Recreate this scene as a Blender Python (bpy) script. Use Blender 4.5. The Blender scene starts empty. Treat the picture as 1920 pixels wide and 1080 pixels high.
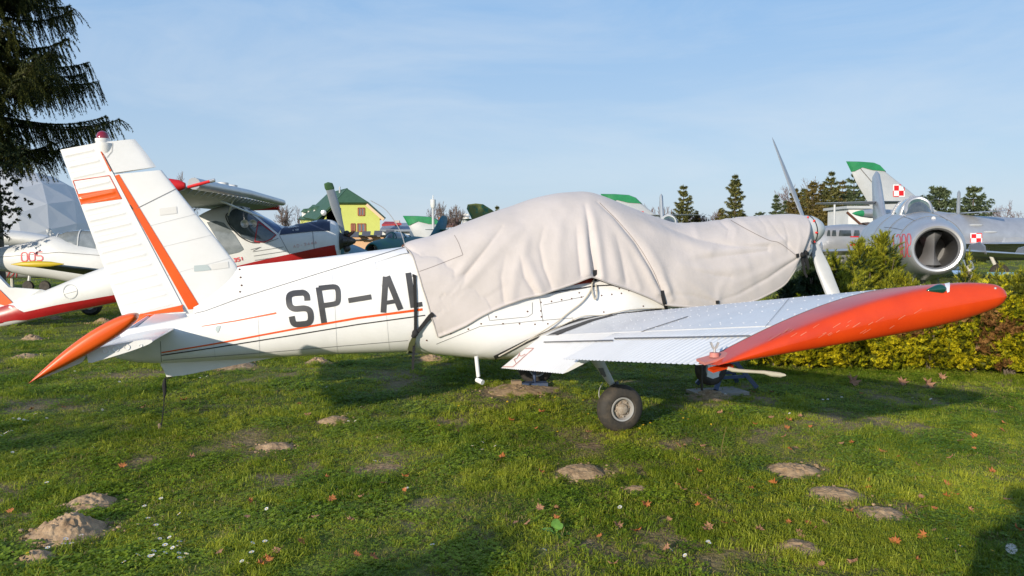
import bpy, bmesh, math, random
import numpy as np
from mathutils import Vector, Matrix, noise
from mathutils.bvhtree import BVHTree
random.seed(7)
S = bpy.context.scene
C = S.collection
D = bpy.data
# ------------------------------------------------------------------ camera, world, sun
F = 1400.0; HY = 455.0; CH = 1.69
PT = math.atan((540 - HY) / F)
cd = D.cameras.new('camera'); cam = D.objects.new('camera', cd); C.objects.link(cam)
cd.sensor_width = 36; cd.lens = F / 1920 * 36; cd.clip_end = 3000; cd.clip_start = 0.05
cam.location = (0, 0, CH); cam.rotation_euler = (math.pi / 2 - PT, 0, 0)
S.camera = cam
S.view_settings.view_transform = 'Standard'; S.view_settings.look = 'None'
S.view_settings.exposure = 0.2; S.view_settings.gamma = 1; S.view_settings.use_curve_mapping = False
SUN = Vector((-0.53, -0.85, 0.262)).normalized()
EL = math.asin(SUN.z); AZ = math.atan2(SUN.x, SUN.y)
sl = D.lights.new('sun', 'SUN'); so = D.objects.new('sun', sl); C.objects.link(so)
sl.energy = 4.6; sl.angle = math.radians(0.55); sl.color = (1.0, 0.89, 0.74)
so.rotation_euler = SUN.to_track_quat('Z', 'Y').to_euler()
so.location = (-20, -30, 20)
w = D.worlds.new('World'); S.world = w; w.use_nodes = True
nt = w.node_tree; nt.nodes.clear()
N = nt.nodes.new; L = nt.links.new
sky = N('ShaderNodeTexSky'); sky.sky_type = 'NISHITA'; sky.sun_disc = False
sky.sun_elevation = EL; sky.sun_rotation = AZ % (2 * math.pi)
sky.air_density = 1.0; sky.dust_density = 0.6; sky.ozone_density = 2.0; sky.altitude = 100
tc = N('ShaderNodeTexCoord'); mp = N('ShaderNodeMapping'); mp.inputs['Scale'].default_value = (1.5, 2.4, 6.0)
mp.inputs['Rotation'].default_value = (0.0, 0.22, 0.3)
n1 = N('ShaderNodeTexNoise'); n1.inputs['Scale'].default_value = 1.6; n1.inputs['Detail'].default_value = 7; n1.inputs['Roughness'].default_value = 0.62
n1.inputs['Distortion'].default_value = 0.6
rp = N('ShaderNodeValToRGB'); rp.color_ramp.elements[0].position = 0.42; rp.color_ramp.elements[1].position = 0.85
rp.color_ramp.elements[0].color = (0, 0, 0, 1); rp.color_ramp.elements[1].color = (0.5, 0.5, 0.5, 1)
mx = N('ShaderNodeMix'); mx.data_type = 'RGBA'
tint = N('ShaderNodeMix'); tint.data_type = 'RGBA'; tint.blend_type = 'MULTIPLY'; tint.inputs['Factor'].default_value = 1
tint.inputs['B'].default_value = (1.0, 1.0, 1.0, 1)
bg = N('ShaderNodeBackground'); bg.inputs['Strength'].default_value = 0.145
ow = N('ShaderNodeOutputWorld')
L(tc.outputs['Generated'], mp.inputs['Vector']); L(mp.outputs['Vector'], n1.inputs['Vector']); L(n1.outputs['Fac'], rp.inputs['Fac'])
sx = N('ShaderNodeSeparateXYZ'); L(tc.outputs['Generated'], sx.inputs['Vector'])
er = N('ShaderNodeValToRGB'); el_ = er.color_ramp.elements; el_[0].position = 0.0; el_[0].color = (0.53, 0.65, 0.84, 1); el_[1].position = 1.0; el_[1].color = (0.14, 0.27, 0.60, 1)
e_ = el_.new(0.10); e_.color = (0.50, 0.66, 0.86, 1); e_ = el_.new(0.32); e_.color = (0.31, 0.55, 0.90, 1)
ms = N('ShaderNodeVectorMath'); ms.operation = 'SCALE'; ms.inputs['Scale'].default_value = 5.6
L(sx.outputs['Z'], er.inputs['Fac']); L(er.outputs['Color'], ms.inputs[0])
m0 = N('ShaderNodeMix'); m0.data_type = 'RGBA'; m0.inputs['Factor'].default_value = 0.82; L(sky.outputs['Color'], m0.inputs['A']); L(ms.outputs['Vector'], m0.inputs['B'])
L(rp.outputs['Color'], mx.inputs['Factor']); L(m0.outputs['Result'], mx.inputs['A']); mx.inputs['B'].default_value = (4.3, 4.8, 5.3, 1)
L(mx.outputs['Result'], tint.inputs['A']); L(tint.outputs['Result'], bg.inputs['Color']); L(bg.outputs['Background'], ow.inputs['Surface'])

# ------------------------------------------------------------------ geometry helpers
cP, sP = math.cos(PT), math.sin(PT)
def ray(px, py):
    x = (px - 960) / F; y = (540 - py) / F
    return Vector((x, cP + y * sP, -sP + y * cP))
def at(px, py, d):                    # the point seen at a pixel of the photograph, d metres in front
    r = ray(px, py); return Vector((0, 0, CH)) + r * (d / r.y)
def gp(px, py, z=0.0):
    r = ray(px, py); return Vector((0, 0, CH)) + r * ((z - CH) / r.z)
def proj(p):
    y = p[1] * cP - (p[2] - CH) * sP; z = p[1] * sP + (p[2] - CH) * cP
    return (960 + F * p[0] / y, 540 - F * z / y)
class Frame:                          # an aircraft's own axes: u to the nose, v to starboard, w up
    def __init__(s, O, psi):
        s.O = Vector((O[0], O[1], 0)); s.U = Vector((math.cos(psi), math.sin(psi), 0)); s.V = Vector((math.sin(psi), -math.cos(psi), 0)); s.psi = psi
    def W(s, u, v, w): return s.O + s.U * u + s.V * v + Vector((0, 0, w))
    def side(s, px, py, v):
        r = ray(px, py); t = (v + s.O.dot(s.V)) / r.dot(s.V)
        return Vector((0, 0, CH)) + r * t
    def uw(s, px, py, v):
        p = s.side(px, py, v); return ((p - s.O).dot(s.U), p.z)
    def onu(s, px, py, u):            # intersection with plane u = const
        r = ray(px, py); t = (u + s.O.dot(s.U)) / r.dot(s.U); p = Vector((0, 0, CH)) + r * t
        return (p - s.O).dot(s.V), p.z
def interp(tab, x, k=1):
    if x <= tab[0][0]: return tab[0][k]
    for a, b in zip(tab, tab[1:]):
        if x <= b[0]:
            t = (x - a[0]) / (b[0] - a[0] + 1e-9); t2 = t * t * (3 - 2 * t)
            t = 0.6 * t + 0.4 * t2
            return a[k] + (b[k] - a[k]) * t
    return tab[-1][k]
def lin(tab, x, k=1):
    if x <= tab[0][0]: return tab[0][k]
    for a, b in zip(tab, tab[1:]):
        if x <= b[0]: return a[k] + (b[k] - a[k]) * (x - a[0]) / (b[0] - a[0] + 1e-9)
    return tab[-1][k]
def cat(pts, n=6, closed=False):      # Catmull-Rom through points (any dimension)
    P = [Vector(p) for p in pts]; out = []
    m = len(P); rng = range(m if closed else m - 1)
    for i in rng:
        p0 = P[(i - 1) % m] if (closed or i > 0) else P[0] * 2 - P[1]
        p1 = P[i]; p2 = P[(i + 1) % m]
        p3 = P[(i + 2) % m] if (closed or i + 2 < m) else p2 * 2 - p1
        for k in range(n):
            t = k / n
            out.append(0.5 * ((2 * p1) + (p2 - p0) * t + (2 * p0 - 5 * p1 + 4 * p2 - p3) * t * t + (3 * p1 - p0 - 3 * p2 + p3) * t ** 3))
    if not closed: out.append(P[-1])
    return out

class MB:
    def __init__(s): s.v = []; s.f = []; s.m = []; s.mi = 0
    def add(s, vs, fs):
        o = len(s.v); s.v.extend([tuple(p) for p in vs]); s.f.extend([tuple(i + o for i in f) for f in fs]); s.m.extend([s.mi] * len(fs)); return o
    def grid(s, rows, closed=False, cap0=False, cap1=False):
        n = len(rows[0]); o = len(s.v)
        for r in rows: s.v.extend([tuple(p) for p in r])
        for i in range(len(rows) - 1):
            for j in range(n if closed else n - 1):
                k = (j + 1) % n
                s.f.append((o + i * n + j, o + i * n + k, o + (i + 1) * n + k, o + (i + 1) * n + j)); s.m.append(s.mi)
        if cap0: s.f.append(tuple(o + j for j in reversed(range(n)))); s.m.append(s.mi)
        if cap1: s.f.append(tuple(o + (len(rows) - 1) * n + j for j in range(n))); s.m.append(s.mi)
        return s
    def tube(s, pts, rad, n=8, caps=True):
        P = [Vector(p) for p in pts]; rows = []
        if not hasattr(rad, '__len__'): rad = [rad] * len(P)
        up = None
        for i, p in enumerate(P):
            d = (P[min(i + 1, len(P) - 1)] - P[max(i - 1, 0)]).normalized()
            if up is None: up = d.orthogonal().normalized()
            up = (up - d * up.dot(d)).normalized(); q = d.cross(up)
            rows.append([p + (up * math.cos(a) + q * math.sin(a)) * rad[i] for a in [2 * math.pi * k / n for k in range(n)]])
        return s.grid(rows, True, caps, caps)
    def box(s, c, x, y, z, M=None):   # centre, half sizes, optional rotation
        vs = [Vector((i * x, j * y, k * z)) for i in (-1, 1) for j in (-1, 1) for k in (-1, 1)]
        c = Vector(c)
        vs = [(M @ v if M else v) + c for v in vs]
        s.add(vs, [(0, 1, 3, 2), (4, 6, 7, 5), (0, 4, 5, 1), (2, 3, 7, 6), (0, 2, 6, 4), (1, 5, 7, 3)]); return s
    def prism(s, poly, dv):           # planar polygon (3D points) extruded by vector
        dv = Vector(dv); n = len(poly); P = [Vector(p) for p in poly]
        s.add(P + [p + dv for p in P], [tuple(reversed(range(n))), tuple(range(n, 2 * n))] + [(i, (i + 1) % n, n + (i + 1) % n, n + i) for i in range(n)]); return s
    def lathe(s, c, ax, prof, n=24, cap0=False, cap1=False):   # prof: (along, radius)
        ax = Vector(ax).normalized(); a = ax.orthogonal().normalized(); b = ax.cross(a); c = Vector(c)
        rows = [[c + ax * h + (a * math.cos(t) + b * math.sin(t)) * r for t in [2 * math.pi * k / n for k in range(n)]] for h, r in prof]
        return s.grid(rows, True, cap0, cap1)
    def ball(s, c, rx, ry=None, rz=None, n=10, M=None):
        ry = ry or rx; rz = rz or rx; c = Vector(c); rows = []
        for i in range(n + 1):
            t = math.pi * i / n
            r = []
            for j in range(n * 2):
                a = math.pi * j / n; q = Vector((rx * math.sin(t) * math.cos(a), ry * math.sin(t) * math.sin(a), rz * math.cos(t)))
                r.append((M @ q if M else q) + c)
            rows.append(r)
        return s.grid(rows, True)
    def bvh(s): return BVHTree.FromPolygons([Vector(v) for v in s.v], s.f)
    def build(s, name, mats, parent=None, smooth=True, angle=40, stuff=False):
        me = D.meshes.new(name)
        vs = s.v
        root = parent
        while root is not None and root.parent is not None: root = root.parent
        if root is not None and root.name in ROOTM:
            Mi = ROOTM[root.name]; vs = [tuple(Mi @ Vector(v)) for v in vs]
        me.from_pydata(vs, [], s.f); me.update()
        if not isinstance(mats, (list, tuple)): mats = [mats]
        for m in mats: me.materials.append(m)
        if len(mats) > 1: me.polygons.foreach_set('material_index', s.m)
        bm = bmesh.new(); bm.from_mesh(me); bmesh.ops.remove_doubles(bm, verts=bm.verts, dist=1e-5) if len(s.v) < 60000 else None
        if smooth is not None and len(s.v) < 60000: bmesh.ops.recalc_face_normals(bm, faces=bm.faces) if RECALC[0] else None
        bm.to_mesh(me); bm.free()
        if smooth:
            me.polygons.foreach_set('use_smooth', [True] * len(me.polygons))
            try: me.set_sharp_from_angle(angle=math.radians(angle))
            except Exception: pass
        o = D.objects.new(name, me); C.objects.link(o)
        if parent is not None: o.parent = parent
        if stuff: o['kind'] = 'stuff'
        return o
RECALC = [True]
ROOTM = {}
def fast_mesh(name, V, Fc, mats, parent=None, mi=None, smooth=False):   # numpy arrays, triangles or quads
    me = D.meshes.new(name); V = np.asarray(V, dtype=np.float32); Fc = np.asarray(Fc, dtype=np.int32)
    if parent is not None:
        root = parent
        while root.parent is not None: root = root.parent
        if root.name in ROOTM:
            Mi = np.array(ROOTM[root.name]); V = V @ Mi[:3, :3].T + Mi[:3, 3]
    k = Fc.shape[1]
    me.vertices.add(len(V)); me.vertices.foreach_set('co', V.astype(np.float32).ravel())
    me.loops.add(Fc.size); me.loops.foreach_set('vertex_index', Fc.ravel())
    me.polygons.add(len(Fc)); me.polygons.foreach_set('loop_start', np.arange(0, Fc.size, k, dtype=np.int32))
    if not isinstance(mats, (list, tuple)): mats = [mats]
    for m in mats: me.materials.append(m)
    if mi is not None: me.polygons.foreach_set('material_index', np.asarray(mi, dtype=np.int32))
    me.update(calc_edges=True)
    if smooth: me.polygons.foreach_set('use_smooth', [True] * len(me.polygons))
    o = D.objects.new(name, me); C.objects.link(o)
    if parent is not None: o.parent = parent
    return o
def tag(o, label=None, cat_=None, group=None, kind=None):
    if label: o['label'] = label
    if cat_: o['category'] = cat_
    if group: o['group'] = group
    if kind: o['kind'] = kind
    return o
def thing(name, label, cat_, loc=(0, 0, 0), rz=0.0, group=None):
    o = D.objects.new(name, None); C.objects.link(o); o.location = loc; o.rotation_euler = (0, 0, rz)
    o.empty_display_size = 0.2
    M = Matrix.Translation(Vector(loc)) @ Matrix.Rotation(rz, 4, 'Z'); ROOTM[o.name] = M.inverted()
    return tag(o, label, cat_, group)

# ------------------------------------------------------------------ decals laid on surfaces
def hit(bvh, px, py, off=0.004):
    r = ray(px, py).normalized(); o = Vector((0, 0, CH)); loc, nrm, i, d = bvh.ray_cast(o, r)
    if loc is None: return None
    if nrm.dot(r) > 0: nrm = -nrm
    return loc + nrm * off
def strip(mb, bvh, pts, wd, off=0.004, step=4.0):
    P = [Vector(p) for p in pts]; Q = [P[0]]
    for a, b in zip(P, P[1:]):
        n = max(1, int((b - a).length / step))
        for k in range(1, n + 1): Q.append(a.lerp(b, k / n))
    rows = []
    for i, p in enumerate(Q):
        d = (Q[min(i + 1, len(Q) - 1)] - Q[max(i - 1, 0)]).normalized(); nn = Vector((-d.y, d.x))
        wk = wd(i / (len(Q) - 1)) if callable(wd) else wd
        row = []
        for k in (-1, 0, 1):
            q = p + nn * wk * 0.5 * k; h = hit(bvh, q.x, q.y, off)
            row.append(h)
        if any(h is None for h in row):
            if len(rows) > 1: mb.grid(rows)
            rows = []
        else: rows.append(row)
    if len(rows) > 1: mb.grid(rows)
def ruled(mb, bvh, A, B, nx=12, ny=6, off=0.004):      # area between two pixel polylines
    def samp(P, n):
        P = [Vector(p) for p in P]; Ls = [0]
        for a, b in zip(P, P[1:]): Ls.append(Ls[-1] + (b - a).length)
        out = []
        for k in range(n + 1):
            t = Ls[-1] * k / n
            for i in range(len(P) - 1):
                if t <= Ls[i + 1] + 1e-6:
                    out.append(P[i].lerp(P[i + 1], (t - Ls[i]) / max(1e-6, Ls[i + 1] - Ls[i]))); break
        return out
    a, b = samp(A, nx), samp(B, nx); G = []
    for p, q in zip(a, b): G.append([hit(bvh, *(p.lerp(q, k / ny)), off) for k in range(ny + 1)])
    for i in range(nx):
        for j in range(ny):
            c = [G[i][j], G[i][j + 1], G[i + 1][j + 1], G[i + 1][j]]
            if all(x is not None for x in c): mb.add(c, [(0, 1, 2, 3)])
def poly_decal(mb, bvh, poly, off=0.004, cell=5.0):    # any pixel polygon, clipped on a fine grid by bmesh bisect-free triangulation
    from mathutils.geometry import delaunay_2d_cdt, intersect_point_tri_2d
    P = [Vector(p) for p in poly]; Q = []
    for a, b in zip(P, P[1:] + P[:1]):
        n = max(1, int((b - a).length / cell)); Q += [a.lerp(b, k / n) for k in range(n)]
    nb = len(Q)
    def inside(p):
        c = False
        for i in range(nb):
            a, b = Q[i], Q[i - 1]
            if (a.y > p.y) != (b.y > p.y) and p.x < (b.x - a.x) * (p.y - a.y) / (b.y - a.y) + a.x: c = not c
        return c
    x0 = min(p.x for p in Q); x1 = max(p.x for p in Q); y0 = min(p.y for p in Q); y1 = max(p.y for p in Q)
    y = y0 + cell / 2
    pts = list(Q)
    while y < y1:
        x = x0 + cell / 2
        while x < x1:
            if inside(Vector((x, y))): pts.append(Vector((x, y)))
            x += cell
        y += cell
    r = delaunay_2d_cdt(pts, [(i, (i + 1) % nb) for i in range(nb)], [list(range(nb))], 1, 1e-4)
    H = [hit(bvh, v.x, v.y, off) for v in r[0]]
    fs = [f for f in r[2] if all(H[i] is not None for i in f)]
    mb.add([h if h is not None else Vector() for h in H], fs)

# text as pixel strokes: a 4x6 grid alphabet for the numbers painted on the aircraft
GL = {'0': [[(1, 0), (0, 1), (0, 5), (1, 6), (3, 6), (4, 5), (4, 1), (3, 0), (1, 0)]], '1': [[(1, 1.4), (2.4, 0), (2.4, 6)]],
      '2': [[(0, 1), (1, 0), (3, 0), (4, 1), (4, 2.4), (0, 6), (4, 6)]], '3': [[(0, .6), (1, 0), (3, 0), (4, 1), (4, 2), (3, 3), (4, 4), (4, 5), (3, 6), (1, 6), (0, 5.4)], [(1.4, 3), (3, 3)]],
      '5': [[(4, 0), (0, 0), (0, 2.6), (3, 2.6), (4, 3.6), (4, 5), (3, 6), (0, 6)]], '7': [[(0, 0), (4, 0), (1.5, 6)]], '8': [[(1, 3), (0, 2), (0, 1), (1, 0), (3, 0), (4, 1), (4, 2), (3, 3), (1, 3), (0, 4), (0, 5), (1, 6), (3, 6), (4, 5), (4, 4), (3, 3)]],
      'A': [[(0, 6), (2, 0), (4, 6)], [(.9, 4), (3.1, 4)]], '-': [[(.6, 3), (3.4, 3)]], 'D': [[(0, 0), (0, 6), (2.6, 6), (4, 4.6), (4, 1.4), (2.6, 0), (0, 0)]],
      'E': [[(4, 0), (0, 0), (0, 6), (4, 6)], [(0, 3), (3, 3)]], 'R': [[(0, 6), (0, 0), (3, 0), (4, 1), (4, 2), (3, 3), (0, 3)], [(2, 3), (4, 6)]],
      'O': [[(1, 0), (0, 1), (0, 5), (1, 6), (3, 6), (4, 5), (4, 1), (3, 0), (1, 0)]], 'S': [[(4, .8), (3, 0), (1, 0), (0, 1), (0, 2), (1, 3), (3, 3), (4, 4), (4, 5), (3, 6), (1, 6), (0, 5.2)]],
      'H': [[(0, 0), (0, 6)], [(4, 0), (4, 6)], [(0, 3), (4, 3)]], 'L': [[(0, 0), (0, 6), (4, 6)]], 'M': [[(0, 6), (0, 0), (2, 3), (4, 0), (4, 6)]], '4': [[(3, 6), (3, 0), (0, 4), (4, 4)]], 'W': [[(0, 0), (1, 6), (2, 2), (3, 6), (4, 0)]]}
def text_px(mb, bvh, txt, p0, dx, dy, wd, gap=1.4, off=0.004, step=3):   # p0 top-left pixel, dx,dy: pixel vectors of one grid unit
    dx = Vector(dx); dy = Vector(dy); p = Vector(p0)
    for ch in txt:
        for st in GL.get(ch, []): strip(mb, bvh, [p + dx * a + dy * b for a, b in st], wd, off, step)
        p = p + dx * (4 + gap)

# ------------------------------------------------------------------ materials
def mat(name, col, rough=0.5, metal=0.0, var=0.0, vs=3.0, bump=0.0, bs=20.0, col2=None, coat=0.0, trans=0.0, alpha=1.0, spec=0.5, vs_xyz=None, edge=(0.35, 0.65), sub=0.0, island=0.0):
    m = D.materials.new(name); m.use_nodes = True; t = m.node_tree; b = t.nodes['Principled BSDF']; n = t.nodes.new; l = t.links.new
    b.inputs['Base Color'].default_value = (*col, 1); b.inputs['Roughness'].default_value = rough; b.inputs['Metallic'].default_value = metal
    b.inputs['Coat Weight'].default_value = coat; b.inputs['Transmission Weight'].default_value = trans; b.inputs['Alpha'].default_value = alpha
    b.inputs['Specular IOR Level'].default_value = spec
    if coat: b.inputs['Coat Roughness'].default_value = 0.08
    tcn = n('ShaderNodeTexCoord')
    src = None
    if col2 is not None or var > 0:
        ns = n('ShaderNodeTexNoise'); ns.inputs['Scale'].default_value = vs; ns.inputs['Detail'].default_value = 6; ns.inputs['Roughness'].default_value = 0.65
        vec = tcn.outputs['Object']
        if vs_xyz: 
            mpn = n('ShaderNodeMapping'); mpn.inputs['Scale'].default_value = vs_xyz; l(vec, mpn.inputs['Vector']); vec = mpn.outputs['Vector']
        l(vec, ns.inputs['Vector'])
        r = n('ShaderNodeValToRGB'); r.color_ramp.elements[0].position = edge[0]; r.color_ramp.elements[1].position = edge[1]
        c2 = col2 if col2 is not None else tuple(min(1, c * (1 + var)) for c in col); c1 = col if col2 is not None else tuple(c * (1 - var) for c in col)
        r.color_ramp.elements[0].color = (*c1, 1); r.color_ramp.elements[1].color = (*c2, 1)
        l(ns.outputs['Fac'], r.inputs['Fac']); src = r.outputs['Color']
    if island:
        g = n('ShaderNodeNewGeometry'); hs = n('ShaderNodeHueSaturation')
        mr = n('ShaderNodeMapRange'); mr.inputs['To Min'].default_value = 1 - island; mr.inputs['To Max'].default_value = 1 + island
        l(g.outputs['Random Per Island'], mr.inputs['Value']); l(mr.outputs['Result'], hs.inputs['Value'])
        if src: l(src, hs.inputs['Color'])
        else: hs.inputs['Color'].default_value = (*col, 1)
        src = hs.outputs['Color']
    if src: l(src, b.inputs['Base Color'])
    if bump > 0:
        nb = n('ShaderNodeTexNoise'); nb.inputs['Scale'].default_value = bs; nb.inputs['Detail'].default_value = 5
        l(tcn.outputs['Object'], nb.inputs['Vector']); bp = n('ShaderNodeBump'); bp.inputs['Strength'].default_value = bump; bp.inputs['Distance'].default_value = 0.01
        l(nb.outputs['Fac'], bp.inputs['Height']); l(bp.outputs['Normal'], b.inputs['Normal'])
    return m
M = {}
M['white'] = mat('white_paint', (0.79, 0.79, 0.78), 0.32, vs=2.2, col2=(0.71, 0.71, 0.69), bump=0.06, bs=5, coat=0.15, edge=(0.4, 0.75))
M['wingtop'] = mat('wing_paint', (0.70, 0.71, 0.72), 0.36, vs=3.0, col2=(0.60, 0.61, 0.62), bump=0.12, bs=4, coat=0.1, edge=(0.4, 0.8))
M['orange'] = mat('orange_paint', (0.78, 0.115, 0.012), 0.34, vs=2, col2=(0.70, 0.085, 0.01), coat=0.15, bump=0.03, bs=6)
M['redor'] = mat('tip_paint', (0.62, 0.052, 0.004), 0.34, vs=4, col2=(0.52, 0.038, 0.004), coat=0.12, bump=0.04, bs=6)
M['black'] = mat('black_paint', (0.028, 0.028, 0.03), 0.45, var=0.2)
M['letter'] = mat('letter_grey', (0.045, 0.045, 0.047), 0.42, vs=6, col2=(0.062, 0.062, 0.065))
M['line'] = mat('panel_gap', (0.16, 0.16, 0.16), 0.8)
M['fline'] = mat('panel_gap_faint', (0.64, 0.64, 0.63), 0.8)
M['rivet'] = mat('rivet_heads', (0.74, 0.75, 0.76), 0.4)
M['rust'] = mat('rusty_screw', (0.10, 0.035, 0.015), 0.8)
M['walk'] = mat('walkway_rubber', (0.035, 0.035, 0.036), 0.85, vs=30, col2=(0.055, 0.055, 0.055))
M['strap'] = mat('black_webbing', (0.014, 0.014, 0.015), 0.8, bump=0.3, bs=200)
M['strapg'] = mat('faded_webbing', (0.085, 0.095, 0.04), 0.85)
M['rope'] = mat('beige_rope', (0.48, 0.44, 0.36), 0.9, bump=0.3, bs=120)
M['tyre'] = mat('tyre_rubber', (0.035, 0.032, 0.029), 0.75, vs=14, col2=(0.085, 0.068, 0.05), bump=0.3, bs=60, edge=(0.45, 0.8))
M['rim'] = mat('wheel_alloy', (0.42, 0.42, 0.42), 0.45, 0.3, var=0.1)
M['hub'] = mat('dirty_hub', (0.22, 0.16, 0.11), 0.8, vs=40, col2=(0.40, 0.36, 0.31))
M['strut'] = mat('strut_paint', (0.50, 0.49, 0.44), 0.5, var=0.12, vs=12)
M['blade'] = mat('blade_grey', (0.36, 0.38, 0.40), 0.35, var=0.06, coat=0.1)
M['spin'] = mat('spinner_grey', (0.55, 0.58, 0.58), 0.35, var=0.05, coat=0.1)
M['redplug'] = mat('red_plastic', (0.75, 0.03, 0.02), 0.45)
M['greenlens'] = mat('green_lens', (0.004, 0.05, 0.035), 0.06, coat=1.0)
M['redlens'] = mat('red_lens', (0.22, 0.004, 0.018), 0.08, coat=1.0)
M['dark'] = mat('dark_void', (0.012, 0.012, 0.012), 0.9)
M['trestle'] = mat('blue_steel', (0.035, 0.065, 0.15), 0.5, vs=8, col2=(0.06, 0.08, 0.13))
M['wood'] = mat('weathered_wood', (0.30, 0.22, 0.14), 0.9, vs=9, col2=(0.22, 0.16, 0.11), bump=0.3, bs=40)
M['concrete'] = mat('pale_concrete', (0.32, 0.29, 0.25), 0.9, var=0.15, vs=10, bump=0.3, bs=40)
M['pink'] = mat('faded_red', (0.52, 0.20, 0.17), 0.6, var=0.1)
M['cream'] = mat('cream_paint', (0.60, 0.56, 0.45), 0.5, var=0.05)
M['mud'] = mat('soil', (0.24, 0.155, 0.085), 0.95, vs=14, col2=(0.44, 0.31, 0.185), bump=0.9, bs=45)
def canvas():
    m = mat('canvas', (0.56, 0.515, 0.497), 0.85, vs=1.6, col2=(0.49, 0.452, 0.43), bump=0.14, bs=34)
    t = m.node_tree; b = t.nodes['Principled BSDF']; b.inputs['Sheen Weight'].default_value = 0.1
    return m
M['canvas'] = canvas()
M['seam'] = mat('canvas_seam', (0.20, 0.17, 0.16), 0.9)
M['hem'] = mat('canvas_hem', (0.40, 0.37, 0.34), 0.9)
# ------------------------------------------------------------------ ground
GN_ = Vector((13.7, 5.1, 2.2))
def gz(x, y):
    f = max(0.0, min(1.0, (y - 2) / 2)) * max(0.0, min(1.0, (40 - y) / 20))
    h = 0.035 * noise.noise(Vector((x * 0.55, y * 0.55, 0)) + GN_) + 0.016 * noise.noise(Vector((x * 2.3, y * 2.3, 4)) + GN_)
    d = min(1.0, math.hypot(x - 0.96, y - 6.6) / 1.2)
    return h * f * d
MOUNDS = [  # pixel x, y of the foot centre, half width px, height m, label
    (128, 1003, 66, 0.125, 'largest crumbly molehill, near the bottom left among the daisies'),
    (172, 948, 44, 0.06, 'low crumbly molehill just beyond the largest one'),
    (1090, 889, 42, 0.03, 'flat bare sandy patch of soil in front of the main wheel'),
    (1486, 884, 46, 0.055, 'crusted pale molehill in the sunny grass below the wing tip'),
    (516, 841, 30, 0.03, 'small worn molehill below the registration letters'),
    (627, 792, 27, 0.025, 'smooth pale molehill at the edge of the fuselage shadow'),
    (596, 681, 24, 0.090, 'rounded molehill directly under the middle of the rear fuselage'),
    (440, 688, 38, 0.075, 'wide molehill seen just under the ventral fin'),
    (808, 672, 22, 0.060, 'molehill half hidden by the hanging black strap'),
    (60, 636, 18, 0.120, 'dark molehill left of the drooping orange elevator'),
    (103, 598, 14, 0.10, 'distant molehill under the red and white fuselage'),
    (194, 604, 18, 0.13, 'distant molehill behind the tip of the elevator'),
    (50, 671, 22, 0.05, 'flattened grey molehill under the orange elevator tip'),
    (1330, 742, 40, 0.08, 'sandy soil heap beside the blue trestle'),
    (1566, 925, 46, 0.03, 'trail of crusted soil leading off the pale molehill'),
    (1650, 962, 46, 0.035, 'cracked soil patch with grass tufts in the lower right'),
    (1500, 1032, 42, 0.03, 'broken soil patch between long grass tufts at the bottom'),
    (1192, 922, 20, 0.02, 'small bare soil spot right of the sandy patch'),
    (980, 733, 62, 0.035, 'ridge of loose soil in front of the far wheel and trestle'),
    (70, 1052, 30, 0.04, 'small soil scatter below the largest molehill'),
]
MP = []
for i, (px, py, hw, h, lb) in enumerate(MOUNDS):
    p = gp(px, py); r = hw / F * p.y; MP.append((p.x, p.y, r * 1.15, h * .8, lb))
BARE = [(540, 890, 70, 30), (255, 870, 45, 14), (1085, 830, 60, 25), (930, 745, 60, 10), (1200, 880, 60, 18), (90, 845, 30, 7), (700, 880, 55, 18), (1420, 745, 40, 12), (860, 790, 70, 18), (1620, 1000, 60, 30), (1290, 840, 60, 20), (1430, 1010, 60, 22), (1180, 815, 60, 8)]
BP = []
for px, py, hw, hh in BARE:
    p = gp(px, py); q = gp(px, py - hh); BP.append((p.x, p.y, hw / F * p.y, q.y - p.y))
def bare(x, y):                        # 1 = bare soil
    b = 0.0
    for mx_, my_, r, h, _ in MP:
        d = math.hypot(x - mx_, (y - my_) / 0.8) / (r * 1.05)
        if d < 1.5: b = max(b, min(1, (1.25 - d) * 3))
    for mx_, my_, r, r2 in BP:
        d = math.hypot((x - mx_) / r, (y - my_) / max(r2, r * .5))
        if d < 1.4: b = max(b, min(0.9, (1.25 - d) * 1.6) * (0.75 + noise.noise(Vector((x * 5, y * 5, 1)))))
    n = noise.noise(Vector((x * 1.1, y * 1.1, 9.0))) + 0.6 * noise.noise(Vector((x * 4.1, y * 4.1, 3.0)))
    return max(b, min(0.7, max(0.0, (n - 0.14) * 1.9)))
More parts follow.
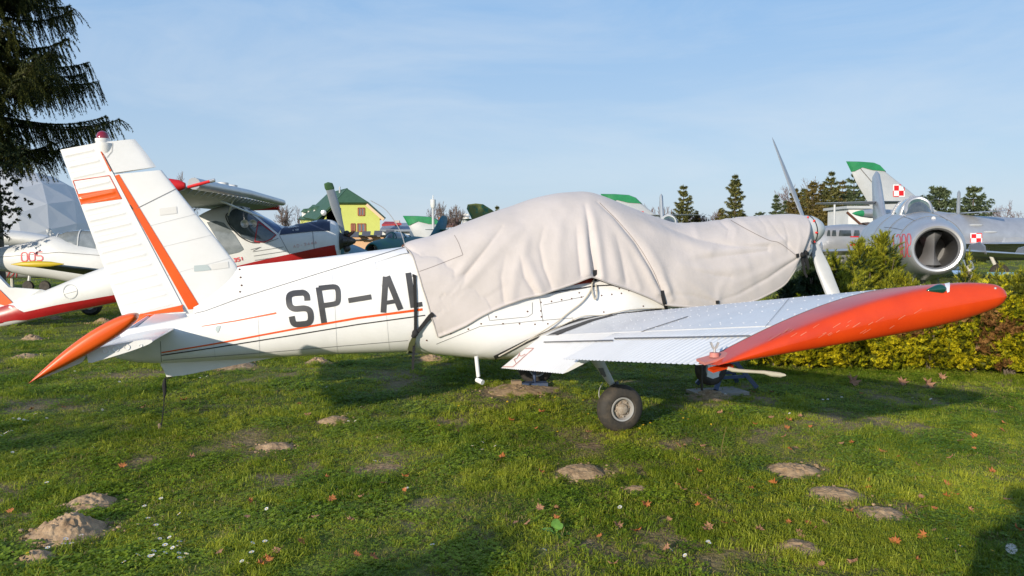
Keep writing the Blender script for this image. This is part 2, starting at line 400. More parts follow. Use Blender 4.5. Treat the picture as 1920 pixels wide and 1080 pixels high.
def ground_material():
    m = D.materials.new('lawn_soil'); m.use_nodes = True; t = m.node_tree; b = t.nodes['Principled BSDF']; n = t.nodes.new; l = t.links.new
    b.inputs['Roughness'].default_value = 0.95; b.inputs['Specular IOR Level'].default_value = 0.2
    tcn = n('ShaderNodeTexCoord')
    def ns(sc, det=5):
        q = n('ShaderNodeTexNoise'); q.inputs['Scale'].default_value = sc; q.inputs['Detail'].default_value = det; l(tcn.outputs['Object'], q.inputs['Vector']); return q
    def ramp(src, p0, p1, c0, c1):
        r = n('ShaderNodeValToRGB'); r.color_ramp.elements[0].position = p0; r.color_ramp.elements[1].position = p1
        r.color_ramp.elements[0].color = (*c0, 1); r.color_ramp.elements[1].color = (*c1, 1); l(src, r.inputs['Fac']); return r.outputs['Color']
    g = ramp(ns(3.5).outputs['Fac'], 0.35, 0.65, (0.055, 0.088, 0.014), (0.12, 0.15, 0.03))
    s = ramp(ns(22).outputs['Fac'], 0.3, 0.7, (0.19, 0.125, 0.072), (0.38, 0.27, 0.165))
    at_ = n('ShaderNodeAttribute'); at_.attribute_name = 'bare'
    mx_ = n('ShaderNodeMix'); mx_.data_type = 'RGBA'; l(at_.outputs['Fac'], mx_.inputs['Factor']); l(g, mx_.inputs['A']); l(s, mx_.inputs['B'])
    l(mx_.outputs['Result'], b.inputs['Base Color'])
    bp = n('ShaderNodeBump'); bp.inputs['Strength'].default_value = 0.8; bp.inputs['Distance'].default_value = 0.03; l(ns(30, 6).outputs['Fac'], bp.inputs['Height']); l(bp.outputs['Normal'], b.inputs['Normal'])
    return m
M['ground'] = ground_material()
def spaced(a, b, n, p): return [a + (b - a) * (k / n) ** p for k in range(n + 1)]
ys = [-60, -30, -12, -4, 0, 1.5] + [2.5 + 0.1 * k for k in range(100)] + [12.5 + 0.5 * k for k in range(30)] + [28, 30, 35, 40, 60, 100, 200, 500, 1500]
xs = [-1500, -300, -80, -30, -15] + [-10 + 0.12 * k for k in range(150)] + [9, 10, 15, 30, 80, 300, 1500]
gv = []; bt = []
for y in ys:
    for x in xs: gv.append((x, y, gz(x, y))); bt.append(bare(x, y) if 2.5 < y < 13 else 0.1)
nx_ = len(xs); gf = [(j * nx_ + i, j * nx_ + i + 1, (j + 1) * nx_ + i + 1, (j + 1) * nx_ + i) for j in range(len(ys) - 1) for i in range(nx_ - 1)]
lawn = fast_mesh('ground', gv, gf, M['ground'], smooth=True); lawn['kind'] = 'structure'; lawn['label'] = 'green lawn with bare soil patches running to the horizon'
ab = lawn.data.attributes.new('bare', 'FLOAT', 'POINT'); ab.data.foreach_set('value', bt)

# ------------------------------------------------------------------ the covered aircraft
A = Frame((0.615, 7.72), math.radians(17)); W = A.W
plane = thing('light_aircraft', 'white low wing light aircraft lettered SP-AL with orange wing tip, parked under a canvas cover', 'aircraft', (0.615, 7.72, 0), math.radians(17))
def ring(u, zt, zb, hw, n=2.6, k=40, zc=None, shear=0.0):
    zc = (zt + zb) / 2 if zc is None else zc; out = []
    for i in range(k):
        a = 2 * math.pi * i / k; c, s = math.cos(a), math.sin(a)
        v = hw * math.copysign(abs(c) ** (2 / n), c); z = zc + (zt - zc if s > 0 else zc - zb) * math.copysign(abs(s) ** (2 / n), s)
        out.append(W(u + shear * (z - zc), v, z))
    return out
FT = [(-4.34, .80), (-4.2, .93), (-3.9, .985), (-3.53, 1.06), (-3.24, 1.145), (-2.5, 1.385), (-1.77, 1.625), (-1.5, 1.64), (-1.3, 1.58), (-1.0, 1.42), (0.9, 1.45), (1.15, 1.68), (1.5, 1.76), (2.0, 1.82), (2.5, 1.86), (2.72, 1.85), (2.79, 1.80)]
FB = [(-4.34, .735), (-4.25, .68), (-4.1, .64), (-3.9, .622), (-3.1, .635), (-2.4, .645), (-1.7, .640), (-0.95, .545), (0.0, .56), (0.8, .66), (1.5, .84), (2.1, 1.05), (2.5, 1.24), (2.72, 1.42), (2.79, 1.50)]
FH = [(-4.34, .02), (-4.2, .07), (-3.9, .115), (-3.53, .17), (-2.5, .335), (-1.77, .45), (-1.0, .55), (0.4, .57), (1.2, .50), (2.0, .41), (2.5, .35), (2.72, .29), (2.79, .22)]
FN = [(-4.34, 2.2), (-3.9, 2.4), (-2.5, 2.7), (-1.7, 2.9), (-.9, 3.4), (0.8, 3.2), (1.3, 2.2), (2.8, 2.1)]
us = [-4.34 + 0.05 * k for k in range(143)]
us = [u for u in us if u < 2.79] + [2.79]
fus = MB(); fus.grid([ring(u, lin(FT, u), lin(FB, u), interp(FH, u), lin(FN, u), 48) for u in us], True, True, True)
fb = fus.bvh()
fus.build('fuselage', M['white'], plane)
# dorsal fairing ahead of the fin
dor = MB(); rows = []
for k in range(31):
    u = -3.62 + (3.62 - 1.74) * k / 30; zt = lin([(-3.62, 1.16), (-3.50, 1.25), (-3.24, 1.473), (-2.52, 1.552), (-1.74, 1.650)], u); b0 = lin(FT, u) - 0.03
    t = max(0, (u + 3.24) / 1.5); ht = 0.018 + 0.10 * t * t; hb = 0.06 + 0.10 * max(0, t)
    r = []
    for i in range(9):
        a = math.pi * i / 8; z = b0 + (zt - b0) * math.sin(a) ** 0.8; q = (z - b0) / max(1e-3, zt - b0)
        hwv = (hb * (1 - q) ** 0.9 + ht * 1.0 * (1 - q ** 6) ** 0.5) if q < 1 else 0
        r.append(W(u, math.copysign(hwv, math.cos(a)) if abs(math.cos(a)) > 1e-6 else 0, z))
    rows.append(r)
dor.grid(rows, False); dor.build('dorsal_fairing', M['white'], plane)
db = dor.bvh()
def panel(A0, A1, B0, B1, tA, tB, bul, n=16, m=10, bead=None, v0=0.0):    # A front edge (bottom, top), B rear edge; in (u,w)
    mb = MB()
    for sgn in (1, -1):
        rows = []
        for j in range(m + 1):
            t = j / m; a = Vector(A0).lerp(Vector(A1), t); b = Vector(B0).lerp(Vector(B1), t); r = []
            for i in range(n + 1):
                s = i / n; p = a.lerp(b, s); th = tA + (tB - tA) * s + bul * math.sin(math.pi * s ** 0.7) if True else 0
                if bead: th += bead(s, t, p)
                r.append(W(p.x, v0 + sgn * th, p.y))
            rows.append(r)
        mb.grid(rows)
    nr = n + 1; o2 = (m + 1) * nr
    for j in range(m):
        for i in (0, n): mb.f.append((j * nr + i, (j + 1) * nr + i, o2 + (j + 1) * nr + i, o2 + j * nr + i)); mb.m.append(0)
    for i in range(n):
        for j in (0, m): mb.f.append((j * nr + i, j * nr + i + 1, o2 + j * nr + i + 1, o2 + j * nr + i)); mb.m.append(0)
    return mb
uw = A.uw
# fin
fin = MB(); rows = []
LEp = cat([uw(388, 592, 0), uw(447, 556, 0), uw(451, 530, 0), uw(447, 505, 0), uw(425, 472, 0), uw(303, 319, 0)], 5)
LEp = LEp[:-1] + [Vector(uw(303, 319, 0))]
HB, HT = Vector(uw(352, 593, 0)), Vector(uw(214, 328, 0))
fsec = []
for k in range(26):
    t = k / 25; hgp = HB.lerp(HT, t)
    zs = [p.y for p in LEp]
    # leading edge point at the matching share of height
    z = LEp[0].y + (LEp[-1].y - LEp[0].y) * t
    for a, b in zip(LEp, LEp[1:]):
        if a.y <= z <= b.y + 1e-6: le = a.lerp(b, (z - a.y) / max(1e-6, b.y - a.y)); break
    fsec.append((le, hgp))
for sgn in (1, -1):
    rows = []
    for le, hgp in fsec:
        r = []
        ch = (le - hgp).length
        for i in range(15):
            s = (i / 14) ** 1.7; p = le.lerp(hgp, s); th = min(0.052, 0.15 * ch) * (1.5 * math.sqrt(s) - 0.85 * s) * 1.05
            r.append(W(p.x, sgn * th, p.y))
        rows.append(r)
    fin.grid(rows)
n_ = 15; o2 = 26 * n_
fin.f += [(25 * n_ + i, 25 * n_ + i + 1, o2 + 25 * n_ + i + 1, o2 + 25 * n_ + i) for i in range(14)] + [(j * n_ + 14, (j + 1) * n_ + 14, o2 + (j + 1) * n_ + 14, o2 + j * n_ + 14) for j in range(25)]
fin.m += [0] * 39
fin.build('fin', M['white'], plane); finb = fin.bvh()
# rudder with pressed beads
def bead(s, t, p):
    e = 0.14 + 0.0 * t
    if s < e or s > 0.97: return 0
    z = p.y - 0.25 * (p.x + 4.3); ph = (z / 0.098) % 1.0
    f = min(1, (s - e) / 0.05) * min(1, (0.97 - s) / 0.03)
    return f * (0.0065 * math.exp(-((ph - 0.5) / 0.13) ** 2) + 0.0016 * math.exp(-((ph - 0.02) / 0.03) ** 2) + 0.0016 * math.exp(-((ph - 0.98) / 0.03) ** 2))
RB, RT = Vector(uw(350, 586, 0)), Vector(uw(184, 269, 0))
rud = panel(RB, RT, uw(229, 592, 0), uw(113, 281, 0), 0.044, 0.004, 0.0, 44, 260, bead)
rud.build('rudder', M['white'], plane, angle=60); rudb = rud.bvh()
horn = MB(); Hs = [(uw(216, 325, 0), uw(293, 313, 0)), (uw(200, 295, 0), uw(275, 288, 0)), (uw(184, 269, 0), uw(253, 261, 0))]
for sgn in (1, -1):
    rows = []
    for a, b in Hs:
        a = Vector(a); b = Vector(b); rows.append([W(*((lambda q: (q.x, sgn * 0.046 * (math.sqrt(max(0, 1 - (i / 12)))) ** 0.8, q.y))(a.lerp(b, i / 12)))) for i in range(13)])
    horn.grid(rows)
o2 = 39
horn.f += [(26 + i, 27 + i, 26 + i + 1 + o2, 26 + i + o2) for i in range(12)] + [(i, i + 1, i + 1 + o2, i + o2) for i in range(12)] + [(13 * j, 13 * j + 13, 13 * j + 13 + o2, 13 * j + o2) for j in range(2)]
horn.m += [0] * 26
ho = horn.build('rudder_horn', M['white'], plane); hornb = horn.bvh()
# beacon
bp_ = A.side(193, 266, 0); bz = bp_.z
bc = MB(); bc.lathe(bp_ + Vector((0, 0, -0.10)), (0, 0, 1), [(.07, .0), (0.085, .045), (.10, .058), (.115, .060), (.125, .060), (.128, .05)], 24, False, True); b_ = bc.build('beacon_base', M['white'], plane)
bl = MB(); bl.lathe(bp_ + Vector((0, 0, 0.028)), (0, 0, 1), [(0, .05), (.02, .05), (.045, .042), (.06, .025), (.066, 0.001)], 20); bl.build('beacon_lens', M['redlens'], b_)
dr = MB(); q = A.side(196, 272, 0.0)
rows = []
for k in range(13):
    t = k / 12; zc = q.z + 0.015 - 0.15 * t; r = 0.072 * (1 - t ** 1.5) ** .8; uu = (q - A.O).dot(A.U) + 0.02 * t
    rows.append([W(uu + r * math.cos(a), r * 1.02 * math.sin(a), zc) for a in [2 * math.pi * j / 20 for j in range(20)]])
dr.grid(rows, True, True, True); dr.build('beacon_fairing', M['white'], b_)
# tailplane, elevator and its orange tip, both sides
for sg in (1, -1):
    sb = MB(); rows = []
    for k in range(15):
        t = k / 14; v = 0.08 + 1.27 * t; le = -3.775 + 0.02 * t; te = -4.18; zc0 = 0.838 + 0.045 * t
        sec = []
        if k == 14: pass
        for i in range(25):
            a = 2 * math.pi * i / 24; s = 0.5 - 0.5 * math.cos(a); th = 0.052 * (1.45 * math.sqrt(s) - 0.45 * s) if math.sin(a) >= 0 else -0.045 * (1.45 * math.sqrt(s) - 0.45 * s)
            u = le + (te - le) * s; z = zc0 + 0.10 * (u - te) / 0.42 + th * (0.8 if s > .98 else 1)
            sec.append(W(u, sg * v, z))
        rows.append(sec[:-1])
    sb.grid(rows, True, True, True); sbo = sb.build('tailplane', M['white'], plane, angle=35)
    if sg == 1:
        for px, py, rr in ((198, 657, 5.5), (217, 654, 6), (238, 651, 5.5), (264, 648, 3)):
            rb = MB(); c = A.side(px, py, 1.351); rb.lathe(c, A.V, [(0, rr / F * 5.6), (.004, rr / F * 5.2), (.004, rr / F * 4), (.001, rr / F * 3.6)], 18, False, True)
            rb.build('rib_cap', M['white'], sbo)
    el = MB(); rows = []
    for v in (0.14, 1.34):
        sec = []
        for i in range(24):
            a = 2 * math.pi * i / 24; s = 0.5 - 0.5 * math.cos(a); th = math.copysign(1, math.sin(a)) * (0.042 * (1 - s) ** 0.8 * min(1, s * 12) ** .5 + .002)
            u = -4.19 - 0.29 * s; z = 0.89 - 0.155 * s + th + 0.02 * (v - .7)
            sec.append(W(u, sg * v, z))
        rows.append(sec)
    el.grid(rows, True, True, True); el.build('elevator', M['white'], plane)
    # tip: a long lens
    tp = MB(); LEt = Vector(uw(257, 590, 1.42)); TEt = Vector(uw(54, 719, 1.42)); dlt = (TEt - LEt); nn = Vector((-dlt.y, dlt.x)).normalized(); 
    if nn.y < 0: nn = -nn
    rows = []
    for vv, sc in ((1.325, .25), (1.33, .85), (1.36, 1.0), (1.41, .98), (1.44, .9), (1.46, .7), (1.468, .4), (1.47, .05)):
        sec = []
        for i in range(48):
            a = 2 * math.pi * i / 48; s = 0.5 - 0.5 * math.cos(a)
            th = 0.072 * (2.0 * math.sqrt(s) * (1 - s) ** 1.0) * 1.15 + .0
            th = math.copysign(th, math.sin(a)) * sc
            c = LEt.lerp(TEt, 0.0 + (s - .0) * 1.0); c = LEt.lerp(TEt, 0.5 + (s - .5) * (0.93 + .07 * sc)); p = c + nn * (th + 0.012 * math.sin(math.pi * s))
            sec.append(W(p.x, sg * vv, p.y))
        rows.append(sec)
    tp.grid(rows, True, True, True); tp.build('elevator_tip', M['orange'], plane, angle=50)
# ventral fin
vf = MB(); vp = [uw(302, 676, 0), uw(302, 684, 0), uw(307, 692, 0), uw(313, 706, 0), uw(345, 703, 0), uw(440, 684, 0), uw(522, 668, 0), uw(522, 655, 0), uw(400, 655, 0)]
vf.prism([W(a, -0.022, b) for a, b in vp], A.V * 0.044); vf.build('ventral_fin', M['white'], plane, smooth=False)

# ---- wings
def wing_ref(v): return 0.46 - 0.015 * v, 0.658 + (v - 0.7) * 0.135
def naca(s): return 5 * 0.155 * (0.2969 * math.sqrt(s) - 0.126 * s - 0.3516 * s * s + 0.2843 * s ** 3 - 0.1036 * s ** 4)
def wpt(s, up, v, droop=0.0, hs=0.715, tsc=1.0):
    le, tz = wing_ref(v); ch = le + 0.97; u = le - ch * s; z = tz + ch * (1 - s) * 0.20 + 0.02 * ch * math.sin(math.pi * s) + up * naca(s) * ch * (1.0 if up > 0 else 0.85) * tsc
    if droop and s > hs:
        uh = le - ch * hs; zh = tz + ch * (1 - hs) * 0.2; du, dz = u - uh, z - zh; c, q = math.cos(droop), math.sin(droop)
        u = uh + du * c + dz * q * 0; z = zh + dz * c + du * q
    return u, z
def wing(sg):
    v0, v1 = 0.50, 4.10
    mb = MB(); rows = []
    for k in range(25):
        v = v0 + (v1 - v0) * k / 24; sec = []
        for i in range(30): s = 0.70 * (1 - (i / 29)) ** 1.0; s = 0.70 * (s / 0.70) ** 1.6; sec.append((s, 1))
        for i in range(1, 24): s = 0.70 * (i / 23) ** 1.6; sec.append((s, -1))
        rows.append([W(wpt(s, up, v)[0], sg * v, wpt(s, up, v)[1]) for s, up in sec])
    mb.grid(rows, True, True, True); o = mb.build('wing', M['wingtop'], plane, angle=30)
    if sg == 1: wing.b = mb.bvh()
    def surf(name, va, vb, droop):
        q = MB(); rows = []; nv = int((vb - va) / 0.0070)
        for k in range(nv + 1):
            v = va + (vb - va) * k / nv; ph = (v / 0.056) % 1; rg = 0.0050 * math.exp(-((ph - .5) / .16) ** 2) - 0.0008
            sec = []
            for i in range(12):
                s = 0.715 + 0.285 * i / 11; f = 0 if i in (0, 1) else min(1, (i - 1) / 1.0) * (1 if i < 11 else .9)
                u, z = wpt(s, 1, v, droop); sec.append(W(u, sg * v, z + rg * f + 0.002))
            for i in range(10, -1, -1):
                s = 0.715 + 0.285 * i / 11; u, z = wpt(s, -1, v, droop); sec.append(W(u, sg * v, z + rg * .5 - 0.002))
            rows.append(sec)
        q.grid(rows, True, True, True); oo = q.build(name, M['white'], plane, angle=50)
        return oo, q
    fl, flb = surf('flap', 0.66, 2.26, -0.30 * -1 if False else 0.30); al, alb = surf('aileron', 2.30, 4.09, 0.02)
    if sg == 1:
        wing.fl = flb.bvh(); wing.al = alb.bvh(); vv_, ff_ = [], []
        for m_ in (mb, flb, alb): o_ = len(vv_); vv_ += [Vector(p) for p in m_.v]; ff_ += [tuple(i + o_ for i in f) for f in m_.f]
        wing.all = BVHTree.FromPolygons(vv_, ff_)
    # tip: continues the section, ends in a raked blunt face
    tb = MB(); rows = []
    prof = [(0, 1), (.3, 1), (.6, .99), (.8, .965), (.90, .92), (.96, .84), (1.0, .68), (1.035, .45), (1.05, .2), (1.055, 0.02)]
    for a, sc in prof:
        sec = []
        for i in range(40): sec.append(((1 - i / 39) ** 1.5, 1))
        for i in range(1, 39): sec.append(((i / 39) ** 1.5, -1))
        r = []
        for s, up in sec:
            ve = 4.59 - 0.33 * s ** 1.1 - 0.09 * max(0, (0.07 - s) / 0.07) ** 2; v = 4.103 + (ve - 4.103) * a; v_ = min(v, 4.6)
            le, tz = wing_ref(v_); ch = le + 0.97
            u, z = wpt(s, up, v_); cz = tz + ch * (1 - s) * .2 + 0.02 * ch * math.sin(math.pi * s)
            r.append(W(u, sg * v, cz + (z - cz) * sc * (1.06 if a > 0 else 1) - .004 * (a > 0)))
        rows.append(r)
    tb.grid(rows, True, True, True); to = tb.build('wing_tip', M['redor'], plane, angle=45)
    if sg == 1: wing.t = tb.bvh(); wing.to = to; wing.o = o
wing(1); wing(-1)
# nav light; the hinge gap shade is painted further down as dark strips
nl = MB(); p0 = hit(wing.t, 1772, 541, 0.0); p1 = hit(wing.t, 1736, 545, 0.0); ax = (p1 - p0).normalized(); out_ = A.V
rows = []
for k in range(13):
    t = k / 12; r = 0.024 * math.sqrt(max(0, 1 - (1 - t * 3.2) ** 2)) if t < .31 else 0.024 * (1 - (t - .31) / .69) ** .7
    a1 = out_; a2 = ax.cross(a1).normalized()
    rows.append([p0.lerp(p1, t) + a1 * (r * 1.1 * math.cos(q)) + a2 * (r * math.sin(q)) for q in [2 * math.pi * j / 14 for j in range(14)]])
nl.grid(rows, True, True, True); nl.build('navigation_light', M['greenlens'], plane)
tpb = MB(); ruled(tpb, wing.t, [(1771, 534), (1781, 532)], [(1775, 550), (1779, 548)], 3, 3, .006); tpb.build('tape_patch', M['wingtop'], wing.to)

# ---- undercarriage
def wheel(c, axv, name, par, r=0.215, wd=0.075):
    t = MB(); t.lathe(c, axv, [(-wd * .8, r * .50), (-wd, r * .58), (-wd * 1.0, r * .72), (-wd * .82, r * .88), (-wd * .45, r * .975), (0, r), (wd * .45, r * .975), (wd * .82, r * .88), (wd, r * .72), (wd, r * .58), (wd * .8, r * .50)], 48)
    to = t.build(name, M['tyre'], par)
    q = MB(); q.lathe(c, axv, [(-wd * .8, r * .50), (-wd * .92, r * .49), (-wd * .9, r * .44), (-wd * .5, r * .40), (wd * .5, r * .40), (wd * .9, r * .44), (wd * .94, r * .49), (wd * .8, r * .51)], 40); q.build('rim', M['rim'], to)
    h = MB(); h.lathe(c, axv, [(wd * .30, r * .40), (wd * .45, r * .34), (wd * .5, r * .24), (wd * .85, r * .22), (wd * .95, r * .17), (wd * .97, 0.001)], 24)
    a = axv.orthogonal().normalized(); b = axv.cross(a)
    for k in range(8):
        an = k * math.pi / 4 + .2; h.lathe(c + (a * math.cos(an) + b * math.sin(an)) * r * .31 + axv * wd * .45, axv, [(0, .009), (.014, .009), (.014, .001)], 6)
    h.build('hub', M['hub'], to)
    d = MB(); d.lathe(c, axv, [(-wd * .5, 0.001), (-wd * .5, r * .40)], 16); d.build('wheel_disc', M['hub'], to)
    return to
WC = A.W(0.01, 1.165, 0.212); wheel(WC, A.V, 'main_wheel', plane)
lg = MB()
def leg(pts, wu, wv):                 # tapered flat leg: list of points with half widths along U and V
    rows = []
    for p, a, b in zip(pts, wu, wv): rows.append([p + A.U * (a * math.cos(t)) + A.V * (b * math.sin(t)) for t in [math.pi / 12 + math.pi * 2 * k / 12 for k in range(12)]])
    return rows
LT = A.side(1120, 676, 1.0); LB = A.side(1153, 730, 1.07)
lg.grid(leg([LT, LT.lerp(LB, .55), LB], [.065, .045, .032], [.022, .02, .018]), True, True, True)
lg.tube([LB + Vector((0, 0, .02)), W(-.02, 1.06, .33), W(0.0, 1.06, .212)], [.026, .026, .02], 10); lg.tube([W(0, 1.05, .212), W(0, 1.15, .212)], .022, 10)
lo = lg.build('main_leg', M['strut'], plane)
q = MB(); q.lathe(LB + Vector((0, 0, .035)), (LT - LB), [(0, .030), (.0, .044), (.022, .044), (.022, .03)], 14); q.build('leg_boot', M['black'], lo)
q = MB(); q.tube(cat([A.side(1130, 718, 1.06), A.side(1124, 730, 1.1), A.side(1123, 742, 1.12), A.side(1126, 752, 1.12)], 4), .004, 6); q.build('brake_hose', M['rim'], lo)
q = MB(); ab_ = lg.bvh(); ruled(q, ab_, [(1121, 690), (1131, 690)], [(1130, 708), (1137, 706)], 3, 4, .003); q.build('instruction_plate', M['line'], lo)
WC2 = A.W(0.01, -1.165, 0.212); wheel(WC2, A.V, 'main_wheel', plane)
l2 = MB(); l2.grid(leg([W(-.12, -1.0, .70), W(-.02, -1.07, .42), W(0, -1.1, .35)], [.06, .04, .03], [.022, .02, .018]), True, True, True); l2.tube([W(0, -1.06, .36), W(0, -1.06, .212), W(0, -1.12, .212)], .024, 10); l2.build('main_leg', M['strut'], plane)
NWC = A.W(1.66, 0, 0.30); wheel(NWC, A.V, 'nose_wheel', plane, .19, .06)
l3 = MB(); l3.tube([W(1.78, 0, 1.0), W(1.70, 0, .54)], .03, 12); l3.tube([W(1.70, .085, .52), W(1.66, .085, .30)], .018, 8); l3.tube([W(1.70, -.085, .52), W(1.66, -.085, .30)], .018, 8); l3.box(W(1.70, 0, .53), .03, .1, .025, Matrix.Rotation(A.psi, 3, 'Z')); l3.build('nose_leg', M['strut'], plane)
q = MB(); q.prism([A.side(1327, 684, .25), A.side(1347, 684, .25), A.side(1347, 706, .25), A.side(1336, 710, .25), A.side(1325, 706, .25)], A.V * .012); q.build('gear_door', M['white'], plane, smooth=False)
# boarding step
q = MB(); q.tube([A.side(893, 668, .45), A.side(897, 706, .45)], .019, 10); q.tube([A.side(894.5, 712, .45) , A.side(905, 717, .52)], .024, 12); q.build('boarding_step', M['white'], plane)
q = MB(); q.tube([A.side(1315, 684, 1.2), A.side(1316, 732, 1.2)], .012, 8); q.build('support_rod', M['black'], plane)

# ---- propeller, spinner
HC = W(2.90, 0, 1.832); AX = (A.U + Vector((0, 0, .12))).normalized()
sp = MB(); sp.lathe(HC, AX, [(-.115, .145), (-.11, .175), (0.0, .172), (.05, .158), (.10, .133), (.15, .098), (.185, .06), (.205, .025), (.21, .001)], 32)
spo = sp.build('spinner', M['spin'], plane, angle=50)
q = MB(); q.lathe(HC, AX, [(-.02, .1735), (-.02, .1770), (-.008, .1765), (-.008, .172)], 32); q.build('spinner_seam', M['black'], spo)
spb = sp.bvh(); 
for px, py in ((1514, 405), (1526, 415), (1530, 436), (1526, 455)):
    h = hit(spb, min(px, 1530), py + (4 if py < 410 else -3 if py > 450 else 0), 0.0)
    if h:
        q = MB(); q.lathe(h, (h - HC - AX * (h - HC).dot(AX)), [(0, .012), (.012, .011), (.022, .007), (.028, .001)], 10); q.build('plug', M['redplug'], spo)
def onplane(px, py, c, n): r = ray(px, py); o = Vector((0, 0, CH)); t = (c - o).dot(n) / r.dot(n); return o + r * t
TP = onplane(1448, 258, HC, AX); BD = (TP - HC).normalized(); BL = (TP - HC).length
for sg in (1, -1):
    bd = MB(); tg = AX.cross(BD * sg).normalized(); rows = []
    for k in range(19):
        t = 0.10 + 0.90 * k / 18
        ch = interp([(0.1, .045), (.2, .055), (.4, .075), (.65, .074), (.9, .055), (.98, .04), (1.0, .012)], t); be = -math.radians(interp([(.1, 62), (.4, 58), (1, 46)], t))
        cdn = tg * math.cos(be) + AX * math.sin(be); nr = cdn.cross(BD * sg).normalized(); th = 0.16 * ch
        c = HC + BD * sg * BL * t
        rows.append([c + cdn * (ch * math.cos(a)) + nr * (th * math.sin(a)) for a in [2 * math.pi * j / 16 for j in range(16)]])
    bd.grid(rows, True, True, True); bd.build('propeller_blade', M['blade'], plane, angle=60)
# gaps in the cowl under the cover
q = MB(); ruled(q, fb, [(1440, 556), (1472, 541), (1488, 526)], [(1444, 548), (1470, 534), (1480, 524)], 8, 3, .004); q.build('cowl_vent', M['dark'], plane)
# ---- markings
q = MB(); q.mi = 0
ruled(q, finb, [(214, 330), (353, 580)], [(223, 327), (377, 578)], 30, 3); 
strip(q, rudb, [(189, 284), (199, 302), (211, 324)], lambda t: 1.5 + 5 * t)
q.build('fin_stripe', M['orange'], plane)
q = MB(); ruled(q, rudb, [(262, 588.5), (350, 570)], [(262, 590.5), (354, 583)], 20, 3, .012); q.build('rudder_base_stripe', M['orange'], plane)
q = MB(); ruled(q, rudb, [(146, 364), (217, 353)], [(153, 383), (228, 373)], 40, 40, .0045); q.build('rudder_band', M['orange'], plane)
q = MB(); strip(q, rudb, [(153, 384), (137, 339), (205, 329), (228, 373)], 1.3, .0045, 2); q.build('rudder_outline', M['redor'], plane)
def each(name, m_, jobs, par=None):
    for bv, P_, wd_, of in jobs:
        q = MB(); strip(q, bv, P_, wd_, of)
        if q.f: q.build(name, m_, par or plane)
jobs = []
for P_ in ([(300, 603), (385, 583), (447, 560), (600, 512), (758, 464)],): jobs.append((BVHTree.FromPolygons([Vector(v) for v in fus.v + dor.v], fus.f + [tuple(i + len(fus.v) for i in f) for f in dor.f]), P_, 1.0, .004))
jobs.append((fb, [(301, 640), (302, 662), (303, 682)], 1.0, .004)); jobs.append((fb, [(306, 675), (480, 662), (620, 650), (765, 638)], .8, .004))
jobs.append((finb, [(250, 394), (330, 354)], 1.0, .004)); jobs.append((finb, [(447, 505), (450, 540), (432, 560)], .8, .004))
jobs.append((hornb, [(183, 271), (190, 290), (200, 296), (210, 284), (211, 268)], .8, .004))
for P_ in ([(915, 590), (918, 601), (990, 594), (998, 588), (998, 567)], [(1012, 560), (1018, 603)], [(1010, 553), (1055, 548), (1100, 540)], [(818, 645), (900, 612), (1000, 602), (1075, 596)], [(1018, 572), (1095, 556)]): jobs.append((fb, P_, .9, .003))
jobs.append((wing.b, [(1290, 594), (1170, 633)], 1.0, .004)); jobs.append((wing.b, [(1480, 560), (1420, 632)], .6, .004))
for P_ in ([(1020, 642.5), (1085, 641), (1150, 639.5)], [(1152, 636), (1290, 634), (1434, 631)]): jobs.append((wing.all, P_, 2.4, .007))  # dark strips paint the shade along the flap and aileron hinge gap
each('panel_line', M['line'], jobs); jobs = []
for P_ in ([(480, 508), (484, 600), (487, 668)], [(620, 492), (628, 580), (632, 662)], [(560, 545), (700, 505), (765, 490)], [(400, 640), (404, 672)], [(700, 480), (722, 560), (730, 660)]): jobs.append((fb, P_, .8, .003))
for P_ in ([(255, 430), (430, 385)], [(275, 470), (440, 430)], [(300, 520), (446, 480)]): jobs.append((finb, P_, .8, .003))
each('panel_joint', M['fline'], jobs)
q = MB()
for k in range(26):
    x = random.uniform(1430, 1720); t = (x - 1430) / 290; y = 640 - 30 * t + random.uniform(-16, 10) - 8 * t; L_ = random.uniform(6, 16); strip(q, wing.t, [(x, y), (x + L_, y - L_ * .62)], random.uniform(.5, 1.1), .0025, 4)
q.build('scratches', mat('scratched_paint', (.62, .20, .12), .6), wing.to, stuff=True)
q = MB(); q.tube([W(wpt(k / 30, 1, 4.1)[0], 4.10, wpt(k / 30, 1, 4.1)[1]) for k in range(31)], .0022, 4); q.build('tip_joint', M['line'], wing.to)
for px, py in ((1866, 541),):
    h = hit(wing.t, px, py, .001)
    if h: q = MB(); q.ball(h, .006, n=5); q.build('screw', M['rim'], wing.to)
q = MB()
# orange and black side stripes
strip(q, fb, [(303, 661), (400, 645), (545, 618), (672, 596), (792, 580)], lambda t: 2.2 + 2.3 * t, .004); strip(q, fb, [(378, 612), (440, 602), (518, 587)], lambda t: 1 + 2.4 * t, .004); q.build('side_stripe', M['orange'], plane)
q = MB(); strip(q, fb, [(303, 666), (400, 652), (545, 629), (672, 608), (797, 591)], 2.0, .004); strip(q, fb, [(860, 563), (1000, 553), (1120, 536), (1210, 532)], 2.2, .004); q.build('side_pinstripe', M['black'], plane)
q = MB(); ruled(q, fb, [(1058, 533), (1112, 521)], [(1066, 536), (1112, 530)], 8, 2, .006); q.build('canopy_rail', mat('rail_red', (0.42, 0.06, 0.03), 0.5), plane)
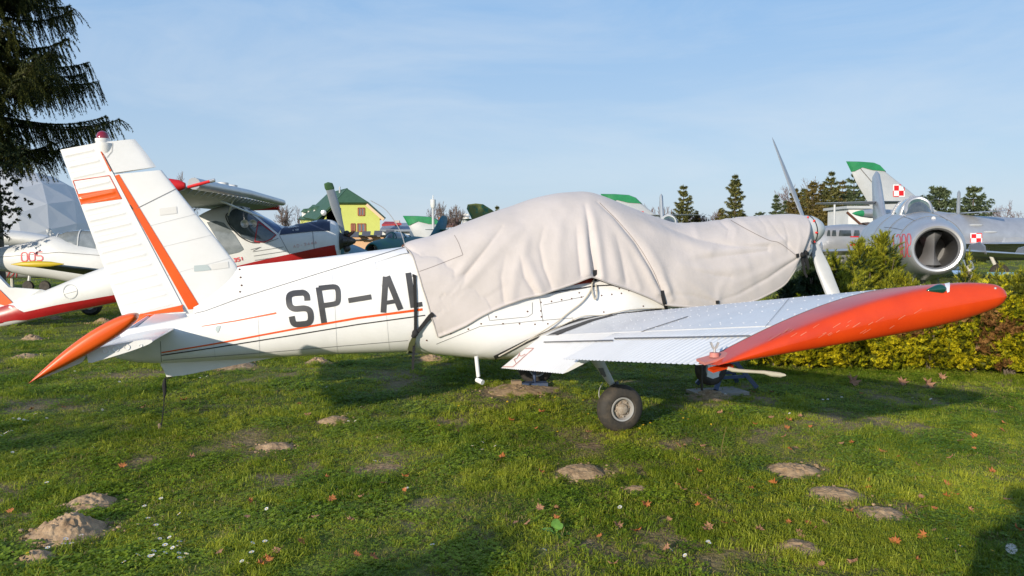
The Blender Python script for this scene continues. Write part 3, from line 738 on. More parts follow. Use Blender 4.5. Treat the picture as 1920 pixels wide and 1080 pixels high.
# registration letters
def zz(P_): return [(440 + x / 4.155, 440 + y / 4.155) for x, y in P_]
q = MB()
sS = [(566, 515), (562, 478), (540, 456), (500, 456), (452, 462), (425, 482), (424, 530), (436, 562), (470, 578), (540, 574), (575, 585), (590, 612), (592, 660), (572, 688), (530, 696), (478, 698), (455, 682), (444, 636)]
strip(q, fb, cat(zz(sS), 4), 11, .005, 1.5); q.build('letter', M['letter'], plane)
q = MB(); strip(q, fb, zz([(653, 412), (696, 687)]), 10.5, .005, 2); strip(q, fb, cat(zz([(656, 420), (770, 408), (800, 425), (807, 470), (803, 520), (780, 538), (680, 554)]), 4), 9.5, .0055, 1.5); q.build('letter', M['letter'], plane)
q = MB(); strip(q, fb, zz([(886, 514), (1064, 484)]), 9.5, .005, 2); q.build('hyphen', M['letter'], plane)
q = MB(); poly_decal(q, fb, zz([(1157, 332), (1207, 323), (1312, 578), (1270, 588), (1245, 536), (1186, 546), (1182, 604), (1137, 610)]), .005, 3)
# counter of the A is left open: second mesh in paint colour would be fake, so cut it
def tri_out(mb, tri):
    keep = []; T = [Vector(p) for p in tri]
    from mathutils.geometry import intersect_point_tri_2d
    for f in mb.f:
        c = sum((Vector(mb.v[i]) for i in f), Vector()) / len(f); x = Vector(proj(c))
        if not intersect_point_tri_2d(x, *T): keep.append(f)
    mb.f = keep; mb.m = [0] * len(keep)
q.v = []; q.f = []; q.m = []
strip(q, fb, zz([(1176, 328), (1158, 607)]), 10.5, .005, 2); strip(q, fb, zz([(1188, 326), (1292, 583)]), 10.5, .0055, 2); strip(q, fb, zz([(1170, 532), (1262, 516)]), 7.5, .0052, 2)
q.build('letter', M['letter'], plane)
q = MB(); strip(q, fb, zz([(1351, 298), (1391, 568)]), 10.5, .005, 2); strip(q, fb, zz([(1386, 552), (1460, 540)]), 8.5, .0055, 2); q.build('letter', M['letter'], plane)
# stickers and wear
q = MB(); ruled(q, finb, [(299, 391), (331, 387)], [(300, 404), (332, 400)], 6, 3); q.build('sticker', mat('sticker_white', (.70, .69, .66), .5), plane); q = MB(); ruled(q, finb, [(396, 496), (428, 490)], [(398, 506), (429, 502)], 6, 3); q.build('sticker', D.materials['sticker_white'], plane)
pg = mat('bare_primer', (.45, .52, .52), .6)
q = MB(); ruled(q, finb, [(364, 498), (388, 496), (394, 503)], [(364, 509), (380, 508), (396, 506)], 8, 3); q.build('chipped_paint', pg, plane); q = MB(); poly_decal(q, fb, [(405, 613), (409, 610), (414, 611), (411, 620), (408, 624), (404, 618)], .004, 2); q.build('chipped_paint', pg, plane)
q = MB(); ruled(q, finb, [(240, 386), (245, 384)], [(244, 394), (250, 392)], 2, 2, .006); q.build('hinge_slot', M['black'], plane)
# rusty screws
q = MB()
scr = [(449, 505), (451, 520), (453, 535), (450, 547), (989, 584), (930, 594), (902, 607), (878, 617), (845, 625), (800, 638), (943, 607), (974, 607), (1003, 608), (1027, 607), (1074, 600), (1014, 567), (1034, 565), (1053, 562), (1072, 560), (1090, 557), (1014, 583), (1015, 594), (1118, 545), (1128, 554), (1147, 552), (1165, 550), (1179, 545), (1206, 574), (1161, 541), (1086, 549), (1132, 585), (1190, 588)]
for px, py in scr:
    h = hit(fb, px, py, .001) or hit(db, px, py, .001)
    if h: q.lathe(h, A.V, [(.004, .001), (.004, .0075 if px < 990 else .006), (0, .008)], 8)
q.build('screws', M['rust'], plane, smooth=False, stuff=True)
# wing rivets
q = MB()
rows_ = [0.03, 0.12, 0.25, 0.38, 0.52, 0.66]
for s in rows_:
    v = 0.8
    while v < 4.08:
        u, z = wpt(s, 1, v); q.box(W(u, v, z + .0015), .0026, .0026, .0012, Matrix.Rotation(A.psi, 3, 'Z')); v += 0.11 if s > .05 else .075
for v in (1.3, 1.9, 2.28, 2.9, 3.5, 4.06):
    for k in range(13): 
        s = 0.03 + .66 * k / 13; u, z = wpt(s, 1, v); q.box(W(u, v, z + .0015), .0026, .0026, .0012, Matrix.Rotation(A.psi, 3, 'Z'))
q.build('rivets', M['rivet'], plane, smooth=False, stuff=True)
# walkway strips on the wing root
q = MB(); ruled(q, wing.b, [(999, 640), (1050, 619), (1105, 600), (1160, 587)], [(1022, 640), (1062, 622), (1116, 601), (1164, 588.5)], 24, 3, .004)
q.build('walkway_strip', M['walk'], plane)
q = MB()
strip(q, fb, [(927, 670), (985, 641), (1035, 619), (1085, 600), (1150, 590), (1240, 579)], lambda t: 7.5 - 4.5 * t, .006); q.build('root_seal', M['walk'], plane)
q = MB()
for P_ in ([(941, 688), (977, 654), (1001, 653), (962, 688), (941, 688)], [(975, 662), (970, 672), (964, 674), (968, 682)], [(985, 664), (978, 668), (972, 666)]): strip(q, wing.fl, P_, 1.2, .003, 2)
q.build('flap_marking', M['pink'], plane)
# hem and shading free details: antenna wire mast on the spine
q = MB(); a0 = A.side(759, 458, 0); q.tube(cat([a0, A.side(749, 430, 0), A.side(724, 394, 0), A.side(695, 376, 0)], 5), .004, 5); q.build('whip_aerial', M['rim'], plane)
q = MB(); q.ball(A.side(757, 462, 0), .02); q.build('aerial_base', M['rust'], plane)

# ------------------------------------------------------------------ canvas cover
cover = thing('canvas_cover', 'light grey beige canvas cover draped over the cockpit and engine cowling, tied with black straps', 'cover', (0.615, 7.72, 0), math.radians(17))
# matched pairs: top silhouette pixel, lower hem pixel, half width, exponent
CV = [((757, 462), (822, 632), .455, 2.7), ((764, 455), (832, 629), .47, 2.7), ((780, 449), (850, 621), .49, 2.7), ((805, 443), (876, 609), .515, 2.6), ((830, 435), (905, 592), .54, 2.6), ((880, 415), (945, 574), .57, 2.5), ((930, 396), (985, 560), .59, 2.4), ((960, 386), (1013, 554), .60, 2.3), ((1000, 372), (1046, 543), .61, 2.25), ((1040, 363), (1078, 532), .61, 2.2), ((1070, 360), (1098, 524), .61, 2.2), ((1092, 359), (1110, 520), .60, 2.2), ((1110, 362), (1120, 522), .60, 2.2), ((1135, 371), (1140, 530), .61, 2.2), ((1165, 383), (1175, 541), .61, 2.2), ((1200, 397), (1215, 557), .62, 2.2), ((1235, 409), (1245, 571), .62, 2.1), ((1265, 417), (1275, 575), .62, 2.1), ((1310, 417), (1320, 577), .60, 2.1), ((1350, 412), (1362, 573), .57, 2.1), ((1400, 406), (1408, 567), .53, 2.1), ((1440, 403), (1446, 551), .49, 2.1), ((1475, 401), (1474, 533), .45, 2.1), ((1495, 402), (1490, 510), .42, 2.1), ((1504, 404), (1500, 485), .38, 2.1), ((1509, 409), (1508, 474), .31, 2.0), ((1511, 416), (1510, 466), .24, 2.0)]
cvt = []
for i, (tp_, bt_, hw, ex) in enumerate(CV):
    a = A.uw(*tp_, 0.02); b = A.uw(*bt_, hw + .02); cvt.append((a[0], a[1], b[0], b[1], hw, ex))
cvs = cat([Vector(c) for c in cvt], 16)
# the surface column length differs; resample evenly
Ls = [0]
for a, b in zip(cvs, cvs[1:]): Ls.append(Ls[-1] + math.hypot(a[0] - b[0], a[1] - b[1]) + 0.3 * abs(a[2] - b[2]) + 1e-4)
NS, NTt = 420, 92
FOLDS = [ # pixel polyline, amplitude m (negative = groove), width px
    ([(1117, 515), (1110, 470), (1105, 420), (1098, 385)], -.034, 9), ([(1104, 512), (1098, 460), (1093, 410)], .022, 10), ([(1128, 520), (1122, 465), (1114, 415), (1104, 380)], .026, 11),
    ([(1090, 515), (1084, 465), (1082, 425)], -.012, 9), ([(1243, 548), (1222, 505), (1192, 455), (1150, 405), (1120, 378)], -.022, 6), ([(1234, 548), (1210, 502), (1180, 455), (1140, 405)], .022, 9), ([(1252, 545), (1236, 500), (1205, 452), (1162, 405)], .018, 10),
    ([(1330, 470), (1290, 455), (1230, 432), (1170, 402), (1135, 378)], .030, 14), ([(1440, 462), (1380, 462), (1310, 448), (1250, 425), (1200, 404)], -.022, 12), ([(1470, 450), (1420, 458), (1370, 468), (1320, 475), (1290, 481)], .022, 9), ([(1440, 470), (1380, 478), (1310, 486)], -.018, 8),
    ([(1400, 500), (1340, 508), (1280, 500), (1250, 480)], .014, 12), ([(1370, 520), (1320, 512), (1290, 505)], -.012, 8),
    ([(1495, 480), (1462, 440), (1440, 412)], -.009, 5), ([(1493, 486), (1440, 522), (1385, 552), (1344, 566)], -.022, 6), ([(1490, 482), (1430, 510), (1370, 535)], .016, 9), ([(1496, 476), (1500, 445), (1494, 415)], .010, 6), ([(1478, 470), (1476, 440), (1468, 415)], -.008, 6),
    ([(1344, 566), (1320, 545), (1280, 520)], .012, 8), ([(1340, 566), (1300, 555), (1262, 552)], -.012, 7), ([(1346, 566), (1350, 540), (1370, 510)], .012, 9),
    ([(812, 588), (840, 555), (880, 506), (915, 462), (942, 425)], -.026, 7), ([(808, 590), (850, 525), (890, 470), (930, 420)], .020, 11), ([(816, 592), (858, 552), (905, 500), (945, 458), (975, 430)], .020, 12),
    ([(790, 540), (820, 520), (860, 480), (900, 440), (925, 405)], .012, 12), ([(790, 480), (785, 500), (784, 525)], .008, 7), ([(770, 470), (776, 500), (790, 545)], -.009, 6),
    ([(1015, 548), (1000, 515), (985, 480), (990, 440)], .020, 12), ([(1003, 548), (984, 520), (975, 480)], -.016, 9), ([(1035, 538), (1020, 500), (1012, 460), (1020, 425)], -.014, 10), ([(960, 560), (965, 510), (985, 455), (1000, 430)], .014, 13), ([(1050, 520), (1046, 470), (1052, 420), (1070, 385)], .010, 13), ([(945, 565), (940, 520), (948, 480)], -.010, 9),
    ([(830, 620), (870, 580), (930, 540)], .010, 10), ([(850, 615), (900, 565), (960, 530)], -.008, 9),
    ([(1160, 520), (1150, 470), (1140, 430)], .012, 12), ([(1175, 530), (1166, 480), (1155, 440)], -.010, 9), ([(1200, 540), (1185, 500), (1168, 455)], .010, 8),
    ([(1300, 420), (1310, 445), (1330, 455)], .010, 8), ([(1350, 414), (1366, 430), (1362, 450)], -.010, 6), ([(1362, 412), (1380, 430), (1376, 455)], .011, 6), ([(1385, 410), (1410, 432), (1440, 452)], .010, 7), ([(1420, 406), (1436, 425), (1440, 445)], -.007, 7),
    ([(1260, 560), (1250, 535), (1240, 520)], .012, 7), ([(1290, 565), (1270, 540), (1262, 515)], .010, 8), ([(775, 560), (800, 600), (820, 628)], .006, 4)]
def segd(px, py, P_):                  # distance to polyline and share along it, arrays
    best = np.full(px.shape, 1e9); tt = np.zeros(px.shape); n = len(P_) - 1
    for i in range(n):
        ax_, ay_ = P_[i]; bx_, by_ = P_[i + 1]; dx, dy = bx_ - ax_, by_ - ay_; l2_ = dx * dx + dy * dy
        t = np.clip(((px - ax_) * dx + (py - ay_) * dy) / l2_, 0, 1); d = np.hypot(px - ax_ - t * dx, py - ay_ - t * dy)
        m_ = d < best; best = np.where(m_, d, best); tt = np.where(m_, (i + t) / n, tt)
    return best, tt
P3 = np.zeros((NS + 1, 2 * NTt + 1, 3)); UV = np.zeros((NS + 1, 2 * NTt + 1, 2))
Ut, Vt = np.array(A.U), np.array(A.V); Ot = np.array(A.O)
idx = 0
for i in range(NS + 1):
    l_ = Ls[-1] * i / NS
    while idx < len(Ls) - 2 and Ls[idx + 1] < l_: idx += 1
    t = (l_ - Ls[idx]) / (Ls[idx + 1] - Ls[idx]); c = cvs[idx].lerp(cvs[idx + 1], min(1, t))
    for j in range(2 * NTt + 1):
        a = (j - NTt) / NTt * math.pi / 2; sn, cs = abs(math.sin(a)), max(0, math.cos(a)); e = 2 / c[5]
        v = math.copysign(c[4] * sn ** e, a); wz = c[3] + (c[1] - c[3]) * cs ** e
        k_ = 1 - (wz - c[3]) / max(.01, c[1] - c[3]); u = c[0] + (c[2] - c[0]) * k_
        P3[i, j] = Ot + Ut * u + Vt * v; P3[i, j, 2] = wz
def normals(P_):
    du = np.gradient(P_, axis=0); dv = np.gradient(P_, axis=1); n = np.cross(du, dv); return n / (np.linalg.norm(n, axis=2, keepdims=True) + 1e-9)
Nn = normals(P3); mid = P3.mean(axis=(0, 1)); 
if (Nn[NS // 2, NTt] [2]) < 0: Nn = -Nn
yy = P3[..., 1] * cP - (P3[..., 2] - CH) * sP; zz_ = P3[..., 1] * sP + (P3[..., 2] - CH) * cP
PX = 960 + F * P3[..., 0] / yy; PY = 540 - F * zz_ / yy
disp = np.zeros(PX.shape); near = (np.arange(2 * NTt + 1) >= NTt - 6)[None, :] * np.ones((NS + 1, 1))
for pl, am, wd_ in FOLDS:
    d, t = segd(PX, PY, pl); tap = np.clip(1.15 - t, 0, 1) ** 0.8
    g = np.exp(-(d / (wd_ * 0.8)) ** 2) if am > 0 else 1.25 * np.exp(-(d / (wd_ * 0.45)) ** 1.3)
    disp += am * (0.95 if pl[0][0] < 1270 else 0.6) * g * tap * near
nz = np.zeros(PX.shape)
for i in range(NS + 1):
    for j in range(2 * NTt + 1):
        x, y, z = P3[i, j]; p = Vector((x * 1.6 + z * .4, y * 1.6, z * .8)); nz[i, j] = 0.012 * noise.noise(p * 1.7) + 0.0035 * noise.noise(p * 5)
far = 1 - near
topf = np.clip(np.abs(np.arange(2 * NTt + 1) - NTt) / NTt * 3, 0, 1)[None, :]
vs_ = np.arange(NS + 1)[:, None] / NS
disp += nz * topf + far * 0.012 * np.sin(vs_ * 90 + 3 * nz * 60) * topf
P3 = P3 + Nn * disp[..., None]
for i in range(NS + 1):
    for j in range(2 * NTt + 1):
        p = Vector(P3[i, j]); l0, n0, _, dd = fb.find_nearest(p, 0.25)
        if l0 is not None:
            sd_ = (p - l0).dot(n0) if n0.dot(Vector(Nn[i, j])) > 0 else -(p - l0).dot(n0) if False else (p - l0).dot(n0)
            if n0.dot(l0 - (A.O + A.U * (l0 - A.O).dot(A.U) + Vector((0, 0, 1.1)))) < 0: sd_ = -sd_; n0 = -n0
            if sd_ < 0.012: P3[i, j] = np.array(l0 + n0 * (0.012 + 0.004 * (disp[i, j] + .03) / .03))
nc = 2 * NTt + 1
Vv = P3.reshape(-1, 3); ii, jj = np.meshgrid(np.arange(NS), np.arange(nc - 1), indexing='ij'); b0 = (ii * nc + jj).ravel()
Ff = np.stack([b0, b0 + 1, b0 + nc + 1, b0 + nc], 1)
Vi = (P3 - Nn * 0.004).reshape(-1, 3)  # thickness: inner skin, joined along the hems
o_ = len(Vv); Ff2 = np.stack([b0 + nc, b0 + nc + 1, b0 + 1, b0], 1) + o_
ed = []
for i in range(NS):
    for j in (0, nc - 1): a_ = i * nc + j; ed.append((a_, a_ + nc, a_ + nc + o_, a_ + o_))
for j in range(nc - 1):
    for i in (0, NS): a_ = i * nc + j; ed.append((a_, a_ + 1, a_ + 1 + o_, a_ + o_))
fast_mesh('canvas', np.vstack([Vv, Vi]), np.vstack([Ff, Ff2, np.array(ed)]), M['canvas'], cover, smooth=True)
cvb = BVHTree.FromPolygons([Vector(v) for v in Vv.tolist()], [tuple(f) for f in Ff.tolist()])
# hem cord
q = MB(); hp = [Vector(P3[i, nc - 1]) + A.V * .004 for i in range(0, NS + 1, 3)]; q.tube(hp, .0065, 6); hp = [Vector(P3[0, j]) for j in range(0, nc, 4)]; q.tube(hp, .0065, 6); hp = [Vector(P3[i, 0]) for i in range(0, NS + 1, 3)]; q.tube(hp, .0065, 6); q.build('hem', M['hem'], cover)
for P_ in (cat([(852, 441), (860, 456), (868, 478)], 4) + [(840, 489), (812, 500), (778, 512)], cat([(1370, 413), (1400, 430), (1440, 450), (1462, 456), (1494, 480)], 5), cat([(1124, 380), (1160, 416), (1195, 458), (1225, 508), (1240, 545)], 5)):
    q = MB(); strip(q, cvb, P_, .9, .002, 3); q.build('seam', M['seam'], cover)
# straps
def webb(name, pts, wd, m=None, par=None, th=.006):   # flat webbing through world points
    q = MB(); rows = []; P_ = [Vector(p) for p in pts]
    for i, p in enumerate(P_):
        d = (P_[min(i + 1, len(P_) - 1)] - P_[max(i - 1, 0)]).normalized(); n = A.V; s = d.cross(n).normalized(); n2 = s.cross(d)
        k = wd(i / (len(P_) - 1)) if callable(wd) else wd
        rows.append([p + s * k + n2 * th, p - s * k + n2 * th, p - s * k - n2 * th, p + s * k - n2 * th])
    q.grid(rows, True, True, True); return q.build(name, m or M['strap'], par or cover)
def sp_(px, py, off=.012):
    h = hit(cvb, px, py, off); h2 = hit(fb, px, py, off); c = [x for x in (h, h2) if x is not None]
    return min(c, key=lambda x: x.y) if c else A.side(px, py, .5)
webb('strap', [sp_(773, 517), sp_(777, 517), sp_(778, 545), sp_(779, 580), sp_(779, 612), sp_(778, 624, .03)], .014)
webb('strap', [sp_(776, 626, .03), sp_(776, 645, .03), A.side(775, 668, .47), A.side(774, 693, .47)], lambda t: .014 - .004 * t)
webb('strap', [sp_(812, 588, .015), sp_(806, 593, .02), sp_(792, 610, .02), sp_(779, 624, .03)], lambda t: .022 - .007 * t)
webb('strap', [sp_(778, 624, .034), sp_(772, 640, .03), sp_(768, 655, .03), A.side(764, 660, .40)], lambda t: .014 + .014 * math.sin(math.pi * t), M['strapg'])
q = MB(); q.ball(sp_(778, 622, .03), .030, .02, .034); q.ball(sp_(775, 627, .03), .022, .02, .02); q.build('knot', M['strap'], cover)
webb('strap', [sp_(1117, 506), sp_(1117, 516), sp_(1115, 523, .02), sp_(1114, 528, .02)], .018)
webb('strap', [sp_(1241, 544), sp_(1242, 556), sp_(1244, 568, .02), sp_(1248, 580, .02)], lambda t: .017)
webb('strap', [sp_(1344, 563), sp_(1344, 569)], .016)
q = MB(); q.tube(cat([sp_(1113, 525, .02), sp_(1106, 545, .02), sp_(1090, 566, .02), sp_(1062, 588, .02), sp_(1040, 605, .03), A.side(985, 641, .62), A.side(935, 668, .64)], 5), .0065, 6)
q.tube(cat([sp_(1113, 525, .02), sp_(1108, 535, .03), sp_(1109, 552, .03), sp_(1114, 562, .03), sp_(1117, 550, .03), sp_(1115, 535, .03)], 4), .007, 6)
q.tube(cat([A.side(985, 641, .63), sp_(1050, 610, .03), sp_(1090, 592, .03), sp_(1130, 590, .03), sp_(1180, 580, .03), sp_(1245, 577, .03)], 5), .004, 5)
q.build('rope', M['rope'], cover)
# the tie at the nose
tpn = A.side(1502, 478, .40)
webb('strap', [sp_(1492, 480, .012), A.side(1500, 478, .40), A.side(1512, 474, .34), A.side(1522, 478, .2)], .020)
q = MB(); q.ball(tpn, .04, .03, .03); q.ball(A.side(1509, 474, .34), .035, .03, .03); q.build('knot', M['strap'], cover)
webb('strap', [A.side(1504, 478, .38), A.side(1506, 495, .38), A.side(1509, 512, .38), A.side(1513, 520, .38)], lambda t: .02 - .012 * t)
webb('strap', [A.side(1508, 476, .36), A.side(1513, 492, .36), A.side(1516, 505, .34)], lambda t: .03 - .018 * t)
webb('strap', [A.side(1515, 408, .05), A.side(1513, 440, .24), A.side(1509, 462, .3), A.side(1508, 474, .35)], .012)

# ------------------------------------------------------------------ things round the aircraft
# control lock on the aileron
gl = thing('control_lock', 'faded red wooden control lock clamped on the aileron with a cream paddle arm', 'control lock', tuple(A.W(-.97, 4.2, 1.12)), A.psi)
pc = Vector(A.W(-.93, 4.17, 1.13)); RM = Matrix.Rotation(A.psi, 3, 'Z') @ Matrix.Rotation(-.2, 3, 'Y') @ Matrix.Rotation(.12, 3, 'X')
q = MB(); q.box(pc + Vector((0, 0, .022)), .075, .035, .006, RM); q.build('clamp_plate', M['pink'], gl, smooth=False)
q = MB(); q.box(pc + Vector((.03, 0, -.022)), .055, .022, .006, RM); q.build('clamp_plate', M['redor'], gl, smooth=False)
q = MB(); q.lathe(pc + Vector((0, 0, .028)), (0, 0, 1), [(0, .024), (.02, .022), (.022, .001)], 16); q.build('spacer', M['pink'], gl)
q = MB(); q.tube([pc + Vector((0, 0, .05)), pc + Vector((0, 0, .075))], .006, 8); q.box(pc + Vector((-.012, 0, .082)), .004, .008, .016, Matrix.Rotation(-.4, 3, 'Y')); q.box(pc + Vector((.012, 0, .082)), .004, .008, .016, Matrix.Rotation(.4, 3, 'Y')); q.build('wing_nut', M['rim'], gl)
q = MB(); pts = [A.side(1364, 690, 4.2), A.side(1372, 693, 4.2), A.side(1385, 695, 4.2), A.side(1415, 697, 4.2), A.side(1432, 698, 4.2), A.side(1445, 701, 4.2), A.side(1462, 703, 4.2), A.side(1471, 703, 4.2)]
rows = [[p + Vector((0, 0, b * math.cos(t))) + A.V * (.011 * math.sin(t)) for t in [2 * math.pi * k / 10 for k in range(10)]] for p, b in zip(pts, [.010, .011, .009, .008, .009, .013, .013, .006])]
q.grid(rows, True, True, True); q.build('paddle_arm', M['cream'], gl)
# trestle under the nose
def trestle(base, label, h, sx, rot, beams):
    t = thing('trestle', label, 'trestle', (base.x, base.y, 0), rot); Rm = Matrix.Rotation(rot, 3, 'Z')
    for sx_ in (-1, 1):
        for sy_ in (-1, 1):
            q = MB(); q.tube([base + Rm @ Vector((sx_ * sx * .25, sy_ * .06, h)), base + Rm @ Vector((sx_ * sx, sy_ * .2, 0.01))], .034, 4); q.build('leg', M['trestle'], t, smooth=False)
    q = MB(); q.box(base + Vector((0, 0, h)), sx * .4, .09, .025, Rm); q.build('top_plate', M['trestle'], t, smooth=False)
    q = MB(); q.box(base + Rm @ Vector((0, -.13, h * .45)), sx * .7, .012, .018, Rm); q.build('crossbar', M['trestle'], t, smooth=False)
    q = MB(); q.box(base + Rm @ Vector((0, .13, h * .45)), sx * .7, .012, .018, Rm); q.build('crossbar', M['trestle'], t, smooth=False)
    return t
tb_ = gp(1362, 728); trestle(Vector((tb_.x, tb_.y, .02)), 'blue steel trestle holding the nose wheel under the wing', .30, .27, A.psi, 1)
slab = MB(); g0 = gp(1345, 737); slab.box(Vector((g0.x, g0.y, .012)), .30, .17, .018, Matrix.Rotation(.3, 3, 'Z')); tag(slab.build('concrete_slab', M['concrete'], None, smooth=False), 'pale concrete slab lying under the blue nose trestle', 'slab')
tt_ = thing('jack_stand', 'low blue steel jack base under the far main wheel', 'jack', (W(.0, -.95, 0).x, W(.0, -.95, 0).y, 0), A.psi)
g1 = gp(1002, 727)
q = MB(); q.box(Vector((g1.x, g1.y, .035)), .15, .07, .03, Matrix.Rotation(.1, 3, 'Z')); q.build('base', M['trestle'], tt_, smooth=False)
q = MB(); q.tube([Vector((g1.x, g1.y, .06)), Vector((g1.x, g1.y, .30))], .02, 10); q.build('post', M['trestle'], tt_)
g2 = gp(968, 727); q = MB(); q.box(Vector((g2.x, g2.y, .045)), .055, .05, .04, Matrix.Rotation(.15, 3, 'Z')); tag(q.build('wooden_block', M['wood'], None, smooth=False), 'short brown timber block beside the low blue jack base', 'block')
# tie down at the tail
td = thing('tie_down', 'thin dark tie down line hanging from the tail to a rusty peg in the grass', 'tie down', tuple(gp(300, 820)), 0)
q = MB(); s0 = A.side(327, 704, 0); s1 = A.side(309, 712, 0); s2 = gp(300, 818) + Vector((0, 0, .02))
q.tube([s0, s1], .005, 5); q.tube(cat([A.side(314, 706, 0), s1, A.side(308, 745, 0), A.side(306, 770, 0), A.side(303, 795, 0), A.side(302, 808, 0)], 4), .005, 5); q.build('line', M['strap'], td)
q = MB(); q.tube([A.side(309, 710, 0), A.side(308, 722, 0), A.side(309, 735, 0), A.side(308, 746, 0)], [.010, .020, .016, .008], 8); q.build('line_knot', M['strap'], td)
pgp = A.side(301, 800, 0); q = MB(); q.tube([pgp + Vector((-.01, 0, .03)), pgp + Vector((.0, 0, -.02)), Vector((pgp.x + .03, pgp.y, -.03))], [.014, .02, .014], 8); q.build('peg', M['wood'], td)
# ------------------------------------------------------------------ helpers for the aircraft behind
M['silver'] = mat('bare_aluminium', (0.50, 0.51, 0.53), 0.36, 0.55, vs=2.5, col2=(0.42, 0.43, 0.45), bump=0.08, bs=3)
M['silverd'] = mat('duct_metal', (0.40, 0.40, 0.40), 0.55, 0.5, var=0.2, vs=5)
M['pgrey'] = mat('pale_grey_paint', (0.46, 0.48, 0.49), 0.45, vs=1.5, col2=(0.40, 0.42, 0.43))
M['gwhite'] = mat('dull_white_paint', (0.66, 0.67, 0.66), 0.45, vs=1.6, col2=(0.58, 0.59, 0.58))
M['green'] = mat('green_paint', (0.02, 0.22, 0.085), 0.5, var=0.15)
M['lgreen'] = mat('leaf_green_paint', (0.07, 0.15, 0.05), 0.5, var=0.15)
M['red'] = mat('signal_red', (0.60, 0.012, 0.015), 0.5)
M['numred'] = mat('number_red', (0.62, 0.03, 0.05), 0.5, vs=20, col2=(0.66, 0.10, 0.11))
M['wred'] = mat('dark_red_paint', (0.34, 0.012, 0.015), 0.35, var=0.1, coat=0.2)
M['navy'] = mat('navy_paint', (0.018, 0.026, 0.055), 0.35, var=0.2, coat=0.3)
M['glass'] = mat('canopy_glass', (0.10, 0.12, 0.13), 0.06, coat=1.0, vs=2.0, col2=(0.03, 0.04, 0.045))
M['glassl'] = mat('pale_canopy_glass', (0.26, 0.29, 0.31), 0.08, coat=1.0, vs=1.6, col2=(0.10, 0.12, 0.13))
M['glassb'] = mat('blue_screen_glass', (0.03, 0.09, 0.22), 0.07, coat=1.0, vs=1.5, col2=(0.01, 0.03, 0.08))
M['teal'] = mat('teal_green_paint', (0.012, 0.10, 0.10), 0.5, vs=1.0, col2=(0.02, 0.13, 0.08), edge=(.45, .55))
M['tealb'] = mat('teal_blue_paint', (0.012, 0.13, 0.20), 0.5, vs=0.8, col2=(0.012, 0.10, 0.12), edge=(.45, .6))
M['camo'] = mat('camouflage_paint', (0.13, 0.15, 0.03), 0.6, vs=1.2, col2=(0.02, 0.13, 0.07), edge=(.48, .52))
M['yellow'] = mat('yellow_paint', (0.55, 0.40, 0.02), 0.4)
M['underw'] = mat('wing_underside', (0.30, 0.31, 0.28), 0.55, vs=3, col2=(0.24, 0.25, 0.22))
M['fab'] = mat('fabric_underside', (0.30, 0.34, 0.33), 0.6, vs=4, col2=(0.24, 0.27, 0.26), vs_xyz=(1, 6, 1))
def loft(fr, st, n=32, k=1.0, u0=0.0):     # stations (u, zc, half width, half height[, exponent])
    rows = []
    for s_ in st:
        e = s_[4] if len(s_) > 4 else 2.0; r = []
        for i in range(n):
            a = 2 * math.pi * i / n; c, q = math.cos(a), math.sin(a)
            r.append(fr.W(u0 + s_[0] * k, math.copysign(abs(c) ** (2 / e), c) * s_[2] * k, s_[1] * k + math.copysign(abs(q) ** (2 / e), q) * s_[3] * k))
        rows.append(r)
    return rows
def smooth_st(st, m=4): return [tuple(v) for v in cat([Vector(tuple(s) + ((2.0,) if len(s) == 4 else ())) for s in st], m)]
def slab_wing(LE0, TE0, LE1, TE1, t0, t1, up, n=14):   # lens section wing between two chords
    mb = MB(); rows = []; up = Vector(up).normalized()
    for k in range(7):
        t = k / 6; le = Vector(LE0).lerp(Vector(LE1), t); te = Vector(TE0).lerp(Vector(TE1), t); th = t0 + (t1 - t0) * t; r = []
        for i in range(2 * n):
            a = math.pi * i / n; s = 0.5 - 0.5 * math.cos(a); h = math.copysign(1, math.sin(a)) * th * 1.3 * (math.sqrt(s) * (1 - s) ** .8) if 0 < s < 1 else 0
            r.append(le.lerp(te, s) + up * h)
        rows.append(r)
    mb.grid(rows, True, True, True); return mb
def fin_prism(pts, V, t):              # flat fin with bevelled rim: world points, thickness dir V
    mb = MB(); c = sum((Vector(p) for p in pts), Vector()) / len(pts); P_ = [Vector(p) for p in pts]; V = Vector(V)
    ins = [p.lerp(c, .12) for p in P_]
    rows = [[p for p in P_], [p + V * t for p in ins]]; mb.grid(rows, True, False, True); rows = [[p - V * t for p in ins], [p for p in P_]]; mb.grid(rows, True, True, False); return mb
def checker(bv, x0, y0, x1, y1, par, b=3.0, sk=0.0):
    q = MB(); ruled(q, bv, [(x0, y0), (x1, y0 + sk)], [(x0, y1), (x1, y1 + sk)], 6, 6, .006); q.build('insignia_border', M['red'], par)
    xm, ym = (x0 + x1) / 2, (y0 + y1) / 2; q = MB()
    w_ = mat('insignia_white', (.8, .8, .8), .5) if 'insignia_white' not in D.materials else D.materials['insignia_white']
    ruled(q, bv, [(x0, y0), (x1, y0 + sk)], [(x0, y1), (x1, y1 + sk)], 6, 6, .012); q.build('insignia_field', w_, par)
    for a, c_, d, e in ((x0 + 2, y0 + 2, xm, ym), (xm, ym, x1 - 2, y1 - 2)):
        q = MB(); ruled(q, bv, [(a, c_), (d, c_ + sk * .5)], [(a, e), (d, e + sk * .5)], 4, 4, .018); q.build('insignia_square', M['red'], par)
    q = MB()
    for P_ in ([(xm, y0 + .8), (x1 - .8, y0 + .8), (x1 - .8, ym)], [(xm, y1 - .8), (x0 + .8, y1 - .8), (x0 + .8, ym)]): strip(q, bv, [(a, b_ + sk * .5) for a, b_ in P_], 1.5, .018, 2)
    q.build('insignia_frame', M['red'], par)

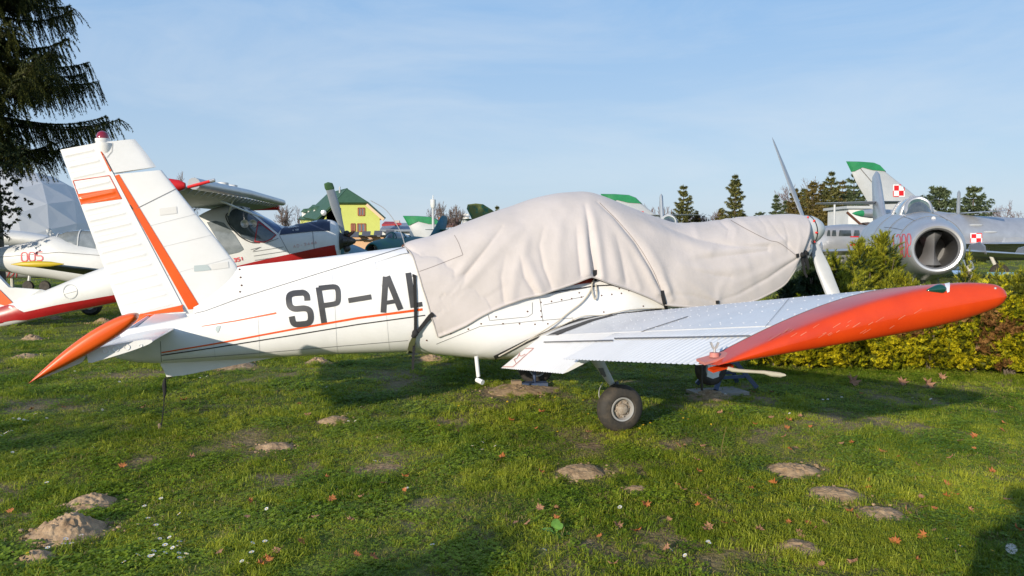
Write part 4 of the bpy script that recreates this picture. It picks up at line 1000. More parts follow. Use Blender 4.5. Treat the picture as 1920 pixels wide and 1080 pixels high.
# ---- swept wing jet with a nose intake, seen near the right edge and again farther off
def jet(name_lab, cat_, origin, dirv, k, mb_, fin_m, glass, wheels=True, z0=0.0):
    psi = math.atan2(dirv[1], dirv[0]); fr = Frame(origin, psi)
    r = thing('jet_fighter', name_lab, cat_, (origin[0], origin[1], 0), psi)
    W_ = lambda u, v, w: fr.W(u * k, v * k, z0 + w * k)
    st = smooth_st([(0.0, 1.56, .43, .43), (-.15, 1.56, .49, .49), (-.6, 1.57, .57, .57), (-1.6, 1.58, .68, .69), (-3, 1.6, .73, .76), (-5, 1.62, .74, .78), (-7, 1.66, .66, .66), (-8.6, 1.74, .48, .46), (-9.4, 1.78, .36, .36)])
    rows = [[W_(a[0], math.cos(t) * a[2], a[1] + math.sin(t) * a[3]) for t in [2 * math.pi * i / 40 for i in range(40)]] for a in st]
    q = MB(); q.grid(rows, True, False, True); body = q.build('fuselage', mb_, r); bv = q.bvh()
    q = MB(); cc = W_(0, 0, 1.56); q.lathe(cc, fr.U, [(-.05 * k, .455 * k), (.0, .435 * k), (.018 * k, .41 * k), (.01 * k, .375 * k), (-.06 * k, .345 * k)], 48); q.build('intake_lip', M['silver'] if mb_ is M['silver'] else mb_, r)
    q = MB(); q.lathe(cc, fr.U, [(-.05 * k, .347 * k), (-.5 * k, .36 * k), (-1.3 * k, .36 * k)], 40); q.lathe(cc, fr.U, [(-1.3 * k, .36 * k), (-1.3 * k, .001)], 40); q.build('intake_duct', mat('dark_duct', (.12, .12, .12), .5, .3) if 'dark_duct' not in D.materials else D.materials['dark_duct'], r)
    q = MB(); rows = []
    for i in range(15):
        z = -.355 + .71 * i / 14; hw = .055 + .20 * (abs(z + .02) / .355) ** 2.0; hw = min(hw, math.sqrt(max(0, .355 ** 2 - z * z)) * .98 + .004)
        rows.append([W_(-.95, -hw * 1.3, 1.56 + z), W_(-.42, -hw * .85, 1.56 + z), W_(-.26, 0, 1.56 + z), W_(-.42, hw * .85, 1.56 + z), W_(-.95, hw * 1.3, 1.56 + z)])
    q.grid(rows); q.build('intake_splitter', M['silver'], r)
    # canopy
    q = MB(); rows = []
    for u, hw, h in ((-1.78, .16, .06), (-1.95, .24, .25), (-2.25, .30, .40), (-2.7, .33, .44), (-3.3, .32, .41), (-4.0, .25, .30), (-4.6, .14, .16), (-5.0, .03, .04)):
        rows.append([W_(u, hw * math.cos(t), 2.20 + h * math.sin(t)) for t in [math.pi * i / 18 for i in range(19)]])
    q.grid(rows); q.build('canopy', glass, r); 
    for u, hw, h, rr in ((-2.28, .305, .415, .03), (-3.35, .325, .42, .025), (-4.3, .21, .25, .03)):
        q = MB(); q.tube([W_(u, hw * math.cos(t), 2.20 + h * math.sin(t)) for t in [math.pi * i / 16 for i in range(17)]], rr * k, 6); q.build('canopy_frame', mb_, r)
    wc = W_(-2.02, 0, 2.385); wn = (fr.U + Vector((0, 0, .55))).normalized(); a1 = fr.V; a2 = wn.cross(a1).normalized()
    q = MB(); q.grid([[wc + wn * h + a1 * (math.cos(t) * rr * k) + a2 * (math.sin(t) * rr * 1.05 * k) for t in [2 * math.pi * i / 28 for i in range(28)]] for h, rr in ((-.05, .27), (.0, .255), (.02, .225), (.01, .20))], True); fo = q.build('windscreen_frame', mb_, r)
    q = MB(); q.grid([[wc + wn * .012 + a1 * (math.cos(t) * rr * k) + a2 * (math.sin(t) * rr * 1.05 * k) for t in [2 * math.pi * i / 28 for i in range(28)]] for rr in (.2, .001)], True); q.build('windscreen', mat('green_screen_glass', (.05, .09, .085), .07, coat=1, vs=5, col2=(.16, .20, .19)) if 'green_screen_glass' not in D.materials else D.materials['green_screen_glass'], r)
    q = MB(); q.ball(W_(-2.9, 0, 2.62), .06 * k, .05 * k, .07 * k); q.build('canopy_fairing', mb_, r)
    # spine, fin, tail
    q = MB(); pts = [W_(-6.3, 0, 2.05), W_(-7.3, 0, 2.45), W_(-8.6, 0, 3.45), W_(-9.1, 0, 3.76), W_(-9.5, 0, 3.80), W_(-9.95, 0, 3.74), W_(-10.0, 0, 3.5), W_(-9.3, 0, 2.1), W_(-9.2, 0, 1.9)]
    f_ = fin_prism(pts, fr.V, .06 * k); f_.build('fin', fin_m, r, angle=60)
    for sg in (1, -1):
        slab_wing(W_(-8.6, sg * .08, 2.86), W_(-9.7, sg * .08, 2.82), W_(-9.9, sg * 1.62, 2.90), W_(-10.4, sg * 1.62, 2.88), .05 * k, .03 * k, (0, 0, 1)).build('tailplane', mb_, r)
        sw = slab_wing(W_(-3.0, sg * .60, 1.52), W_(-6.0, sg * .60, 1.40), W_(-7.4, sg * 4.75, 1.28), W_(-8.7, sg * 4.75, 1.24), .14 * k, .05 * k, (0, 0, 1)); wo = sw.build('wing', mb_, r)
        for fv in (1.7, 3.1):
            ue = -3.0 - 4.4 * (fv - .6) / 4.15; zq = 1.52 - .24 * (fv - .6) / 4.15
            f2 = fin_prism([W_(ue + .15, sg * fv, zq - .05), W_(ue + .0, sg * fv, zq + .14), W_(ue - .5, sg * fv, zq + .24), W_(ue - 1.5, sg * fv, zq + .16), W_(ue - 1.8, sg * fv, zq + .0)], fr.V, .012 * k); f2.build('wing_fence', mb_, wo, smooth=False)
        if wheels:
            q = MB(); q.tube([W_(-5.0, sg * 1.5, 1.35), W_(-5.1, sg * 1.75, .35)], .05 * k, 8); q.tube([W_(-4.6, sg * 1.2, 1.3), W_(-5.05, sg * 1.7, .6)], .03 * k, 6); q.build('main_leg', M['strut'], r)
            q = MB(); q.lathe(W_(-5.1, sg * 1.75, .33), fr.V, [(-.08 * k, .18 * k), (-.08 * k, .29 * k), (0, .33 * k), (.08 * k, .29 * k), (.08 * k, .18 * k), (.06 * k, .001)], 20); q.build('main_wheel', M['tyre'], r)
    q = MB(); q.tube([W_(-1.3, 0, 1.2), W_(-1.25, 0, .35)], .05 * k, 8); q.build('nose_leg', M['strut'], r)
    q = MB(); q.lathe(W_(-1.25, 0, .26), fr.V, [(-.06 * k, .12 * k), (-.06 * k, .22 * k), (0, .25 * k), (.06 * k, .22 * k), (.06 * k, .12 * k), (.05 * k, .001)], 20); q.build('nose_wheel', M['tyre'], r)
    for sg in (1, -1):
        q = MB(); q.prism([W_(-.9, sg * .18, 1.12), W_(-1.7, sg * .18, 1.02), W_(-1.65, sg * .24, .78), W_(-.95, sg * .24, .86)], fr.V * .015); q.build('gear_door', mb_, r, smooth=False)
    q = MB(); q.tube([W_(-.2, -.43 * 1, 1.1), W_(-.3, -.5, 1.02), W_(.25, -.52, 1.0)], .022 * k, 6); q.build('gun_barrel', M['silverd'], r)
    return r, fr, bv
o_l = at(1757, 466, 13.5)
lim, lfr, lbv = jet('silver swept wing jet fighter numbered 1308 with open nose intake, behind the pine bushes', 'jet fighter', (o_l.x, o_l.y), (-.335, -.942), 1.0, M['silver'], M['silver'], M['glass'], z0=.02)
q = MB(); text_px(q, lbv, '1308', (1671, 441), (1.8, -.12), (.28, 7.0), 1.7, 1.5, .006, 2); q.build('painted_number', M['numred'], lim)
for uu, rr in ((-.62, .575), (-1.62, .695), (-3.02, .765)):
    q = MB(); q.tube([lfr.W(uu, rr * .985 * math.cos(a), 1.59 + .02 + rr * 1.0 * math.sin(a)) for a in [2 * math.pi * i / 48 for i in range(49)]], .006, 4, False); q.build('panel_joint', M['line'], lim)
for a in (35, 62, 118, 150):
    q = MB(); q.tube([lfr.W(u, r_ * math.cos(math.radians(a)), 1.60 + r_ * math.sin(math.radians(a))) for u, r_ in ((-.65, .572), (-1.1, .64), (-1.6, .692), (-2.3, .73))], .004, 4, False); q.build('panel_joint', M['line'], lim)
q = MB(); q.lathe(lfr.W(-.45, 0, 2.14), lfr.U, [(0.03, .001), (.03, .035), (0, .045), (-.1, .04)], 16); q.build('camera_port', M['silver'], lim)
c3 = at(1268, 412, 25); jet('grey jet fighter far behind the middle of the covered cowling, only canopy and tail showing', 'jet fighter', (c3.x - .27 * 2.2, c3.y - .963 * 2.2), (-.16, -.987), 1.0, M['pgrey'], M['pgrey'], M['glass'])
o3 = at(697, 468, 34); jet('dark teal jet fighter with open intake, behind the registration letters', 'jet fighter', (o3.x, o3.y), (-.33, -.944), .84, M['teal'], M['tealb'], M['glass'])
o4 = at(1208, 455, 43); jet('green and olive camouflaged jet, only its fin rising above the cover', 'jet fighter', (o4.x, o4.y), (1, .12), 1.02, M['camo'], M['camo'], M['glass'])
o5 = at(1808, 450, 32); jet('grey jet with red tipped fin showing above the silver spine at far right', 'jet fighter', (o5.x + 5.2, o5.y + 9.5), (.50, .866), 1.05, M['pgrey'], M['pgrey'], M['glass'])

# ---- big variable sweep fighter bomber
def bomber(label, px_fin_te, py_top, d, k, green=True, marks=True):
    psi = math.radians(7.5); p = at(px_fin_te, py_top, d); fr = Frame((p.x, p.y), psi); zt = p.z
    r = thing('fighter_bomber', label, 'jet aircraft', (p.x, p.y, 0), psi); s = d / 32.0 * k
    # side profile is measured in pixels on the nearer one; W_ maps (pixel dx, pixel dy) to its plane
    def Q(dx, dy, v=0.0): return fr.W(dx * s * 32 / F, v * s, zt - dy * s * 32 / F)
    pts = [Q(0, 0), Q(50, 1), Q(64, 6), Q(78, 17), Q(147, 66), Q(200, 98), Q(60, 100), Q(46, 76), Q(20, 38)]
    f_ = fin_prism(pts, fr.V, .10 * s); f_.build('fin', M['pgrey'], r, angle=60); fbv = f_.bvh()
    g_ = fin_prism([Q(-2, -1.5), Q(25, -1.5), Q(52, 0), Q(66, 5), Q(79, 17), Q(50, 15.5), Q(26, 10), Q(9, 18)], fr.V, .135 * s); g_.build('fin_tip', M['green'], r, angle=60)
    q = MB(); rows = []
    for dx, t_, b_, hw in ((46, 112, 152, .45), (80, 106, 160, .62), (120, 98, 170, .75), (170, 88, 178, .82), (215, 93, 180, .85), (260, 98, 182, .85), (330, 101, 184, .85), (480, 104, 182, .78), (640, 112, 172, .55), (760, 125, 160, .25)):
        zt_, zb_ = Q(0, t_).z, Q(0, b_).z; rows.append([fr.W(dx * s * 32 / F, hw * s * math.copysign(abs(math.cos(t)) ** (1 if math.sin(t) < 0 else 1.5), math.cos(t)), (zt_ + zb_) / 2 + (zt_ - zb_) / 2 * math.sin(t)) for t in [2 * math.pi * i / 40 for i in range(40)]])
    q.grid(rows, True, False, True); q.build('fuselage', M['silver'], r); bbv = q.bvh()
    q = MB(); cc = Q(46, 132); rr = 21 * s * 32 / F; q.lathe(cc, fr.U, [(.0, rr), (-.25 * s, rr * .96), (-.26 * s, rr * .90), (.0, rr * .86), (1.0 * s, rr * .7), (1.0 * s, .001)], 32); q.build('exhaust_nozzle', mat('burnt_metal', (.10, .065, .045), .6, .5, vs=5, col2=(.18, .13, .10)) if 'burnt_metal' not in D.materials else D.materials['burnt_metal'], r)
    for sg in (1, -1):
        slab_wing(Q(110, 118, sg * .6), Q(56, 120, sg * .6), Q(40, 116, sg * 2.4), Q(10, 117, sg * 2.4), .06 * s, .03 * s, (0, 0, 1)).build('tailplane', M['pgrey'], r)
        wo = slab_wing(Q(420, 150, sg * .8), Q(190, 152, sg * .8), Q(250, 150, sg * 5.0), Q(190, 151, sg * 5.0), .16 * s, .06 * s, (0, 0, 1)).build('wing', M['silver'], r)
        fin_prism([Q(240, 152, sg * 2.2), Q(245, 140, sg * 2.2), Q(270, 138, sg * 2.2), Q(300, 144, sg * 2.2), Q(330, 152, sg * 2.2)], fr.V, .02).build('wing_fence', M['silver'], wo, smooth=False)
        q = MB(); q.tube([Q(250, 160, sg * 1.2), Vector((*Q(250, 160, sg * 1.9)[:2], .4))], .07 * s, 8); q.build('main_leg', M['strut'], r)
        wc_ = Q(250, 160, sg * 1.9); q = MB(); q.lathe(Vector((wc_.x, wc_.y, .42 * s)), fr.V, [(-.12, .2), (-.12, .38), (0, .42), (.12, .38), (.12, .2), (.1, .001)], 20); q.build('main_wheel', M['tyre'], r)
    q = MB(); q.tube([Q(540, 165, 0), Vector((*Q(540, 165, 0)[:2], .3))], .07 * s, 8); q.build('nose_leg', M['strut'], r)
    q = MB(); rows = []
    for dx, h, hw in ((470, 0, .2), (500, 16, .35), (540, 20, .38), (580, 10, .3), (610, 0, .1)): rows.append([Q(dx, 106, 0) + fr.V * (hw * s * math.cos(t)) + Vector((0, 0, (h * s * 32 / F + .02) * math.sin(t))) for t in [math.pi * i / 12 for i in range(13)]])
    q.grid(rows); q.build('canopy', M['glass'], r)
    return r, fr, Q, fbv, bbv
su, sfr, SQ, sfb, sbb = bomber('large silver jet with green tipped fin and square red white markings behind the numbered fighter', 1588, 304, 32, 1.0)
checker(sfb, 1674, 346, 1696, 369, su); checker(sbb, 1819, 437, 1841, 456, su)
q = MB(); strip(q, sfb, [(1612, 315), (1635, 342), (1645, 355)], 1.4, .02); q.build('hinge_line', M['line'], su)
for px, py in ((1830, 422), (1857, 435)):
    h = hit(sbb, px, py, 0); q = MB(); q.ball(h, .34, .07, .05, M=Matrix.Rotation(sfr.psi, 3, 'Z')) if h else None; q.build('scoop', M['pgrey'], su)
s2_, f2_, Q2_, fb2_, bb2_ = bomber('white jet with green tipped fin rising behind the highest point of the cover', 1128, 365, 44, 1.0)
checker(fb2_, 1194, 396, 1207, 410, s2_) if hit(fb2_, 1200, 400) else None
bomber('distant white jet with pale green fin tip behind the teal fighter', 757, 406, 70, .94)
# drop tank, shed, poles, transport
tk = thing('drop_tank', 'silver drop tank with green nose cone, behind the high tailplane of the numbered fighter', 'drop tank', tuple(at(1650, 400, 24)), 0)
a_, b_ = at(1598, 400, 24), at(1720, 402, 25); q = MB(); ln = (b_ - a_).length; ax_ = (b_ - a_).normalized(); rr = 8.5 * 24.4 / F
q.lathe(a_, ax_, [(.14 * ln, rr * .75), (.26 * ln, rr * .97), (.5 * ln, rr), (.8 * ln, rr * .85), (ln, rr * .3)], 24, True, True); q.build('tank_body', M['silver'], tk)
q = MB(); q.lathe(a_, ax_, [(0, .01), (.05 * ln, rr * .4), (.14 * ln, rr * .75)], 20, True); q.build('nose_cone', M['green'], tk)
q = MB(); q.tube([a_.lerp(b_, .5) - Vector((0, 0, rr)), Vector((*a_.lerp(b_, .5)[:2], 0))], .05, 8); q.build('stand_post', M['strut'], tk)
sh = thing('storage_shed', 'white box shaped shed behind the exhaust of the large silver jet', 'shed', tuple(gp(1640, 520)), 0)
def boxpx(x0, x1, y0, y1, d, dep, yaw=0.0, z0=None):   # a box whose front face is seen between these pixels at distance d
    a = at(x0, y0, d); b = at(x1, y0, d); zt_ = a.z; zb_ = at(x0, y1, d).z if z0 is None else z0
    dirx = (b - a); dirx.z = 0; nrm_ = Vector((-dirx.y, dirx.x, 0)).normalized()
    mb = MB(); P_ = [Vector((a.x, a.y, zb_)), Vector((b.x, b.y, zb_)), Vector((b.x, b.y, zt_)), Vector((a.x, a.y, zt_))]; mb.prism(P_, nrm_ * dep); return mb
boxpx(1591, 1685, 390, 440, 46, 3, z0=0).build('wall', M['gwhite'], sh, smooth=False)
q = boxpx(1588, 1688, 386, 391, 45.8, 3.5); q.build('roof', M['pgrey'], sh, smooth=False)
def post(name, label, cat_, px, y0, d, r0, m_, py1=None):
    p = at(px, y0, d); q = MB(); q.tube([Vector((p.x, p.y, 0)), p], [r0, r0 * .8], 8); o = q.build(name, m_); tag(o, label, cat_); return p
post('lamp_post', 'thin grey post standing before the spruces, beside the silver tailplane', 'post', 1565, 383, 40, .07, M['pgrey'])
pp = post('camera_pole', 'thin grey pole carrying a white dome camera before the bare trees', 'camera pole', 812, 385, 60, .12, M['pgrey'])
q = MB(); q.lathe(pp + Vector((0, 0, .0)), (0, 0, 1), [(-.25, .001), (-.2, .16), (0, .22), (.45, .22), (.5, .05), (.8, .03)], 14); tag(q.build('surveillance_camera', M['gwhite']), 'white dome camera on top of the thin grey pole', 'camera')
q = MB(); q.tube([at(1588, 398, 30), at(1622, 428, 30)], .05, 8); tag(q.build('tow_bar', M['rust']), 'slanting rusty brown bar leaning beside the jet exhaust', 'bar')
tr = thing('small_plane', 'pale silver cabin aircraft with a row of windows behind the propeller spinner', 'aircraft', tuple(gp(1590, 560)), 0)
tf = Frame(at(1590, 450, 24)[:2], math.radians(6)); q = MB()
q.grid(loft(tf, smooth_st([(-2.2, 1.5, .2, .2), (-1.4, 1.55, .5, .45), (-.8, 1.6, .62, .62, 2.6), (.2, 1.62, .65, .66, 2.6), (.7, 1.58, .6, .6, 2.4), (1.2, 1.45, .5, .42), (1.9, 1.35, .25, .2)])), True, True, True); q.build('fuselage', M['silver'], tr); tvb = q.bvh()
for x0, x1 in ((1550, 1557), (1559, 1568), (1572, 1596), (1600, 1612)):
    q = MB(); ruled(q, tvb, [(x0 + 2, 432), (x1 - 1, 432)], [(x0, 443), (x1, 443)], 4, 3, .01); q.build('window', M['glass'], tr)
q = MB(); strip(q, tvb, [(1594, 444), (1612, 444)], 2, .012); q.build('red_stripe', M['red'], tr)
q = MB(); strip(q, tvb, [(1594, 459), (1604, 459)], 4, .012); q.build('red_stripe', M['red'], tr)
q = MB(); rows = []
pf = gp(1888, 570); q.box(Vector((at(1888, 512, 14.5).x, 14.5, 1.07)), .26, .2, .02, Matrix.Rotation(.1, 3, 'X')); 
tq = q.build('covered_panel', mat('turquoise_board', (.22, .50, .55), .5)); tag(tq, 'pale turquoise board lying beyond the right end of the hedge', 'board')
q2 = MB(); q2.tube([Vector((at(1888, 512, 14.5).x, 14.5, .92)), Vector((at(1888, 512, 14.5).x, 14.5, 0))], .04, 8); q2.build('leg', M['strut'], tq); 
ROOTM.pop('x', None)
sgb = thing('info_board', 'small tilted blue and white information board below the open intake', 'information board', tuple(gp(1797, 570)), 0)
q = MB(); pb = at(1797, 511, 12.3); q.box(pb, .085, .05, .008, Matrix.Rotation(.6, 3, 'X')); q.build('board', mat('info_blue', (.25, .38, .55), .4), sgb, smooth=False); q = MB(); q.tube([pb, Vector((pb.x, pb.y, 0))], .015, 6); q.build('post', M['strut'], sgb)

# ------------------------------------------------------------------ high wing aircraft 351
B = Frame((-5.8, 15.9), math.radians(7.6))
wil = thing('high_wing_aircraft', 'white and red high wing aircraft numbered 351 with navy nose panel, parked behind', 'aircraft', (-5.8, 15.9, 0), math.radians(7.6))
def wst(px, yt, yb, hw, e=2.4):
    u, zt = B.uw(px, yt, 0); _, zb = B.uw(px, yb, 0); return (u, (zt + zb) / 2, hw, (zt - zb) / 2, e)
q = MB(); rows = loft(B, smooth_st([wst(-60, 592, 624, .10), wst(-20, 581, 618, .13), wst(22, 568, 610, .16), wst(60, 554, 601, .20), wst(90, 543, 595, .24), wst(150, 518, 582, .30), wst(220, 490, 567, .36), wst(330, 432, 545, .44, 2.8), wst(400, 392, 535, .50, 3), wst(452, 386, 530, .50, 3), wst(490, 404, 525, .48, 3), wst(530, 424, 520, .45, 2.6), wst(560, 420, 512, .45, 2.2), wst(600, 412, 506, .44, 2.1), wst(622, 413, 502, .42, 2.1), wst(634, 420, 495, .36, 2.1), wst(637, 432, 484, .22, 2)], 4), 48)
q.grid(rows, True, True, True); q.build('fuselage', M['gwhite'], wil); wb = q.bvh()
q = MB(); ruled(q, wb, [(528, 430), (545, 420), (580, 414), (618, 411.5)], [(524, 441), (550, 438), (590, 434), (619, 433)], 20, 6, .012); q.build('nose_panel', M['navy'], wil)
q = MB(); ruled(q, wb, [(443, 499), (480, 490), (545, 476), (600, 464), (627, 459)], [(443, 503), (480, 500), (545, 497), (600, 490), (632, 483)], 20, 4, .012)
q.build('red_stripe', M['wred'], wil)
q = MB(); ruled(q, wb, [(-50, 596), (-10, 580), (22, 570), (42, 586), (110, 571), (217, 552)], [(-50, 624), (-20, 618), (20, 611), (60, 602), (110, 592), (222, 569)], 24, 4, .012); q.build('red_stripe', M['wred'], wil)
q = MB(); ruled(q, wb, [(388, 417), (405, 414), (420, 418)], [(425, 478), (448, 473), (456, 468)], 8, 8, .012); ruled(q, wb, [(420, 418), (440, 440)], [(456, 468), (456, 466)], 5, 6, .012); q.build('rear_window', M['glassl'], wil)
q = MB(); poly_decal(q, wb, [(426, 405), (436, 394), (452, 388), (518, 439), (509, 448), (495, 454), (476, 454), (456, 446), (430, 420)], .012, 4); fw = q.build('door_window', M['glass'], wil)
for px, py in ((459, 420), (474, 420)):
    h = hit(wb, px, py, .02); q = MB(); q.lathe(h, B.V, [(0, .085), (.012, .085), (.012, .06), (.004, .05), (.004, .001)], 18); q.build('dial', M['silver'], wil)
q = MB(); strip(q, wb, [(484, 416), (478, 453), (496, 454), (508, 449), (518, 440), (500, 428), (484, 416)], 2.2, .02, 3); q.build('quarter_window_frame', M['wred'], wil)
q = MB(); strip(q, wb, [(452, 387), (480, 408), (520, 440)], 3.2, .022, 4); q.build('windscreen_pillar', M['gwhite'], wil)
q = MB(); strip(q, wb, cat([(427, 400), (424, 408), (432, 424), (450, 443), (470, 454), (486, 455)], 4), 2.0, .018, 4); q.build('door_seal', M['black'], wil)
q = MB(); ruled(q, wb, [(462, 389), (485, 396), (512, 408), (533, 423)], [(462, 391), (485, 409), (505, 424), (521, 438)], 12, 5, .014); q.build('windscreen', M['glassb'], wil)
for P_ in ([(475, 470), (490, 463), (470, 468)], [(500, 455), (522, 447)], [(474, 472), (532, 463)], [(476, 480), (536, 471)], [(478, 488), (540, 479)], [(524, 442), (549, 487)], [(584, 411), (590, 475)]):
    q = MB(); strip(q, wb, P_, .9, .01); q.build('panel_line', M['line'], wil)
q = MB(); text_px(q, wb, '351', (438, 485), (1.15, -.22), (.15, 1.0), 1.7, 1.6, .014, 1.5); q.build('painted_number', M['numred'], wil)
q = MB(); text_px(q, wb, 'AEROSHELL', (541, 427), (.42, -.07), (.08, .38), .55, 1.2, .02, 1); text_px(q, wb, 'W 100', (549, 432), (.42, -.07), (.08, .38), .55, 1.4, .02, 1); q.build('oil_lettering', M['gwhite'], wil)
q = MB(); text_px(q, wb, 'AD-344A', (550, 460), (1.0, -.18), (.1, .8), .5, 2.6, .014, 1); q.build('faded_lettering', M['pink'], wil)
# emblem ghost on the tail boom
q = MB(); strip(q, wb, [(132 + 13 * math.cos(t), 547 + 13 * math.sin(t)) for t in [2 * math.pi * i / 24 for i in range(25)]], 1.3, .012, 3); strip(q, wb, [(120, 551), (144, 545)], 2, .012, 3); q.build('faded_emblem', M['pgrey'], wil)
# wing, seen from below
LEn, LEf = B.side(350, 352, 5.3), B.side(523, 384, -5.3)
cu = -B.U * 1.45 + Vector((0, 0, -.16))
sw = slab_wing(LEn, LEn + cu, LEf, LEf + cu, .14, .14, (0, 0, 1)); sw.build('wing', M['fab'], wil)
q = MB(); q.tube([LEn + B.U * .10 + Vector((0, 0, .06)), LEn.lerp(LEf, .45) + B.U * .10 + Vector((0, 0, .09)), LEf + B.U * .10 + Vector((0, 0, .06))], .085, 12); q.build('leading_edge_slat', M['silver'], wil)
for k in range(24):
    p = LEn.lerp(LEf, (k + .5) / 24); q = MB(); q.tube([p + B.U * .06 + Vector((0, 0, 0.0)), p - B.U * .05 + Vector((0, 0, -.08))], .010, 5); q.build('slat_glint_rod', M['pgrey'], wil)  # added pale rods imitate the serrated sun reflections under the slat
for t in (.35, .44): 
    p = LEn.lerp(LEf, t) + B.U * -.2 + Vector((0, 0, .14)); q = MB(); q.lathe(p, (0, 0, 1), [(0, .10), (.12, .10), (.13, .07)], 14, True, True); q.build('fuel_cap', M['gwhite'], wil)
q = MB(); q.lathe(LEn + Vector((0, 0, .03)) - B.U * .55, B.U, [(-.8, .02), (-.5, .08), (-.2, .11), (.2, .115), (.45, .08), (.53, .04)], 20, True, True); q.build('wing_tip_fairing', M['red'], wil)
pt0 = B.side(352, 351, 5.3); pt1 = B.side(403, 337.5, 5.3); q = MB(); q.tube([pt0, pt1], .022, 8); pto = q.build('pitot_tube', M['red'], wil); q = MB(); q.tube([pt0.lerp(pt1, .82), pt0.lerp(pt1, 1.0)], .026, 8); q.build('pitot_tip', M['silver'], pto)
q = MB(); q.tube([LEf + Vector((0, 0, -.05)), LEf + cu], [.10, .02], 8); q.build('wing_tip_fairing', M['red'], wil)
q = MB(); q.tube([B.W(.6, .5, 2.2), LEn.lerp(LEf, .3) - B.U * .4], .02, 6); q.tube([hit(wb, 428, 404, 0), LEn.lerp(LEf, .40) - B.U * .1], .016, 6); q.build('wing_strut', M['gwhite'], wil)
# tail surfaces of 351
u0_, z0_ = B.uw(10, 590, 0); q = fin_prism([B.side(26, 585, 0), B.side(90, 546, 0), B.side(24, 541, 0), B.side(0, 516, 0), B.side(-60, 440, 0), B.side(-130, 420, 0), B.side(-90, 600, 0)], B.V, .05); q.build('fin', M['gwhite'], wil, smooth=False); fv = q.bvh()
q = MB(); ruled(q, fv, [(-60, 510), (0, 543), (24, 567)], [(-60, 560), (-5, 569), (14, 574)], 6, 4, .02); q.build('fin_stripe', M['orange'], wil)
# engine and propeller
ec = B.side(646, 452, 0); q = MB(); q.lathe(ec - B.U * .2, B.U, [(0, .17), (.1, .2), (.2, .13), (.32, .10), (.42, .05), (.45, .001)], 20); q.ball(ec + Vector((0, 0, .16)) + B.U * .05, .07); q.ball(ec + Vector((0, 0, -.16)) + B.U * .05, .08); q.ball(ec + B.V * .12, .07)
q.build('propeller_hub', mat('hub_metal', (.07, .065, .06), .45, .5, var=.3, vs=8), wil)
q = MB(); q.tube(cat([ec + B.U * .12 + Vector((0, 0, .16)), ec + B.U * .2 + B.V * .1 + Vector((0, 0, .2)), ec + B.U * .1 + B.V * .2 + Vector((0, 0, .1))], 4), .03, 6); q.build('counterweight', M['rust'], wil)
ep = B.side(615, 342, 0.25)
def blade(p0, p1, ch, par, m_, tw=.5, name='propeller_blade'):
    q = MB(); d = (p1 - p0).normalized(); tg = B.U.cross(d).normalized(); rows = []
    for k in range(13):
        t = k / 12; c = interp([(0, .35), (.2, .55), (.55, 1), (.9, .9), (.97, .6), (1, .1)], t) * ch; be = tw
        cdn = tg * math.cos(be) + B.U * math.sin(be); nr = cdn.cross(d); rows.append([p0.lerp(p1, t) + cdn * (c * math.cos(a)) + nr * (.14 * c * math.cos(0) * math.sin(a)) for a in [2 * math.pi * j / 12 for j in range(12)]])
    q.grid(rows, True, True, True); return q.build(name, m_, par)
blade(ec + Vector((0, 0, .1)), ep, .115, wil, M['blade'], -.9); blade(ec + Vector((0, 0, -.1)), ec * 2 - ep, .115, wil, M['silverd'], .9)
bt = blade(ep.lerp(ec, .22), ep + (ep - ec) * .004, .118, wil, M['lgreen'], -.9, 'blade_tip')
q = MB(); q.tube([B.W(1.6, .35, 1.0), B.W(1.7, 1.1, .35)], .05, 8); q.build('main_leg', M['strut'], wil)
for sg in (1, -1): q = MB(); q.lathe(B.W(1.7, 1.15 * sg, .32), B.V, [(-.1, .15), (-.1, .28), (0, .32), (.1, .28), (.1, .15), (.08, .001)], 22); q.build('main_wheel', M['tyre'], wil)

# ------------------------------------------------------------------ trainer 005
T = Frame(at(120, 480, 20)[:2], math.radians(9))
tra = thing('training_aircraft', 'white low wing training aircraft numbered 005 with yellow wing tip, beyond the tail', 'aircraft', (T.O.x, T.O.y, 0), math.radians(9))
def tst(px, yt, yb, hw, e=2.4):
    u, zt = T.uw(px, yt, 0); _, zb = T.uw(px, yb, 0); return (u, (zt + zb) / 2, hw, (zt - zb) / 2, e)
q = MB(); q.grid(loft(T, smooth_st([tst(-160, 476, 496, .1), tst(-90, 470, 502, .2), tst(0, 464, 508, .32), tst(60, 453, 518, .42), tst(105, 442, 524, .5), tst(150, 452, 532, .52), tst(200, 460, 535, .52), tst(260, 462, 535, .50), tst(330, 468, 528, .45), tst(380, 480, 520, .3)], 4), 40), True, True, True); q.build('fuselage', M['gwhite'], tra); tvb2 = q.bvh()
q = MB(); rows = []
for px, yt, hw in ((106, 446, .1), (112, 438, .25), (130, 433, .33), (155, 431, .36), (190, 433, .36), (230, 440, .33), (262, 462, .2)):
    u, zt = T.uw(px, yt, 0); zb = T.uw(px, 470, 0)[1]; rows.append([T.W(u, hw * math.copysign(abs(math.cos(t)) ** .7, math.cos(t)), zb + (zt - zb) * math.sin(t)) for t in [math.pi * i / 14 for i in range(15)]])
q.grid(rows); q.build('canopy', M['glassl'], tra)
for px, yt in ((112, 438), (155, 431), (190, 433)):
    u, zt = T.uw(px, yt, 0); zb = T.uw(px, 470, 0)[1]; hw = .26 if px < 120 else .365; q = MB(); q.tube([T.W(u, hw * math.copysign(abs(math.cos(t)) ** .7, math.cos(t)), zb + (zt + .01 - zb) * math.sin(t)) for t in [math.pi * i / 14 for i in range(15)]], .018, 5); q.build('canopy_frame', M['gwhite'], tra)
q = MB(); text_px(q, tvb2, '005', (40, 474), (2.75, -.12), (.15, 2.7), 2.2, 1.2, .012, 2); q.build('painted_number', M['numred'], tra)
